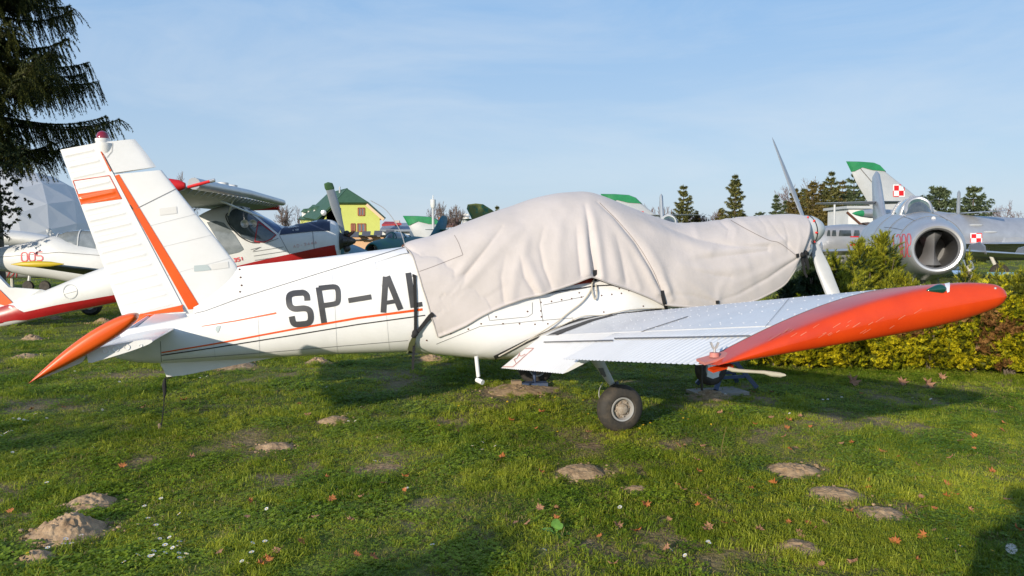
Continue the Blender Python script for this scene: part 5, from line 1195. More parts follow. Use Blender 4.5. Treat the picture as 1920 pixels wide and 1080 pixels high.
q = MB(); strip(q, tvb2, [(0, 482), (110, 473), (200, 480)], .9, .01); q.build('panel_line', M['line'], tra)
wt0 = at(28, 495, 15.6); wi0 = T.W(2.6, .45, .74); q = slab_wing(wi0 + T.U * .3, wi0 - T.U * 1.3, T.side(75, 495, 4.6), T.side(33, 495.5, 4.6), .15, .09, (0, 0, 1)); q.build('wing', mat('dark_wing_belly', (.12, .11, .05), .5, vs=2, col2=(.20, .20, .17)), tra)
q = MB(); q.lathe(T.side(32, 495.5, 4.62), T.U, [(-.12, .005), (.1, .05), (.35, .07), (.65, .055), (.9, .01)], 14); q.build('wing_tip_fairing', M['yellow'], tra)
slab_wing(T.W(2.9, -.45, .95), T.W(1.3, -.45, .95), T.W(2.3, -5, 1.35), T.W(1.4, -5, 1.35), .15, .08, (0, 0, 1)).build('wing', M['gwhite'], tra)
fin_prism([T.side(86, 430, 0), T.side(95, 428, 0), T.side(108, 443, 0), T.side(92, 446, 0)], T.V, .03).build('aerial_fin', M['gwhite'], tra, smooth=False)
fin_prism([T.side(-100, 470, 0), T.side(-130, 400, 0), T.side(-170, 400, 0), T.side(-190, 475, 0)], T.V, .05).build('fin', M['gwhite'], tra, smooth=False)
wq = gp(171, 592); q = MB(); q.lathe(Vector((wq.x, wq.y, .26)), T.V, [(-.08, .12), (-.09, .2), (0, .26), (.09, .2), (.08, .12), (.06, .11), (.06, .001)], 24); two = q.build('main_wheel', M['tyre'], tra); q = MB(); q.lathe(Vector((wq.x, wq.y, .26)), T.V, [(.085, .11), (.09, .08), (.085, .001)], 16); q.build('hub', M['gwhite'], two)
q = MB(); q.tube([Vector((wq.x, wq.y, .26)), Vector((wq.x, wq.y + .4, 1.0))], .05, 8); q.build('main_leg', M['strut'], tra)
# white airframe lying behind it
q = MB(); Z1 = Frame(at(20, 450, 26)[:2], .12); q.grid(loft(Z1, smooth_st([(-4, 1.85, .2, .15), (-2, 1.9, .5, .24), (0, 1.86, .55, .26), (1.2, 1.74, .4, .20), (2.0, 1.62, .2, .12), (2.6, 1.56, .05, .04)]), 28), True, True, True)
o_ = q.build('glider_fuselage', M['gwhite']); tag(o_, 'smooth white glider body lying between the trainer 005 and the dome', 'glider'); 
q = MB(); q.tube([Z1.W(0, 0, 1.7), Z1.W(0, 0, 0)], .06, 8); q.build('stand', M['strut'], o_)
# jet 721
J = Frame(at(40, 515, 26)[:2], math.radians(4)); j7 = thing('jet_trainer', 'grey jet trainer numbered 721 seen low behind the red and white tail boom', 'aircraft', (J.O.x, J.O.y, 0), math.radians(4))
q = MB(); q.grid(loft(J, smooth_st([(-5, 1.0, .2, .2), (-3, 1.0, .45, .42), (-.5, .95, .5, .48), (.8, .86, .45, .40), (1.6, .8, .3, .24), (2.2, .78, .05, .05)]), 32), True, True, True); q.build('fuselage', M['pgrey'], j7); jb = q.bvh()
q = MB(); text_px(q, jb, '721', (12, 509), (1.55, 0), (-.2, 1.9), 1.8, 1.2, .012, 2); q.build('painted_number', M['numred'], j7)
q = MB(); q.lathe(J.W(.1, 1.0, .85), J.U, [(0, .02), (.2, .10), (.6, .14), (1.1, .12), (1.7, .02)], 16); q.build('drop_tank', M['silver'], j7)
for uu in (.55, 1.1): q = MB(); q.lathe(J.W(uu, .6, .20), J.V, [(-.06, .1), (-.06, .17), (0, .2), (.06, .17), (.06, .1), (.05, .001)], 16); q.build('main_wheel', M['tyre'], j7)
q = MB(); q.tube([J.W(.55, .6, .2), J.W(.6, .5, .8)], .05, 6); q.tube([J.W(-2.6, .1, .1), J.W(-2.6, .1, .8)], .05, 6); q.build('main_leg', M['gwhite'], j7)
slab_wing(J.W(2.6, .4, .95), J.W(.6, .4, .95), J.W(2.2, 4.5, 1.0), J.W(1.4, 4.5, 1.0), .1, .05, (0, 0, 1)).build('wing', M['pgrey'], j7)

# ------------------------------------------------------------------ geodesic dome
dm = thing('geodesic_dome', 'large white geodesic dome tent behind the spruce at the left edge', 'dome', (0, 0, 0), 0)
Dm = M['dome'] = mat('white_membrane', (.78, .79, .81), .7)
_t = Dm.node_tree; _tl = _t.nodes.new('ShaderNodeBsdfTranslucent'); _tl.inputs['Color'].default_value = (.78, .79, .81, 1); _mx = _t.nodes.new('ShaderNodeMixShader'); _mx.inputs['Fac'].default_value = .35
_t.links.new(_t.nodes['Principled BSDF'].outputs[0], _mx.inputs[1]); _t.links.new(_tl.outputs[0], _mx.inputs[2]); _t.links.new(_mx.outputs[0], _t.nodes['Material Output'].inputs['Surface'])
dc = at(28, 455, 60); dc.z = 0.0; DR = 7.6; bm = bmesh.new(); bmesh.ops.create_icosphere(bm, subdivisions=3, radius=1.0)
rot = Matrix.Rotation(.35, 3, 'Z') @ Matrix.Rotation(.2, 3, 'X')
for f in bm.faces:
    P_ = [rot @ v.co for v in f.verts]; c = sum(P_, Vector()) / 3
    if c.z < -.10: continue
    if c.y > .55: continue
    P_ = [p * DR + dc for p in P_]; c = sum(P_, Vector()) / 3; n = (c - dc).normalized()
    q = MB(); rows = []
    m1 = [P_[i].lerp(P_[(i + 1) % 3], .5) - n * .01 for i in range(3)]; cc = c - n * .03
    q.add(P_ + m1 + [cc], [(0, 3, 6), (3, 1, 6), (1, 4, 6), (4, 2, 6), (2, 5, 6), (5, 0, 6)]); q.build('panel', Dm, dm, smooth=False)
bm.free()

# ------------------------------------------------------------------ houses
M['lime'] = mat('lime_render', (0.46, 0.50, 0.13), 0.9, var=.04, vs=.4)
M['rgreen'] = mat('green_roof_tiles', (0.04, 0.10, 0.055), 0.6, vs=2, col2=(.03, .08, .045))
M['wframe'] = mat('brown_window_frame', (0.26, 0.075, 0.025), 0.6)
M['wglass'] = mat('window_glass', (0.10, 0.13, 0.16), 0.1, coat=1)
M['peach'] = mat('peach_render', (0.58, 0.37, 0.22), 0.9, var=.04)
M['solar'] = mat('solar_cells', (0.05, 0.055, 0.065), 0.35, vs=30, col2=(.14, .13, .13))
M['rred'] = mat('red_roof_sheet', (0.35, 0.03, 0.04), 0.6); M['rbrown'] = mat('brown_roof_tiles', (0.12, 0.055, 0.045), 0.8, vs=6, col2=(.19, .09, .07)); M['rgrey'] = mat('grey_roof_sheet', (0.22, 0.26, 0.32), 0.6, var=.1)
M['stone'] = mat('stone_wall', (0.35, 0.30, 0.26), .9, vs=10, col2=(.5, .46, .42))
M['trim'] = mat('cream_trim', (0.62, 0.45, 0.28), 0.7)
DH = 110.0
hz0 = thing('house', 'lime green house with green tiled roof, dormers and brown windows', 'house', (0, 0, 0), 0)
def hp_(x, y, dd=0.0): return at(x, y, DH + dd)
nrmH = Vector((-.12, -1, 0)).normalized()
eL, eR, wBL, wBR = hp_(612, 405, 0), hp_(712.5, 405, 0), hp_(612, 470, 0), hp_(712.5, 470, 0)
back = Vector((-7.5, 15, 0))
q = MB(); gab = [hp_(612, 475), hp_(712.5, 475), hp_(712.5, 408), hp_(688, 381), hp_(632, 381), hp_(612, 400)]
q.prism(gab, back); q.build('wall', M['lime'], hz0, smooth=False)
def quad(name, pts, m_, par, th=.25):
    q = MB(); P_ = [Vector(p) for p in pts]; n = (P_[1] - P_[0]).cross(P_[2] - P_[0]).normalized(); 
    if n.z < 0: n = -n
    q.prism(P_, n * th); return q.build(name, m_, par, smooth=False)
ap = hp_(651, 357, 1.5); apb = ap + back * .75
fwd = Vector((0, -.6, 0))
quad('roof', [hp_(631, 382) + fwd, hp_(691, 382) + fwd, ap], M['rgreen'], hz0)
quad('roof', [hp_(691, 382) + fwd, hp_(723, 411) + fwd, hp_(723, 411) + back, apb, ap], M['rgreen'], hz0)
roofL = [hp_(631, 382) + fwd, ap, apb, hp_(596, 405) + back * .62, hp_(596, 414) + fwd]
quad('roof', roofL, M['rgreen'], hz0)
q = MB(); q.tube([hp_(690, 384) + fwd * 1.6, hp_(722, 412) + fwd * 1.6], .28, 4); q.build('bargeboard', M['trim'], hz0, smooth=False)
q = MB(); q.tube([ap + Vector((0, 0, .2)), apb + Vector((0, 0, .2))], .15, 6); q.build('ridge_tiles', M['rgreen'], hz0)
q = MB(); q.prism([hp_(601, 425), hp_(613, 400), hp_(634, 384), hp_(634, 475), hp_(601, 475)], Vector((0, .4, 0))); q.build('wall', M['lime'], hz0, smooth=False)
for (x0, x1, y0, y1) in ((672, 683, 390, 404), (631, 637.5, 390, 403), (671, 685, 419.5, 434), (659, 665.5, 419.5, 433.5)):
    a = hp_(x0, y0) ; b = hp_(x1, y1); fo = MB(); cx, cz = (a.x + b.x) / 2, (a.z + b.z) / 2; yy_ = DH - .06
    hw_, hh_ = (b.x - a.x) / 2, (a.z - b.z) / 2
    for dx, dz, sx_, sz_ in ((0, hh_, hw_, .07), (0, -hh_, hw_, .07), (-hw_, 0, .07, hh_), (hw_, 0, .07, hh_), (0, 0, .05, hh_)): fo.box((cx + dx, yy_, cz + dz), sx_ + .03, .08, sz_)
    wf = fo.build('window', M['wframe'], hz0, smooth=False)
    for s_ in (-1, 1): q = MB(); q.box((cx + s_ * hw_ / 2, DH - .05, cz), hw_ / 2 - .06, .02, hh_ - .06); q.build('pane', M['wglass'], wf, smooth=False)
for i, (x, y) in enumerate(((592, 392), (581, 394), (570, 396.5))):
    dd = 6 + i * 3.5; dq = MB(); dq.prism([hp_(x - 4, y + 1, dd), hp_(x + 3, y + 1, dd), hp_(x + 3, y + 12, dd), hp_(x - 4, y + 12, dd)], Vector((2.5, 1.2, 0))); dq.build('dormer', M['gwhite'], hz0, smooth=False)
    rq = MB(); rq.prism([hp_(x - 7, y + 1.5, dd - .5), hp_(x + 5, y + 1.5, dd - .5), hp_(x + 6, y - 3, dd - .2), hp_(x - 1, y - 5, dd - .2)], Vector((3.4, 1.7, .4))); rq.build('dormer_roof', M['rgreen'], hz0, smooth=False)
quad('roof', [hp_(560, 413, 14), hp_(600, 414, 0), hp_(634, 386, 2), hp_(588, 386, 16)], M['rgreen'], hz0)
q = MB(); q.prism([hp_(563, 413, 13), hp_(602, 413, .5), hp_(602, 470, .5), hp_(563, 470, 13)], Vector((1, 3, 0))); q.build('wall', M['lime'], hz0, smooth=False)
q = MB(); q.lathe(hp_(607, 399, -1), (0, -1, 0), [(0, .42), (.1, .40), (.16, .2), (.18, .001)], 20, True); q.build('satellite_dish', M['silver'], hz0)
q = MB(); q.tube([hp_(637, 350, 3), hp_(637, 362, 3)], .12, 8); q.build('flue', M['pgrey'], hz0)
q = MB(); q.tube([hp_(712, 412), hp_(716, 409), hp_(718, 410)], .12, 6); q.build('gutter', M['wframe'], hz0)
ph = thing('annex', 'low peach coloured flat roofed building below the lime green house', 'building', (0, 0, 0), 0)
boxpx(637, 735, 443, 470, 92, 5, z0=0).build('wall', M['peach'], ph, smooth=False)
boxpx(655, 737, 440.5, 443.2, 91.6, 6).build('roof', M['rgrey'], ph, smooth=False)
boxpx(660, 700, 448.5, 450, 91.5, .4).build('awning', M['line'], ph, smooth=False)
for i, (x0, x1, y0, y1) in enumerate(((658, 672, 434.5, 444), (678, 694, 433.5, 442), (700.5, 716, 432.5, 441), (722.5, 738.5, 431.5, 440))):
    q = MB(); a = at(x0, y1, 90); b = at(x1, y1, 90); c = at(x1 + 1, y0, 91.2); d = at(x0 + 1.5, y0, 91.2); q.prism([a, b, c, d], Vector((0, .1, -.06))); o = q.build('solar_panel', M['solar'], None, smooth=False); tag(o, ['solar panel farthest left on the peach building, right below the propeller hub', 'second solar panel from the left on the peach building', 'solar panel below the right brown window of the lime house', 'solar panel farthest right, beside the grey roof edge'][i], 'solar panel', 'solar panels on the peach building')
h2 = thing('house', 'low house with grey sheet roof and red ridge right of the lime house', 'house', (0, 0, 0), 0)
boxpx(716, 768, 432, 470, 105, 6, z0=0).build('wall', M['gwhite'], h2, smooth=False)
quad('roof', [at(712, 434, 104), at(770, 434, 104), at(764, 421, 110), at(722, 421, 110)], M['rgrey'], h2); quad('roof', [at(716, 424, 103), at(753, 422, 103), at(748, 419, 105), at(722, 418.5, 105)], M['rred'], h2)
q = MB(); q.box(at(745, 419, 104), .33, .3, .4); q.build('chimney', M['stone'], h2, smooth=False)
h3 = thing('house', 'house with brown tiled roof and orange brick chimneys beside the bare trees', 'house', (0, 0, 0), 0)
boxpx(812, 870, 432, 470, 100, 6, z0=0).build('wall', M['stone'], h3, smooth=False)
quad('roof', [at(808, 431, 99), at(862, 424, 99), at(860, 411, 104), at(820, 418, 104)], M['rbrown'], h3)
for x, y in ((815, 418), (825, 414)): q = MB(); q.box(at(x, y, 103), .17 * 1.4, .25, .5); q.build('chimney', M['trim'] if False else mat('brick_orange', (.45, .16, .07), .9) if 'brick_orange' not in D.materials else D.materials['brick_orange'], h3, smooth=False)
wc_ = MB(); wc_.box(at(873, 416, 95) , .42, .4, 1.0); co = wc_.build('chimney', M['gwhite'], None, smooth=False); tag(co, 'white rendered chimney block standing just above the canvas cover', 'chimney'); 
q = MB(); q.box(at(873, 405.5, 95), .52, .5, .08); q.build('cap', M['rgrey'], co, smooth=False); q = MB(); q.tube([at(873, 405, 95), at(873, 400, 95)], .1, 6); q.build('flue', M['pgrey'], co)
# teal tarpaulin and wing behind the propeller of 351
q = slab_wing(at(622, 480, 26), at(640, 462, 26), at(700, 478, 30), at(660, 458, 30), .1, .1, (0, 0, 1)); tag(q.build('stored_wing', M['tealb']), 'blue teal aircraft wing panel resting behind the propeller hub', 'wing')
# ------------------------------------------------------------------ vegetation
def leafmat(name, c1, c2, trl=0.3, sc=2.0, isl=0.35, rough=0.6):
    m = D.materials.new(name); m.use_nodes = True; t = m.node_tree; t.nodes.clear(); n = t.nodes.new; l = t.links.new
    g = n('ShaderNodeNewGeometry'); tcn = n('ShaderNodeTexCoord'); ns = n('ShaderNodeTexNoise'); ns.inputs['Scale'].default_value = sc; ns.inputs['Detail'].default_value = 3
    l(tcn.outputs['Object'], ns.inputs['Vector'])
    ad = n('ShaderNodeMath'); ad.operation = 'MULTIPLY_ADD'; l(g.outputs['Random Per Island'], ad.inputs[0]); ad.inputs[1].default_value = 0.9; 
    mr = n('ShaderNodeMapRange'); mr.inputs['From Min'].default_value = .3; mr.inputs['From Max'].default_value = .7; mr.inputs['To Min'].default_value = -.45; mr.inputs['To Max'].default_value = .55; l(ns.outputs['Fac'], mr.inputs['Value']); l(mr.outputs['Result'], ad.inputs[2])
    mx_ = n('ShaderNodeMix'); mx_.data_type = 'RGBA'; mx_.inputs['A'].default_value = (*c1, 1); mx_.inputs['B'].default_value = (*c2, 1); l(ad.outputs[0], mx_.inputs['Factor']); mx_.clamp_factor = True
    hs = n('ShaderNodeHueSaturation'); m2 = n('ShaderNodeMapRange'); m2.inputs['To Min'].default_value = 1 - isl; m2.inputs['To Max'].default_value = 1 + isl
    l(g.outputs['Random Per Island'], m2.inputs['Value']); l(m2.outputs['Result'], hs.inputs['Value']); l(mx_.outputs['Result'], hs.inputs['Color'])
    pr = n('ShaderNodeBsdfPrincipled'); pr.inputs['Roughness'].default_value = rough; pr.inputs['Specular IOR Level'].default_value = 0.3; l(hs.outputs['Color'], pr.inputs['Base Color'])
    tr_ = n('ShaderNodeBsdfTranslucent'); l(hs.outputs['Color'], tr_.inputs['Color']); ms_ = n('ShaderNodeMixShader'); ms_.inputs['Fac'].default_value = trl
    l(pr.outputs[0], ms_.inputs[1]); l(tr_.outputs[0], ms_.inputs[2]); o = n('ShaderNodeOutputMaterial'); l(ms_.outputs[0], o.inputs['Surface'])
    return m
M['bark'] = mat('bark', (0.10, 0.075, 0.055), 0.95, vs=12, col2=(.16, .13, .10), bump=.5, bs=30)
M['twig'] = mat('twig_bark', (0.13, 0.095, 0.08), 0.9, vs=8, col2=(.20, .15, .13))
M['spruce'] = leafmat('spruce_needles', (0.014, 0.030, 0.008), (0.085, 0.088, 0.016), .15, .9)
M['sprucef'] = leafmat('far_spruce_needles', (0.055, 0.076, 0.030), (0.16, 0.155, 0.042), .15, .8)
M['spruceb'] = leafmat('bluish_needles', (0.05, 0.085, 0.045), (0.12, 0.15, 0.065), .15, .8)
M['larch'] = leafmat('yellowing_needles', (0.08, 0.075, 0.022), (0.19, 0.145, 0.04), .2, .8)
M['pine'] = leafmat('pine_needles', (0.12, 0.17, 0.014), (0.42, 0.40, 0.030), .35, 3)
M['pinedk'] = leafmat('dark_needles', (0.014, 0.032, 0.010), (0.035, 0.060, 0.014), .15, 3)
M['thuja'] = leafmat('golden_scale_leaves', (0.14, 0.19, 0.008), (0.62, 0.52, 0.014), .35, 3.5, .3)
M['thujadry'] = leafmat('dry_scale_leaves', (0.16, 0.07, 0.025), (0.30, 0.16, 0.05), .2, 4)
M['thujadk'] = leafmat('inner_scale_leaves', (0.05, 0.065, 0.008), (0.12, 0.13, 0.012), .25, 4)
M['broad'] = leafmat('broad_leaves', (0.010, 0.022, 0.008), (0.035, 0.050, 0.012), .2, 1)
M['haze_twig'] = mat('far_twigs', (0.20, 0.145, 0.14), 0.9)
rng = np.random.RandomState(5)
def tris_along(P0, P1, n, ln, wd, spread=0.9, droop=0.0, rg=rng):   # needles: n triangles per segment P0->P1 (arrays)
    m = len(P0); d = P1 - P0; L_ = np.linalg.norm(d, axis=1, keepdims=True) + 1e-9; d = d / L_
    d = np.repeat(d, n, 0); a = np.repeat(P0, n, 0); t = rg.rand(m * n, 1); base = a + d * t * np.repeat(L_, n, 0)
    r = rg.normal(size=(m * n, 3)); r -= d * (r * d).sum(1, keepdims=True); r /= np.linalg.norm(r, axis=1, keepdims=True) + 1e-9
    tip = d * (1 - spread * .55) + r * spread; tip[:, 2] -= droop; tip /= np.linalg.norm(tip, axis=1, keepdims=True)
    l_ = ln * (0.6 + 0.8 * rg.rand(m * n, 1)); s = np.cross(tip, r + .01); s /= np.linalg.norm(s, axis=1, keepdims=True) + 1e-9
    V = np.stack([base - s * wd * .5, base + s * wd * .5, base + tip * l_], 1).reshape(-1, 3)
    return V
def mesh_tris(name, V, m, par): return fast_mesh(name, V, np.arange(len(V)).reshape(-1, 3), m, par)
def tubes(segs, m, name, par, n=3):    # segs: list (p0, p1, r0, r1)
    a = np.array([s[0] for s in segs], float); b = np.array([s[1] for s in segs], float); r0 = np.array([s[2] for s in segs])[:, None]; r1 = np.array([s[3] for s in segs])[:, None]
    d = b - a; d /= np.linalg.norm(d, axis=1, keepdims=True) + 1e-9; h = np.where(np.abs(d[:, 2:3]) > .9, [[1., 0, 0]], [[0, 0, 1.]]); u = np.cross(d, h); u /= np.linalg.norm(u, axis=1, keepdims=True); v = np.cross(d, u)
    ring_ = []
    for c, r in ((a, r0), (b, r1)):
        for k in range(n): t = 2 * math.pi * k / n; ring_.append(c + (u * math.cos(t) + v * math.sin(t)) * r)
    V = np.stack(ring_, 1).reshape(-1, 3); o = np.arange(len(segs))[:, None] * 2 * n
    F_ = np.concatenate([o + np.array([[k, (k + 1) % n, n + (k + 1) % n, n + k]]) for k in range(n)], 0)
    return fast_mesh(name, V, F_, m, par, smooth=True)
def rv(): return Vector((random.gauss(0, 1), random.gauss(0, 1), random.gauss(0, 1)))

def big_spruce(base, zmin, zmax, rmax, label):
    t = thing('spruce_tree', label, 'tree', tuple(base), 0); segs = []; tw0, tw1 = [], []
    tubes([(base + Vector((0, 0, a * .8)), base + Vector((0, 0, (a + 1) * .8)), .28 * (1 - a / 22), .28 * (1 - (a + 1) / 22)) for a in range(20)], M['bark'], 'trunk', t, 10)
    z = zmin
    while z < zmax:
        for _ in range(3):
            an = random.uniform(0, 2 * math.pi); Lb = rmax * (.55 if z < 5.0 else 1) * (1 - .55 * (z - zmin) / (zmax - zmin)) * random.uniform(.72, 1.05)
            dirh = Vector((math.cos(an), math.sin(an), 0)); pts = []; side = Vector((-dirh.y, dirh.x, 0))
            for k in range(15):
                s = k / 14; pts.append(base + dirh * (Lb * s) + Vector((0, 0, z + .15 * s - 0.8 * s ** 1.3 + .75 * s ** 3.2)) + side * (.18 * math.sin(s * 5 + an)))
            for k in range(14): segs.append((pts[k], pts[k + 1], .035 * (1 - k / 15) + .004, .035 * (1 - (k + 1) / 15) + .004))
            for k in range(2, 14):
                for _2 in range(8):
                    p = pts[k].lerp(pts[k + 1], random.random()); s = k / 14
                    sd = random.choice((-1, 1)); l1 = (.28 + .55 * (1 - abs(s - .55))) * random.uniform(.5, 1.1)
                    hang = random.random() < .58
                    d0 = (dirh * random.uniform(.2, .7) + side * sd * (1 if not hang else .25)).normalized()
                    prev = p; 
                    for j in range(5):
                        dd = d0 * (.9 - .12 * j if not hang else .35) + Vector((0, 0, -.12 - .13 * j if not hang else -.9)); nx2 = prev + dd.normalized() * (l1 / 5 * (1.15 if hang else 1)); tw0.append(prev); tw1.append(nx2); prev = nx2
            for k in range(3, 14): tw0.append(pts[k]); tw1.append(pts[k + 1]); tw0.append(pts[k]); tw1.append(pts[k + 1])
        z += .185
    tubes(segs, M['bark'], 'branches', t, 4)['kind'] = 'stuff'
    V = tris_along(np.array(tw0, float), np.array(tw1, float), 15, .062, .023, .8, .3); o = mesh_tris('crown', V, M['spruce'], t); o['kind'] = 'stuff'
    return t
sb0 = at(-12, 455, 21); sb0.z = 0
big_spruce(sb0, 4.3, 10.4, 3.75, 'tall dark spruce with drooping branches filling the top left corner')
# darker tree at the left edge
lt = thing('leafy_tree', 'dark small leaved tree at the left edge, in front of the dome', 'tree', tuple(gp(-40, 600)), 0); pb = at(-55, 455, 19); pb.z = 0
cl = []; 
for k in range(900):
    an = random.uniform(0, 6.28); r = 1.35 * math.sqrt(random.random()); z = random.uniform(1.9, 4.3); c = noise.noise(Vector((math.cos(an) * 2, math.sin(an) * 2, z * 1.6)))
    rr = r * (.85 + .5 * c) * (1.0 if z > 2.4 else .8); cl.append(pb + Vector((rr * math.cos(an), rr * math.sin(an), z)))
cl = np.array(cl); V = tris_along(cl, cl + rng.normal(size=cl.shape) * .10, 22, .07, .045, .9); o = mesh_tris('crown', V, M['broad'], lt); o['kind'] = 'stuff'
tubes([(pb, pb + Vector((.1, 0, 2)), .16, .12), (pb + Vector((.1, 0, 2)), pb + Vector((.2, 0, 4)), .12, .03)], M['bark'], 'trunk', lt, 8)

def far_spruce(px, ytop, wpx, d, m, label, dens=1.0, round_=0.0, group=None):
    top = at(px, ytop, d); H_ = top.z; R0 = wpx / 2 / F * d; b = Vector((top.x, top.y, 0)); t = thing('pine_tree' if round_ else 'spruce_tree', label, 'tree', tuple(b), 0, group)
    tubes([(b, b + Vector((0, 0, H_ * .5)), .16, .10), (b + Vector((0, 0, H_ * .5)), b + Vector((0, 0, H_ * .98)), .10, .015)], M['bark'], 'trunk', t, 6)
    A0, A1 = [], []; z = H_ * .08
    while z < H_ * .985:
        q_ = 1 - z / H_; rr = R0 * (q_ ** (.72 if not round_ else .42)) * 1.35 * random.uniform(.85, 1.1)
        nb = max(3, int((4 + 4 * q_) * dens))
        a0 = random.uniform(0, 6.28)
        for k in range(nb):
            an = a0 + k * 6.283 / nb + random.gauss(0, .25); L_ = rr * (random.uniform(.45, 1.0) if random.random() < .6 else random.uniform(.9, 1.3)); dh = Vector((math.cos(an), math.sin(an), 0)); prev = b + Vector((0, 0, z)); dz_ = random.gauss(0, .12)
            for j in range(5):
                s = (j + 1) / 5; p = b + dh * L_ * s + Vector((0, 0, z + dz_ * L_ * s - .30 * L_ * s + .44 * L_ * s ** 3)); A0.append(prev); A1.append(p)
                if j > 0:
                    for sd in (-1, 1): e = p + Vector((-dh.y, dh.x, 0)) * sd * L_ * .22 * (1.1 - s * .6) + dh * .1 * L_ - Vector((0, 0, .06 * L_)); A0.append(p); A1.append(e)
                prev = p
        z += max(.2, .046 * H_) * random.uniform(.5, 1.5)
    V = tris_along(np.array(A0, float), np.array(A1, float), 14, .26 * (H_ / 9) ** .5, .085, .75, .35); o = mesh_tris('crown', V, m, t); o['kind'] = 'stuff'
    return t
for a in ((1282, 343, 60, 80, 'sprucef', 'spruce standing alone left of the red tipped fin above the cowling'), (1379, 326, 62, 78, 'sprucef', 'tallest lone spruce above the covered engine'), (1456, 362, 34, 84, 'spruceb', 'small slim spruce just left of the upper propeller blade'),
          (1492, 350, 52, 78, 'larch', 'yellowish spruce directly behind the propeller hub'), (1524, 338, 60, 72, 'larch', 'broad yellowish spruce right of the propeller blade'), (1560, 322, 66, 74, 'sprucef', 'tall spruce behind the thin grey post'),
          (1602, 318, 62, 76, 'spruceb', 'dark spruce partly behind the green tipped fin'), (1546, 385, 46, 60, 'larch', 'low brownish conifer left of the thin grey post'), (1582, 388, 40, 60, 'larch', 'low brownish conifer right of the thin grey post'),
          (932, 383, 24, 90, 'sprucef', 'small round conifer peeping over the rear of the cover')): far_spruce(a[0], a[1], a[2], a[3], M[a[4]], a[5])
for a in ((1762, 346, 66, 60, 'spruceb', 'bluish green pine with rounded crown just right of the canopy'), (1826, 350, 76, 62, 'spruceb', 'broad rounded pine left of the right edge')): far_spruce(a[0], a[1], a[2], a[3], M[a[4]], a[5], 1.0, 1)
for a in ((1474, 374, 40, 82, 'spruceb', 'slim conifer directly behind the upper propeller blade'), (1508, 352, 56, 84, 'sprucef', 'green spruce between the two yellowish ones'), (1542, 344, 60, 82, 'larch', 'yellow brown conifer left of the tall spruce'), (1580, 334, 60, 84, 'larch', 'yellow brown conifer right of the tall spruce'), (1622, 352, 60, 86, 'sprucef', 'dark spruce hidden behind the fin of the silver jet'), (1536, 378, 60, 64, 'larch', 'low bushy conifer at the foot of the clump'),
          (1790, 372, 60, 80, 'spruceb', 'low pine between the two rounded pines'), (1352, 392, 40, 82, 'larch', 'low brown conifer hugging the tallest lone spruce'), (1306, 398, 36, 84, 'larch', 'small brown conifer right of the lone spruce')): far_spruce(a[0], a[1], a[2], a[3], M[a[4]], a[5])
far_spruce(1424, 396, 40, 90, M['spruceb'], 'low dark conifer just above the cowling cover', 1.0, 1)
def bare_tree(px, ytop, wpx, d, label, m=None, dens=1.0, name='bare_tree', loc=None, H=None, par=None):
    if loc is None: top = at(px, ytop, d); H_ = top.z; b = Vector((top.x, top.y, 0)); R0 = wpx / 2 / F * d
    else: b = Vector(loc); H_ = H; R0 = wpx
    t = thing(name, label, 'tree', tuple(b), 0); segs = []
    def grow(p, dv, ln, r, lv):
        if lv > 5 or len(segs) > 5200: return
        q = p; n = 3
        for j in range(n):
            dv2 = (dv + rv() * .10 + Vector((0, 0, .05))).normalized(); e = q + dv2 * ln / n; segs.append((q, e, r * (1 - .25 * j / n), r * (1 - .25 * (j + 1) / n))); q = e; dv = dv2
            if lv > 0 and random.random() < .8 * dens: grow(q, (dv + rv() * .55).normalized(), ln * .62, r * .5, lv + 1)
        for _ in range(2 if random.random() < .8 * dens else 1): grow(q, (dv + rv() * .38).normalized(), ln * .78, r * .68, lv + 1)
    k0 = 3
    segs.append((b, b + Vector((0, 0, H_ * .28)), H_ * .016, H_ * .013)); 
    for k in range(k0 + 2): 
        an = k * 2.4; grow(b + Vector((0, 0, H_ * (.22 + .03 * k))), Vector((math.cos(an) * .5, math.sin(an) * .5, 1)).normalized(), H_ * .27, H_ * .008, 0)
    zs = np.array([s[1][2] for s in segs]); f = H_ / zs.max(); xs_ = np.array([abs(s[1][0] - b.x) for s in segs]); g = R0 / np.percentile(xs_, 97)
    segs = [(Vector((b.x + (a[0] - b.x) * g, b.y + (a[1] - b.y) * g, a[2] * f)), Vector((b.x + (c[0] - b.x) * g, b.y + (c[1] - b.y) * g, c[2] * f)), max(r, .0034 * d / 20 if loc is None else .012), max(r1, .0026 * d / 20 if loc is None else .01)) for a, c, r, r1 in segs]
    tubes(segs[:1], M['bark'], 'trunk', t, 8); o = tubes(segs[1:], m or M['twig'], 'crown', t, 3); o['kind'] = 'stuff'
    return t
for a in ((541, 378, 58, 70, 'bare tree left of the lime green house'), (824, 377, 56, 85, 'bare tree behind the camera pole'), (852, 383, 44, 88, 'bare tree right of the camera pole'), (346, 320, 44, 60, 'bare treetop just behind the fin leading edge'),
          (1212, 378, 34, 90, 'small purplish bare tree behind the slope of the cover'), (1246, 386, 26, 80, 'thin bare tree left of the lone spruces'), (1306, 392, 44, 85, 'bare shrubby tree between the lone spruces'), (1345, 392, 46, 85, 'reddish bare thicket left of the tallest spruce'),
          (1512, 332, 92, 95, 'large pale bare birch behind the spruces'), (1902, 374, 76, 70, 'purplish bare tree at the right edge'), (892, 398, 30, 90, 'bare tree beside the olive fin')):
    bare_tree(a[0], a[1], a[2], a[3], a[4], M['haze_twig'] if a[0] > 900 else M['twig'], 1.0)
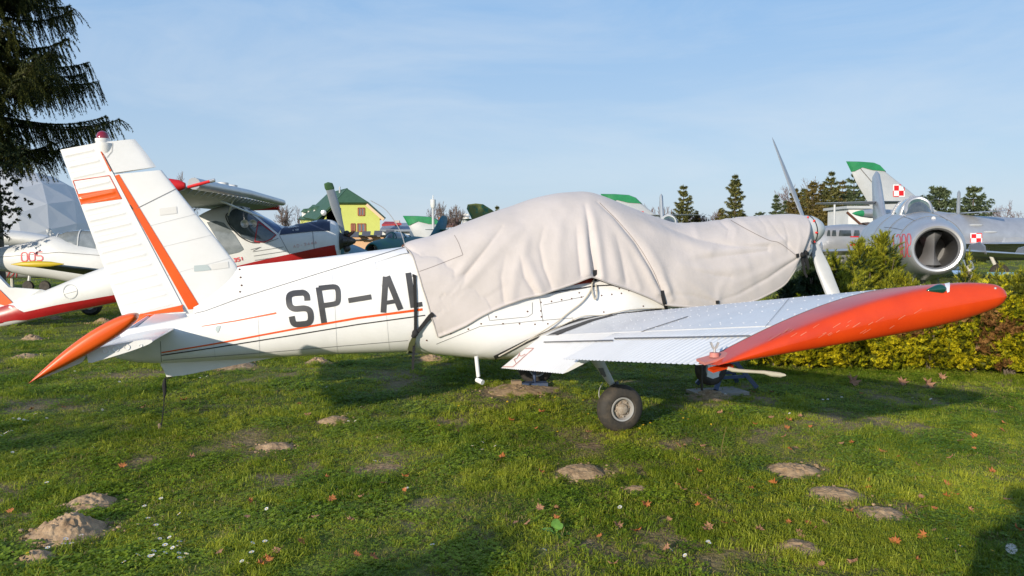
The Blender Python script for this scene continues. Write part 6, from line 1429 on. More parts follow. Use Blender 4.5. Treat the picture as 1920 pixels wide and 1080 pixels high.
# ---- dwarf pines and golden hedge
def shoots(cs, dirs, ln, n, nl, wd, m, name, par):
    P0 = np.array(cs, float); d_ = np.array(dirs, float); d_ /= np.linalg.norm(d_, axis=1, keepdims=True); l_ = ln * (.7 + .6 * rng.rand(len(P0), 1)); P1 = P0 + d_ * l_
    V = tris_along(P0, P1, n, nl, wd, .62); o = mesh_tris(name, V, m, par); o['kind'] = 'stuff'; return o
def dwarf_pine(px, ytop, d, wpx, label, m='pine', n=420, dm_='pinedk'):
    top = at(px, ytop, d); H_ = top.z; R0 = wpx / 2 / F * d; b = Vector((top.x, top.y, 0)); t = thing('dwarf_pine', label, 'shrub', tuple(b), 0)
    segs = []; cs, ds, ci, di = [], [], [], []
    for k in range(16):
        an = random.uniform(0, 6.28); tl = random.uniform(.1, .8); e = b + Vector((R0 * tl * math.cos(an), R0 * tl * math.sin(an), H_ * math.sqrt(1 - tl * tl * .75) * .85)); mid_ = b.lerp(e, .5) + Vector((0, 0, -.05)) + rv() * .05
        segs += [(b, mid_, .022, .015), (mid_, e, .015, .006)]
    lumps = [(random.uniform(0, 6.28), random.uniform(.0, .75), random.uniform(.82, 1.05)) for _ in range(14)]
    n = int(n * 1.5)
    for k in range(n * 2):
        an, tl, hh = random.choice(lumps); an += random.gauss(0, .35); tl = min(1, abs(tl + random.gauss(0, .16))); zt_ = H_ * hh * math.sqrt(max(0.03, 1 - tl * tl * .85))
        inner = k >= n; fz = random.random() ** .5 if not inner else random.uniform(.1, .85)
        z = zt_ * (.30 + .70 * fz); q_ = R0 * tl * (1 + .0 * fz); p = b + Vector((q_ * math.cos(an), q_ * math.sin(an), z - .12))
        dv = Vector((math.cos(an) * tl * .9, math.sin(an) * tl * .9, .75)) + rv() * .38
        (ci if inner else cs).append(p); (di if inner else ds).append(dv)
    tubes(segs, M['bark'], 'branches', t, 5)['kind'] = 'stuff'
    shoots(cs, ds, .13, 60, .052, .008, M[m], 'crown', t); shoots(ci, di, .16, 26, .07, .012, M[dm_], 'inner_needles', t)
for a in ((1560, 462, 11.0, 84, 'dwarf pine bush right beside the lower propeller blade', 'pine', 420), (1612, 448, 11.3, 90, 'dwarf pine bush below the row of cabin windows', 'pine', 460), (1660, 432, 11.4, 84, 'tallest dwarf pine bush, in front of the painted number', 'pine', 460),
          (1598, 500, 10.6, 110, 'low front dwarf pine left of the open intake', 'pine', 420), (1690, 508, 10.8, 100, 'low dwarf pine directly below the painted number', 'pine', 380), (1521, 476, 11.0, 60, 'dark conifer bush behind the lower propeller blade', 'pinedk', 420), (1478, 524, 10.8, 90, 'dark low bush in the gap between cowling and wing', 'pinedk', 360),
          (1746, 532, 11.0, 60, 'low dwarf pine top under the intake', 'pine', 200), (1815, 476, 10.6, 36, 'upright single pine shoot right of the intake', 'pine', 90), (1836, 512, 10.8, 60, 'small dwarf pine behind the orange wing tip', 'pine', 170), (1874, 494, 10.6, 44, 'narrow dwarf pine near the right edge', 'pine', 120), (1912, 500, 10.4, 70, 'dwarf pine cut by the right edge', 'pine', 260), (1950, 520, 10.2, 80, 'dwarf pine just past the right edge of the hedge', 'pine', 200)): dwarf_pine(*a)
def golden(px, ytop, ybot, wpx, label, n=900, dry=.10):
    b = gp(px, ybot); d = b.y + .35; b = Vector((b.x * d / b.y, d, 0)); H_ = at(px, ytop, d).z; R0 = wpx / 2 / F * d; t = thing('golden_shrub', label, 'shrub', tuple(b), 0, 'golden shrubs of the hedge')
    segs = []; sets = {'g': ([], []), 'd': ([], []), 'k': ([], [])}
    for k in range(10):
        an = random.uniform(0, 6.28); e = b + Vector((R0 * .6 * math.cos(an), R0 * .6 * math.sin(an), H_ * .8)); segs += [(b + rv() * .03, b.lerp(e, .4), .018, .012), (b.lerp(e, .4), e, .012, .004)]
    for k in range(n * 2):
        an = random.uniform(0, 6.28); inner = k >= n; ph = random.random(); z = H_ * (.10 + .88 * ph) * (1 + .35 * noise.noise(Vector((math.cos(an) * 1.5, math.sin(an) * 1.5, px * .1)))); lump = .86 + .75 * noise.noise(Vector((px * .02 + 2 * math.cos(an), 2 * math.sin(an), z * 3.2)))
        rr = R0 * 1.12 * lump * (math.sin(math.pi * min(.97, .22 + .62 * ph)) ** .6) * (random.uniform(.25, .8) if inner else random.uniform(.82, 1.06)); p = b + Vector((rr * math.cos(an), rr * math.sin(an), z))
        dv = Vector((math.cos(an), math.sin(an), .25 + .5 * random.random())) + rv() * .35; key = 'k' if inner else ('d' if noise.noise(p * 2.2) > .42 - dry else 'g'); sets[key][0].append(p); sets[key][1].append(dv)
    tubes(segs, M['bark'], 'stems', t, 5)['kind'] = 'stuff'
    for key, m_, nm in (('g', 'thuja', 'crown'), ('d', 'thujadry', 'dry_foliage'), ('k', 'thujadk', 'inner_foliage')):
        cs, ds = sets[key]
        if not cs: continue
        P0 = np.array(cs, float); d_ = np.array(ds, float); d_ /= np.linalg.norm(d_, axis=1, keepdims=True); 
        side = np.cross(d_, rng.normal(size=d_.shape)); side /= np.linalg.norm(side, axis=1, keepdims=True); out = []
        for j in range(13):                      # flat fan of scale leaves
            s = j / 12; sd = (j % 2 * 2 - 1) * (1 - s * .75); bse = P0 + d_ * (s * .085); tip = bse + d_ * .028 + side * sd * (.034 + .01 * rng.rand(len(P0), 1)) + rng.normal(size=d_.shape) * .005; wv = np.cross(side, d_) * .0 + d_ * .011
            out.append(np.stack([bse - wv, bse + wv, tip], 1))
        V = np.stack(out, 1).reshape(-1, 3); o = mesh_tris(nm, V, M[m_], t); o['kind'] = 'stuff'
gl_ = [(1452, 600, 694, 100), (1520, 580, 698, 110), (1592, 575, 698, 120), (1668, 570, 700, 120), (1745, 560, 704, 130), (1822, 556, 708, 130), (1893, 548, 714, 120), (1965, 560, 722, 120)]
gn = ['golden hedge shrub farthest left, behind the paddle arm', 'golden hedge shrub above the large curled leaf', 'golden hedge shrub under the middle of the orange tip', 'golden hedge shrub with thick bare stem showing below the wing tip', 'golden hedge shrub with brown dry patches under the tip', 'golden hedge shrub below the rounded front of the tip', 'golden hedge shrub at the right edge, reaching lowest to the grass', 'golden hedge shrub cut off by the right edge']
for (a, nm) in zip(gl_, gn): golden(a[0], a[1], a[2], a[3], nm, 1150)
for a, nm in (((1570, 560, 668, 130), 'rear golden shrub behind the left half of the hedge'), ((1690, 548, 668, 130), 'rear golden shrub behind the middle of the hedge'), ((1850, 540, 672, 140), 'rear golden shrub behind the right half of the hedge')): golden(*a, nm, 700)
# ------------------------------------------------------------------ lawn: grass tufts
def gmat(name, c1, c2, tr=0.48):
    m = D.materials.new(name); m.use_nodes = True; t = m.node_tree; t.nodes.clear(); n = t.nodes.new; l = t.links.new
    oi = n('ShaderNodeObjectInfo'); g = n('ShaderNodeNewGeometry'); tcn = n('ShaderNodeNewGeometry'); ns = n('ShaderNodeTexNoise'); ns.inputs['Scale'].default_value = .9; ns.inputs['Detail'].default_value = 4; l(tcn.outputs['Position'], ns.inputs['Vector'])
    mr = n('ShaderNodeMapRange'); mr.inputs['From Min'].default_value = .35; mr.inputs['From Max'].default_value = .65; mr.inputs['To Min'].default_value = -.35; mr.inputs['To Max'].default_value = .35; l(ns.outputs['Fac'], mr.inputs['Value'])
    ad = n('ShaderNodeMath'); ad.operation = 'MULTIPLY_ADD'; ad.inputs[1].default_value = .5; l(oi.outputs['Random'], ad.inputs[0]); l(mr.outputs['Result'], ad.inputs[2])
    a2 = n('ShaderNodeMath'); a2.operation = 'MULTIPLY_ADD'; a2.inputs[1].default_value = .45; l(g.outputs['Random Per Island'], a2.inputs[0]); l(ad.outputs[0], a2.inputs[2])
    mx_ = n('ShaderNodeMix'); mx_.data_type = 'RGBA'; mx_.clamp_factor = True; mx_.inputs['A'].default_value = (*c1, 1); mx_.inputs['B'].default_value = (*c2, 1); l(a2.outputs[0], mx_.inputs['Factor'])
    pr = n('ShaderNodeBsdfPrincipled'); pr.inputs['Roughness'].default_value = .5; pr.inputs['Specular IOR Level'].default_value = .3; l(mx_.outputs['Result'], pr.inputs['Base Color'])
    tl = n('ShaderNodeBsdfTranslucent'); l(mx_.outputs['Result'], tl.inputs['Color']); ms_ = n('ShaderNodeMixShader'); ms_.inputs['Fac'].default_value = tr; l(pr.outputs[0], ms_.inputs[1]); l(tl.outputs[0], ms_.inputs[2]); o = n('ShaderNodeOutputMaterial'); l(ms_.outputs[0], o.inputs['Surface'])
    return m
GC1, GC2 = (0.15, 0.235, 0.016), (0.52, 0.54, 0.055)
M['grass'] = gmat('grass_blades', GC1, GC2); M['clover'] = gmat('clover_leaves', (0.13, 0.24, 0.016), (0.38, 0.48, 0.045)); M['dry'] = gmat('dry_blades', (0.26, 0.21, 0.07), (0.52, 0.42, 0.20))
def blade_tuft(n, h, sp, wd, curl=.5, m='grass'):
    V, Fc = [], []
    for _ in range(n):
        an = random.uniform(0, 6.28); r = sp * math.sqrt(random.random()); p = Vector((r * math.cos(an), r * math.sin(an), -.005)); a2 = random.uniform(0, 6.28); ld = Vector((math.cos(a2), math.sin(a2), 0)); hh = h * random.uniform(.45, 1.15); c = curl * random.uniform(.3, 1.5); s = Vector((-ld.y, ld.x, 0)); s = (s + rv() * .3).normalized(); w_ = wd * random.uniform(.7, 1.2)
        o = len(V); m1 = p + Vector((0, 0, hh * .45)) + ld * hh * .15 * c; m2 = p + Vector((0, 0, hh * (.85 - .15 * c))) + ld * hh * .45 * c; e = p + Vector((0, 0, hh * (1 - .45 * c))) + ld * hh * .85 * c
        V += [p - s * w_ * .5, p + s * w_ * .5, m1 - s * w_ * .5, m1 + s * w_ * .5, m2 - s * w_ * .35, m2 + s * w_ * .35, e]; Fc += [(o, o + 1, o + 3), (o, o + 3, o + 2), (o + 2, o + 3, o + 5), (o + 2, o + 5, o + 4), (o + 4, o + 5, o + 6)]
    me = D.meshes.new('grass_tuft'); me.from_pydata([tuple(v) for v in V], [], Fc); me.materials.append(M[m]); return D.objects.new('grass_tuft', me)
def clover_tuft(n, sp, sz, m='clover', elong=1.0):
    V, Fc = [], []
    for _ in range(n):
        an = random.uniform(0, 6.28); r = sp * math.sqrt(random.random()); p = Vector((r * math.cos(an), r * math.sin(an), random.uniform(.006, .024)))
        for k in range(3 if elong == 1 else 1):
            a = an * 3 + k * 2.094 + random.gauss(0, .15); dv = Vector((math.cos(a), math.sin(a), random.uniform(-.1, .45))).normalized(); s = Vector((-math.sin(a), math.cos(a), 0)); z_ = sz * random.uniform(.7, 1.2); o = len(V)
            V += [p, p + dv * z_ * .5 * elong + s * z_ * .38, p + dv * z_ * elong + s * z_ * .25, p + dv * z_ * elong * 1.05, p + dv * z_ * elong - s * z_ * .25, p + dv * z_ * .5 * elong - s * z_ * .38]; Fc += [(o, o + 1, o + 2, o + 3), (o, o + 3, o + 4, o + 5)]
        o = len(V); q_ = Vector((p.x * .9, p.y * .9, -.01)); V += [q_, q_ + Vector((.0015, 0, 0)), p]; Fc.append((o, o + 1, o + 2))
    me = D.meshes.new('clover'); me.from_pydata([tuple(v) for v in V], [], Fc); me.materials.append(M[m]); return D.objects.new('clover', me)
TC = D.collections.new('tufts')
kinds = [blade_tuft(28, .021, .07, .0034, 1.3), blade_tuft(26, .031, .07, .0036, 1.3), blade_tuft(34, .075, .05, .0042, 1.0), clover_tuft(16, .07, .012), clover_tuft(12, .08, .017), clover_tuft(8, .05, .018, 'clover', 1.8), blade_tuft(16, .030, .07, .003, 1.2, 'dry')]
names_ = ['a', 'b', 'c', 'd', 'e', 'f', 'g']
for o, nm in zip(kinds, names_): o.name = 'tuft_' + nm; TC.objects.link(o)
pts, rots, scs, ids = [], [], [], []
def addp(x, y, s, i): pts.append((x, y, gz(x, y) if y < 40 else 0)); rots.append((random.gauss(0, .12), random.gauss(0, .12), random.uniform(0, 6.28))); scs.append(s); ids.append(i)
def scatter(n, d0, d1, sc, cull=True):
    for _ in range(n):
        y = math.sqrt(random.uniform(d0 * d0, d1 * d1)); x = random.uniform(-.92, .92) * y
        if cull and random.random() < bare(x, y) * (1.12 if y < 13 else .7): 
            if random.random() < .06: addp(x, y, sc * random.uniform(.5, .9), 6)
            continue
        a = noise.noise(Vector((x * .9, y * .9, 21))) ; b_ = noise.noise(Vector((x * 1.7, y * 1.7, 55))); r = random.random()
        if b_ > .18: i = 3 if r < .38 else 4 if r < .58 else 5 if r < .64 else 0 if r < .92 else 6
        elif a > .12: i = 2 if r < .10 else 1 if r < .60 else 0 if r < .85 else 3 if r < .95 else 6
        else: i = 0 if r < .50 else 1 if r < .66 else 3 if r < .76 else 4 if r < .80 else 5 if r < .81 else 2 if r < .825 else 6
        hs_ = 1 + .5 * a
        addp(x, y, sc * hs_ * random.uniform(.75, 1.25) * (1.0 if i != 2 else .9), i)
scatter(31000, 2.6, 7.2, 1.0); scatter(30000, 7.2, 13, 1.25); scatter(22000, 13, 32, 2.0, False); scatter(9000, 32, 75, 3.6, False)
# longer grass round wheels, trestle, hedge foot and molehills
for px, py, n, rr in ((1163, 812, 40, .28), (1003, 735, 60, .5), (1360, 738, 60, .5), (905, 722, 20, .2), (1540, 1010, 260, .45), (1640, 1000, 160, .35), (1760, 1040, 200, .4), (1380, 990, 160, .4), (1240, 900, 90, .3), (970, 900, 160, .4), (330, 790, 90, .4), (500, 1040, 120, .3), (1840, 800, 80, .4), (300, 815, 40, .2)):
    c = gp(px, py)
    for _ in range(n): a = random.uniform(0, 6.28); r = rr * random.random() ** .6; addp(c.x + r * math.cos(a), c.y + r * math.sin(a), random.uniform(.6, 1.1), 2 if random.random() < .7 else 1)
for _ in range(900): x = random.uniform(3.0, 8.2); addp(x, 9.45 + random.gauss(0, .28) - .16 * (x - 3.4), random.uniform(.6, 1.2), random.choice((1, 2, 0, 5)))
me = D.meshes.new('grass'); me.from_pydata(pts, [], []); 
for nm, ty, dat in (('rot', 'FLOAT_VECTOR', rots), ('scl', 'FLOAT', scs), ('kid', 'INT', ids)):
    at_ = me.attributes.new(nm, ty, 'POINT'); at_.data.foreach_set('vector' if ty == 'FLOAT_VECTOR' else 'value', np.array(dat).ravel())
go = D.objects.new('grass', me); C.objects.link(go); go['kind'] = 'stuff'; go['label'] = 'short green grass and clover covering the whole lawn'; go['category'] = 'grass'
ng = D.node_groups.new('scatter', 'GeometryNodeTree'); ng.interface.new_socket('Geometry', in_out='INPUT', socket_type='NodeSocketGeometry'); ng.interface.new_socket('Geometry', in_out='OUTPUT', socket_type='NodeSocketGeometry')
n = ng.nodes.new; l = ng.links.new; gi = n('NodeGroupInput'); gou = n('NodeGroupOutput'); ip = n('GeometryNodeInstanceOnPoints'); ci = n('GeometryNodeCollectionInfo'); ci.inputs['Collection'].default_value = TC; ci.inputs['Separate Children'].default_value = True; ci.inputs['Reset Children'].default_value = True
def na(nm, ty): q = n('GeometryNodeInputNamedAttribute'); q.data_type = ty; q.inputs['Name'].default_value = nm; return q
ra, sa, ka = na('rot', 'FLOAT_VECTOR'), na('scl', 'FLOAT'), na('kid', 'INT'); er2 = n('FunctionNodeEulerToRotation'); l(ra.outputs[0], er2.inputs[0])
l(gi.outputs[0], ip.inputs['Points']); l(ci.outputs[0], ip.inputs['Instance']); ip.inputs['Pick Instance'].default_value = True; l(ka.outputs[0], ip.inputs['Instance Index']); l(er2.outputs[0], ip.inputs['Rotation']); l(sa.outputs[0], ip.inputs['Scale']); l(ip.outputs[0], gou.inputs[0])
md = go.modifiers.new('scatter', 'NODES'); md.node_group = ng

# ------------------------------------------------------------------ molehills
for k, (mx_, my_, r, h, lb) in enumerate(MP):
    q = MB(); rows = []; nr, na_ = 34, 100
    for i in range(nr + 1):
        s = i / nr; row = []
        for j in range(na_):
            a = 2 * math.pi * j / na_; irr = 1 + .28 * noise.noise(Vector((math.cos(a) * 1.3, math.sin(a) * 1.3, k * 3.1)))
            x, y = mx_ + r * s * irr * math.cos(a), my_ + r * .85 * s * irr * math.sin(a)
            p = Vector((x, y, k)) ; lum = noise.noise(p * 6) * .35 + noise.noise(p * 17) * .40 + noise.noise(p * 42) * .30; vd = noise.voronoi(Vector((x * 20, y * 20, k)))[0]; cl_ = (.5 - min(.5, vd[0])) * .55 + (vd[1] - vd[0]) * .12
            z = h * ((math.cos(s * math.pi) * .5 + .5) ** (.7 if h > .05 else .45)) * max(.15, .72 + .75 * lum + .45 * cl_) + min(.02, h * .3) * (cl_ - .15) * (1 if s < .95 else 0) + .022 * (1 - s ** 3) - .012 * (s > .95)
            row.append((x, y, gz(x, y) + z))
        rows.append(row)
    q.grid(rows, True); q.mi = 0
    for _ in range(int(26 + r * 150)):
        a = random.uniform(0, 6.28); s = random.uniform(.2, 1.55); sz = random.uniform(.005, .014) * (1 + h * 4); x, y = mx_ + r * s * math.cos(a), my_ + r * .85 * s * math.sin(a); zc = h * max(0, (math.cos(min(1, s) * math.pi) * .5 + .5)) * .8
        q.ball((x, y, gz(x, y) + zc + sz * .4), sz, sz * .8, sz * .7, 4)
    o = q.build('molehill', M['mud'], None, smooth=True, angle=25); tag(o, lb, 'molehill')

# ------------------------------------------------------------------ leaves and flowers, each one lying on the lawn
M['leafo'] = mat('dry_leaf_orange', (0.42, 0.15, 0.035), 0.75, vs=60, col2=(.30, .10, .03)); M['leafb'] = mat('dry_leaf_brown', (0.36, 0.20, 0.11), 0.8, vs=50, col2=(.26, .12, .06))
def leaf_mesh(m, cu):
    out = [(0, -.5), (.10, -.28), (.34, -.34), (.30, -.16), (.55, -.02), (.36, .08), (.40, .34), (.18, .22), (0, .58), (-.18, .22), (-.40, .34), (-.36, .08), (-.55, -.02), (-.30, -.16), (-.34, -.34), (-.10, -.28)]
    V = [(0, 0, 0)] + [(x, y, cu * (x * x * 1.1 + y * y * .4) + .10 * math.sin(i * 2.3) * cu) for i, (x, y) in enumerate(out)]; n_ = len(out)
    Fc = [(0, 1 + i, 1 + (i + 1) % n_) for i in range(n_)]; o = len(V); V += [(0, -.5, 0), (.02, -.5, 0), (.05, -.85, .12), (.03, -.85, .12)]; Fc.append((o, o + 1, o + 2, o + 3))
    me = D.meshes.new('fallen_leaf'); me.from_pydata(V, [], Fc); me.materials.append(m); return me
LM = [leaf_mesh(M['leafo'], .55), leaf_mesh(M['leafb'], .9), leaf_mesh(M['leafb'], .4), leaf_mesh(M['leafo'], 1.2)]
def area(px, py, noun):
    d = gp(px, py).y
    if py < 760 and px > 1380: a = 'in the wing tip shadow before the hedge'
    elif px > 1250 and py < 870: a = 'in the sunny grass right of the main wheel'
    elif px > 1560: a = 'in the lower right beside the dark shadow'
    elif px > 1180: a = 'around the pale crusted molehills right of centre'
    elif py < 830 and px > 850: a = 'around the main wheel and the far wheel'
    elif px > 820: a = 'in the lower middle near the flat sandy patch'
    elif py < 790 and px > 480: a = 'in the fuselage shadow'
    elif py < 790 and px > 200: a = 'under the tail around the hanging line'
    elif py < 900 and px < 200: a = 'far left below the orange elevator tip'
    elif px < 220: a = 'around the two large molehills at bottom left'
    elif px < 400 and py > 930: a = 'in the cluster right of the large molehills'
    elif px < 560: a = 'in the grass below the tail'
    else: a = 'in the grass below the registration letters'
    return noun + ' ' + a
def put(name, me, px, py, s, label, cat_, group, z=.02, rot=None, flat=1.0):
    g = gp(px, py); o = D.objects.new(name, me); C.objects.link(o); o.location = (g.x, g.y, gz(g.x, g.y) + z); o.scale = (s, s, s); o.rotation_euler = rot or (random.gauss(0, .35), random.gauss(0, .35), random.uniform(0, 6.28)); tag(o, label, cat_, group); return o
LP = [(20, 968), (437, 848), (350, 752), (345, 755), (622, 950), (678, 946), (412, 1050), (490, 1072), (565, 1030), (658, 993), (938, 874), (942, 870), (1124, 1020), (1150, 1072), (1043, 965), (1044, 985), (1006, 812), (1306, 872), (1318, 845), (1305, 735), (1412, 738), (1448, 738), (1492, 846), (1597, 838), (1685, 862), (1783, 864), (1800, 832), (1827, 824), (1655, 852), (1578, 840), (1545, 830), (1520, 808), (1270, 920), (1280, 930), (1388, 910), (1450, 915), (1407, 925), (1700, 962), (1732, 955), (1776, 935), (1790, 930), (1820, 960), (1750, 1000), (1860, 890), (1720, 1060), (1600, 1068), (1540, 1072), (1908, 998), (1330, 948), (1862, 745), (1660, 745), (1615, 745), (1878, 812), (1500, 788), (1446, 790), (60, 775), (120, 770), (270, 770), (500, 762), (560, 764), (860, 820), (1010, 745), (1190, 1010), (1480, 848), (700, 1060), (1250, 1040), (1890, 940), (1630, 905), (1475, 808), (1370, 780), (1240, 855), (760, 905), (230, 885), (1720, 878), (1745, 898), (1210, 960)]
LP += [(random.uniform(1250, 1900), random.uniform(760, 1060)) for _ in range(34)] + [(random.uniform(300, 1200), random.uniform(780, 1070)) for _ in range(22)]
for i, (px, py) in enumerate(LP):
    d = gp(px, py).y; put('fallen_leaf', LM[i % 4], px, py, random.uniform(.035, .07), area(px, py, 'dry orange maple leaf' if i % 4 in (0, 3) else 'dry brown maple leaf'), 'leaf', 'fallen leaves on the lawn', .035)
for px, py, s, lb in ((1597, 722, .20, 'largest curled brown leaf, at the foot of the hedge left of the others'), (1690, 724, .13, 'curled brown leaf in the middle of the hedge foot'), (1738, 728, .18, 'big curled brown leaf right of the bare hedge stem'), (1765, 716, .11, 'light brown leaf under the right part of the hedge')):
    put('fallen_leaf', LM[1], px, py, s, lb, 'leaf', None, .05, (.9, .2, random.uniform(0, 1)))
M['petal'] = mat('white_petals', (.80, .80, .80), .6); M['ycent'] = mat('yellow_centre', (.65, .42, .01), .6); M['stem'] = mat('green_stem', (.08, .15, .02), .7)
def flower_mesh(nm, yellow):
    q = MB(); n_ = 13
    q.mi = 0
    for k in range(n_):
        a = 2 * math.pi * k / n_; c, s = math.cos(a), math.sin(a); t = .20; q.add([(c * .12, s * .12, 0), (math.cos(a - t) * .38, math.sin(a - t) * .38, .05), (c * .5, s * .5, .07), (math.cos(a + t) * .38, math.sin(a + t) * .38, .05)], [(0, 1, 2, 3)])
    q.mi = 1; q.ball((0, 0, .03), .16, .16, .09, 4); q.mi = 2; q.tube([(0, 0, 0), (.1, .05, -1.6)], .035, 4)
    me = D.meshes.new(nm); me.from_pydata([tuple(v) for v in q.v], [], q.f); [me.materials.append(m) for m in ((M['ycent'] if yellow else M['petal']), M['ycent'], M['stem'])]; me.polygons.foreach_set('material_index', q.m); return me
dm1, dm2 = flower_mesh('daisy', False), flower_mesh('yellow_flower', True)
DP = [(88, 918), (293, 1004), (302, 946), (290, 950), (271, 963), (305, 986), (278, 990), (260, 1003), (336, 981), (337, 1034), (324, 1046), (310, 1041), (330, 1044), (335, 1043), (289, 1053), (282, 1063), (286, 1062), (299, 1063), (259, 1061), (233, 1075), (255, 1073), (310, 1056), (336, 1056), (337, 1066), (347, 1065), (343, 1071), (454, 1072), (465, 1075), (472, 1055), (474, 1037), (497, 1034), (500, 970), (68, 1008), (124, 1028), (120, 1037), (135, 1036), (153, 1021), (173, 1037), (90, 1045), (196, 1014), (20, 797), (36, 795), (52, 798), (5, 798), (45, 797), (25, 793), (88, 794), (66, 787), (155, 781), (167, 780), (178, 776), (192, 779), (2, 827), (10, 822), (15, 818), (22, 816), (31, 860), (24, 863), (49, 859), (176, 853), (886, 850), (905, 842), (908, 836), (904, 857), (928, 849), (703, 878), (708, 880), (713, 881), (652, 788), (666, 801), (653, 801), (677, 771), (1162, 966), (1157, 1010), (1258, 1047), (1021, 1050), (867, 1028), (811, 1041), (763, 932), (1592, 903), (1506, 814), (1480, 785), (1421, 782), (1543, 756), (1552, 755), (1578, 752), (1600, 750), (1711, 754), (1745, 757), (1752, 750), (1508, 743), (1327, 1034), (1329, 1036), (1284, 1058), (1747, 783), (1752, 785), (560, 705), (612, 735), (1345, 741), (1360, 744), (498, 698), (365, 712), (375, 715), (388, 712), (370, 718), (205, 706), (210, 701), (224, 722), (140, 700), (300, 1030), (318, 1027), (350, 1058), (1800, 1035), (1775, 1020)]
for i, (px, py) in enumerate(DP):
    put('daisy', dm1, px, py, random.uniform(.024, .031), area(px, py, 'small white daisy'), 'flower', 'daisies scattered over the lawn', .045, (random.gauss(.25, .25), random.gauss(0, .25), random.uniform(0, 6)))
for px, py in ((1040, 755), (1093, 761), (929, 742), (951, 763), (1002, 770), (1056, 771), (1103, 786), (1206, 807), (1219, 803), (1199, 814), (1171, 822), (1276, 785), (1281, 793), (1263, 735), (534, 874), (52, 1058), (860, 770), (443, 691), (1276, 715), (1045, 821), (1290, 795), (1860, 1048), (1333, 806)):
    put('yellow_flower', dm2, px, py, random.uniform(.018, .026), area(px, py, 'small yellow flower'), 'flower', 'yellow flowers in the lawn', .05, (random.gauss(.2, .25), random.gauss(0, .25), 0))
# dandelion clock, dock plant, dry stalk
dc_ = gp(1895, 1060); dn = thing('dandelion', 'white dandelion seed head in the shaded grass at the lower right corner', 'flower', tuple(dc_), 0); cz = Vector((dc_.x, dc_.y, .09))
q = MB(); q.tube([Vector((dc_.x + .02, dc_.y, 0)), cz], .0022, 5); q.build('stem', M['stem'], dn)
q = MB()
for k in range(150):
    v = rv().normalized(); e = cz + v * .022; s = v.orthogonal().normalized() * .0005; q.add([cz + s, cz - s, e], [(0, 1, 2)])
    for j in range(4): u_ = (rv() - v * rv().dot(v)).normalized(); q.add([e, e + u_ * .006 + v * .002, e + u_ * .006 + v.cross(u_) * .0012], [(0, 1, 2)])
q.build('seed_head', M['petal'], dn, smooth=False, stuff=True)
dk = gp(1042, 1008); dp_ = thing('dock_plant', 'broad leaved dock plant with pale green leaves in the lower middle', 'plant', tuple(dk), 0); M['dock'] = mat('dock_leaf', (.13, .27, .035), .5, vs=30, col2=(.10, .22, .03))
for an, L_, up in ((.1, .11, .3), (2.6, .10, .5), (1.5, .09, .9), (3.3, .12, .25), (5.2, .07, .3), (.9, .06, .8)):
    q = MB(); rows = []; dh = Vector((math.cos(an), math.sin(an), 0)); sd = Vector((-dh.y, dh.x, 0))
    for k in range(9):
        t = k / 8; w_ = .028 * math.sin(math.pi * min(1, .08 + .92 * t)) ** .7 * (1 if t > .25 else .35); c = Vector((dk.x, dk.y, .015)) + dh * L_ * t + Vector((0, 0, .06 * up * 2 * t - .05 * t * t)); rows.append([c - sd * w_ + Vector((0, 0, .006)), c, c + sd * w_ + Vector((0, 0, .006))])
    q.grid(rows); q.build('leaf', M['dock'], dp_)
g_ = gp(1352, 862); q = MB(); q.tube(cat([Vector((g_.x, g_.y, 0)), Vector((g_.x + .02, g_.y + .05, .10)), at(1362, 800, g_.y + .1)], 5), .003, 4); tag(q.build('dry_stalk', M['dry']), 'single dry grass stalk standing upright right of the main wheel', 'stalk')

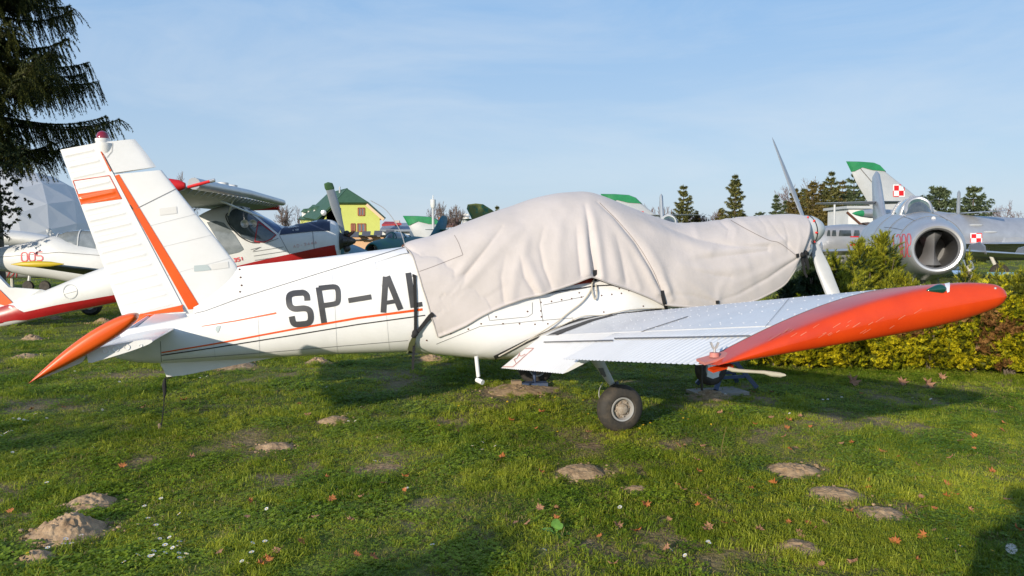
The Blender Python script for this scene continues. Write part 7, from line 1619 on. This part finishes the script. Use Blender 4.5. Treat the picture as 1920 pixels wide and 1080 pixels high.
# ------------------------------------------------------------------ what stands behind the camera and throws shadows into the picture
pe = thing('person', 'person in dark jacket and jeans standing behind the viewpoint', 'person', (.10, -0.42, 0), math.radians(90))
def body():
    v = [(0, 0, .95), (0, 0, 1.15), (0, 0, 1.38), (0, 0, 1.50), (0, .02, 1.60), (0, .02, 1.70)]; r = [.15, .145, .17, .065, .09, .085]; e = [(0, 1), (1, 2), (2, 3), (3, 4), (4, 5)]
    for sx in (-1, 1):
        o = len(v); v += [(sx * .10, 0, .88), (sx * .12, .02, .50), (sx * .13, 0, .09), (sx * .13, .14, .04), (sx * .19, 0, 1.40), (sx * .27, -.02, 1.14), (sx * .12, .20, 1.32), (sx * .08, .26, 1.38)]
        r += [.095, .068, .048, .04, .065, .048, .038, .035]; e += [(0, o), (o, o + 1), (o + 1, o + 2), (o + 2, o + 3), (2, o + 4), (o + 4, o + 5), (o + 5, o + 6), (o + 6, o + 7)]
    v = [(x * 1.3 + .10, y - .42, z) for x, y, z in v]
    Mi = ROOTM[pe.name]; me = D.meshes.new('body'); me.from_pydata([tuple(Mi @ Vector(p)) for p in v], e, []); ob = D.objects.new('body', me); C.objects.link(ob); ob.parent = pe
    sk = ob.modifiers.new('skin', 'SKIN'); 
    for i, d_ in enumerate(me.skin_vertices[0].data): d_.radius = (r[i], r[i]); d_.use_root = (i == 0)
    ob.modifiers.new('sub', 'SUBSURF').levels = 2; ob.modifiers['sub'].render_levels = 2; me.materials.append(mat('dark_clothes', (.04, .05, .08), .9))
try: body()
except Exception as ex: print('body', ex)
def shade_bush(x, y, z0, z1, r, n, label, seed):
    random.seed(seed); t = thing('bush', label, 'shrub', (x, y, 0), 0); cl = []
    for k in range(n):
        a = random.uniform(0, 6.28); ph = random.random(); rr = r * math.sin(math.pi * (.15 + .8 * ph)) * math.sqrt(random.random()) * (1 + .4 * noise.noise(Vector((math.cos(a), math.sin(a), ph * 3 + seed)))); cl.append((x + rr * math.cos(a), y + rr * math.sin(a), z0 + (z1 - z0) * ph))
    cl = np.array(cl); V = tris_along(cl, cl + rng.normal(size=cl.shape) * .06, 14, .07, .05, .9); mesh_tris('crown', V, M['broad'], t)['kind'] = 'stuff'
    tubes([(Vector((x, y, 0)), Vector((x, y, z1 * .8)), .05, .02)], M['bark'], 'trunk', t, 6)
shade_bush(-3.45, -1.2, .3, 1.62, .60, 1500, 'leafy bush standing behind and left of the viewpoint', 3)
bare_tree(0, 0, 2.6, 20, 'bare tree behind and far left of the viewpoint', M['twig'], 1.0, 'bare_tree', (-17.5, -13.0, 0), 7.2)
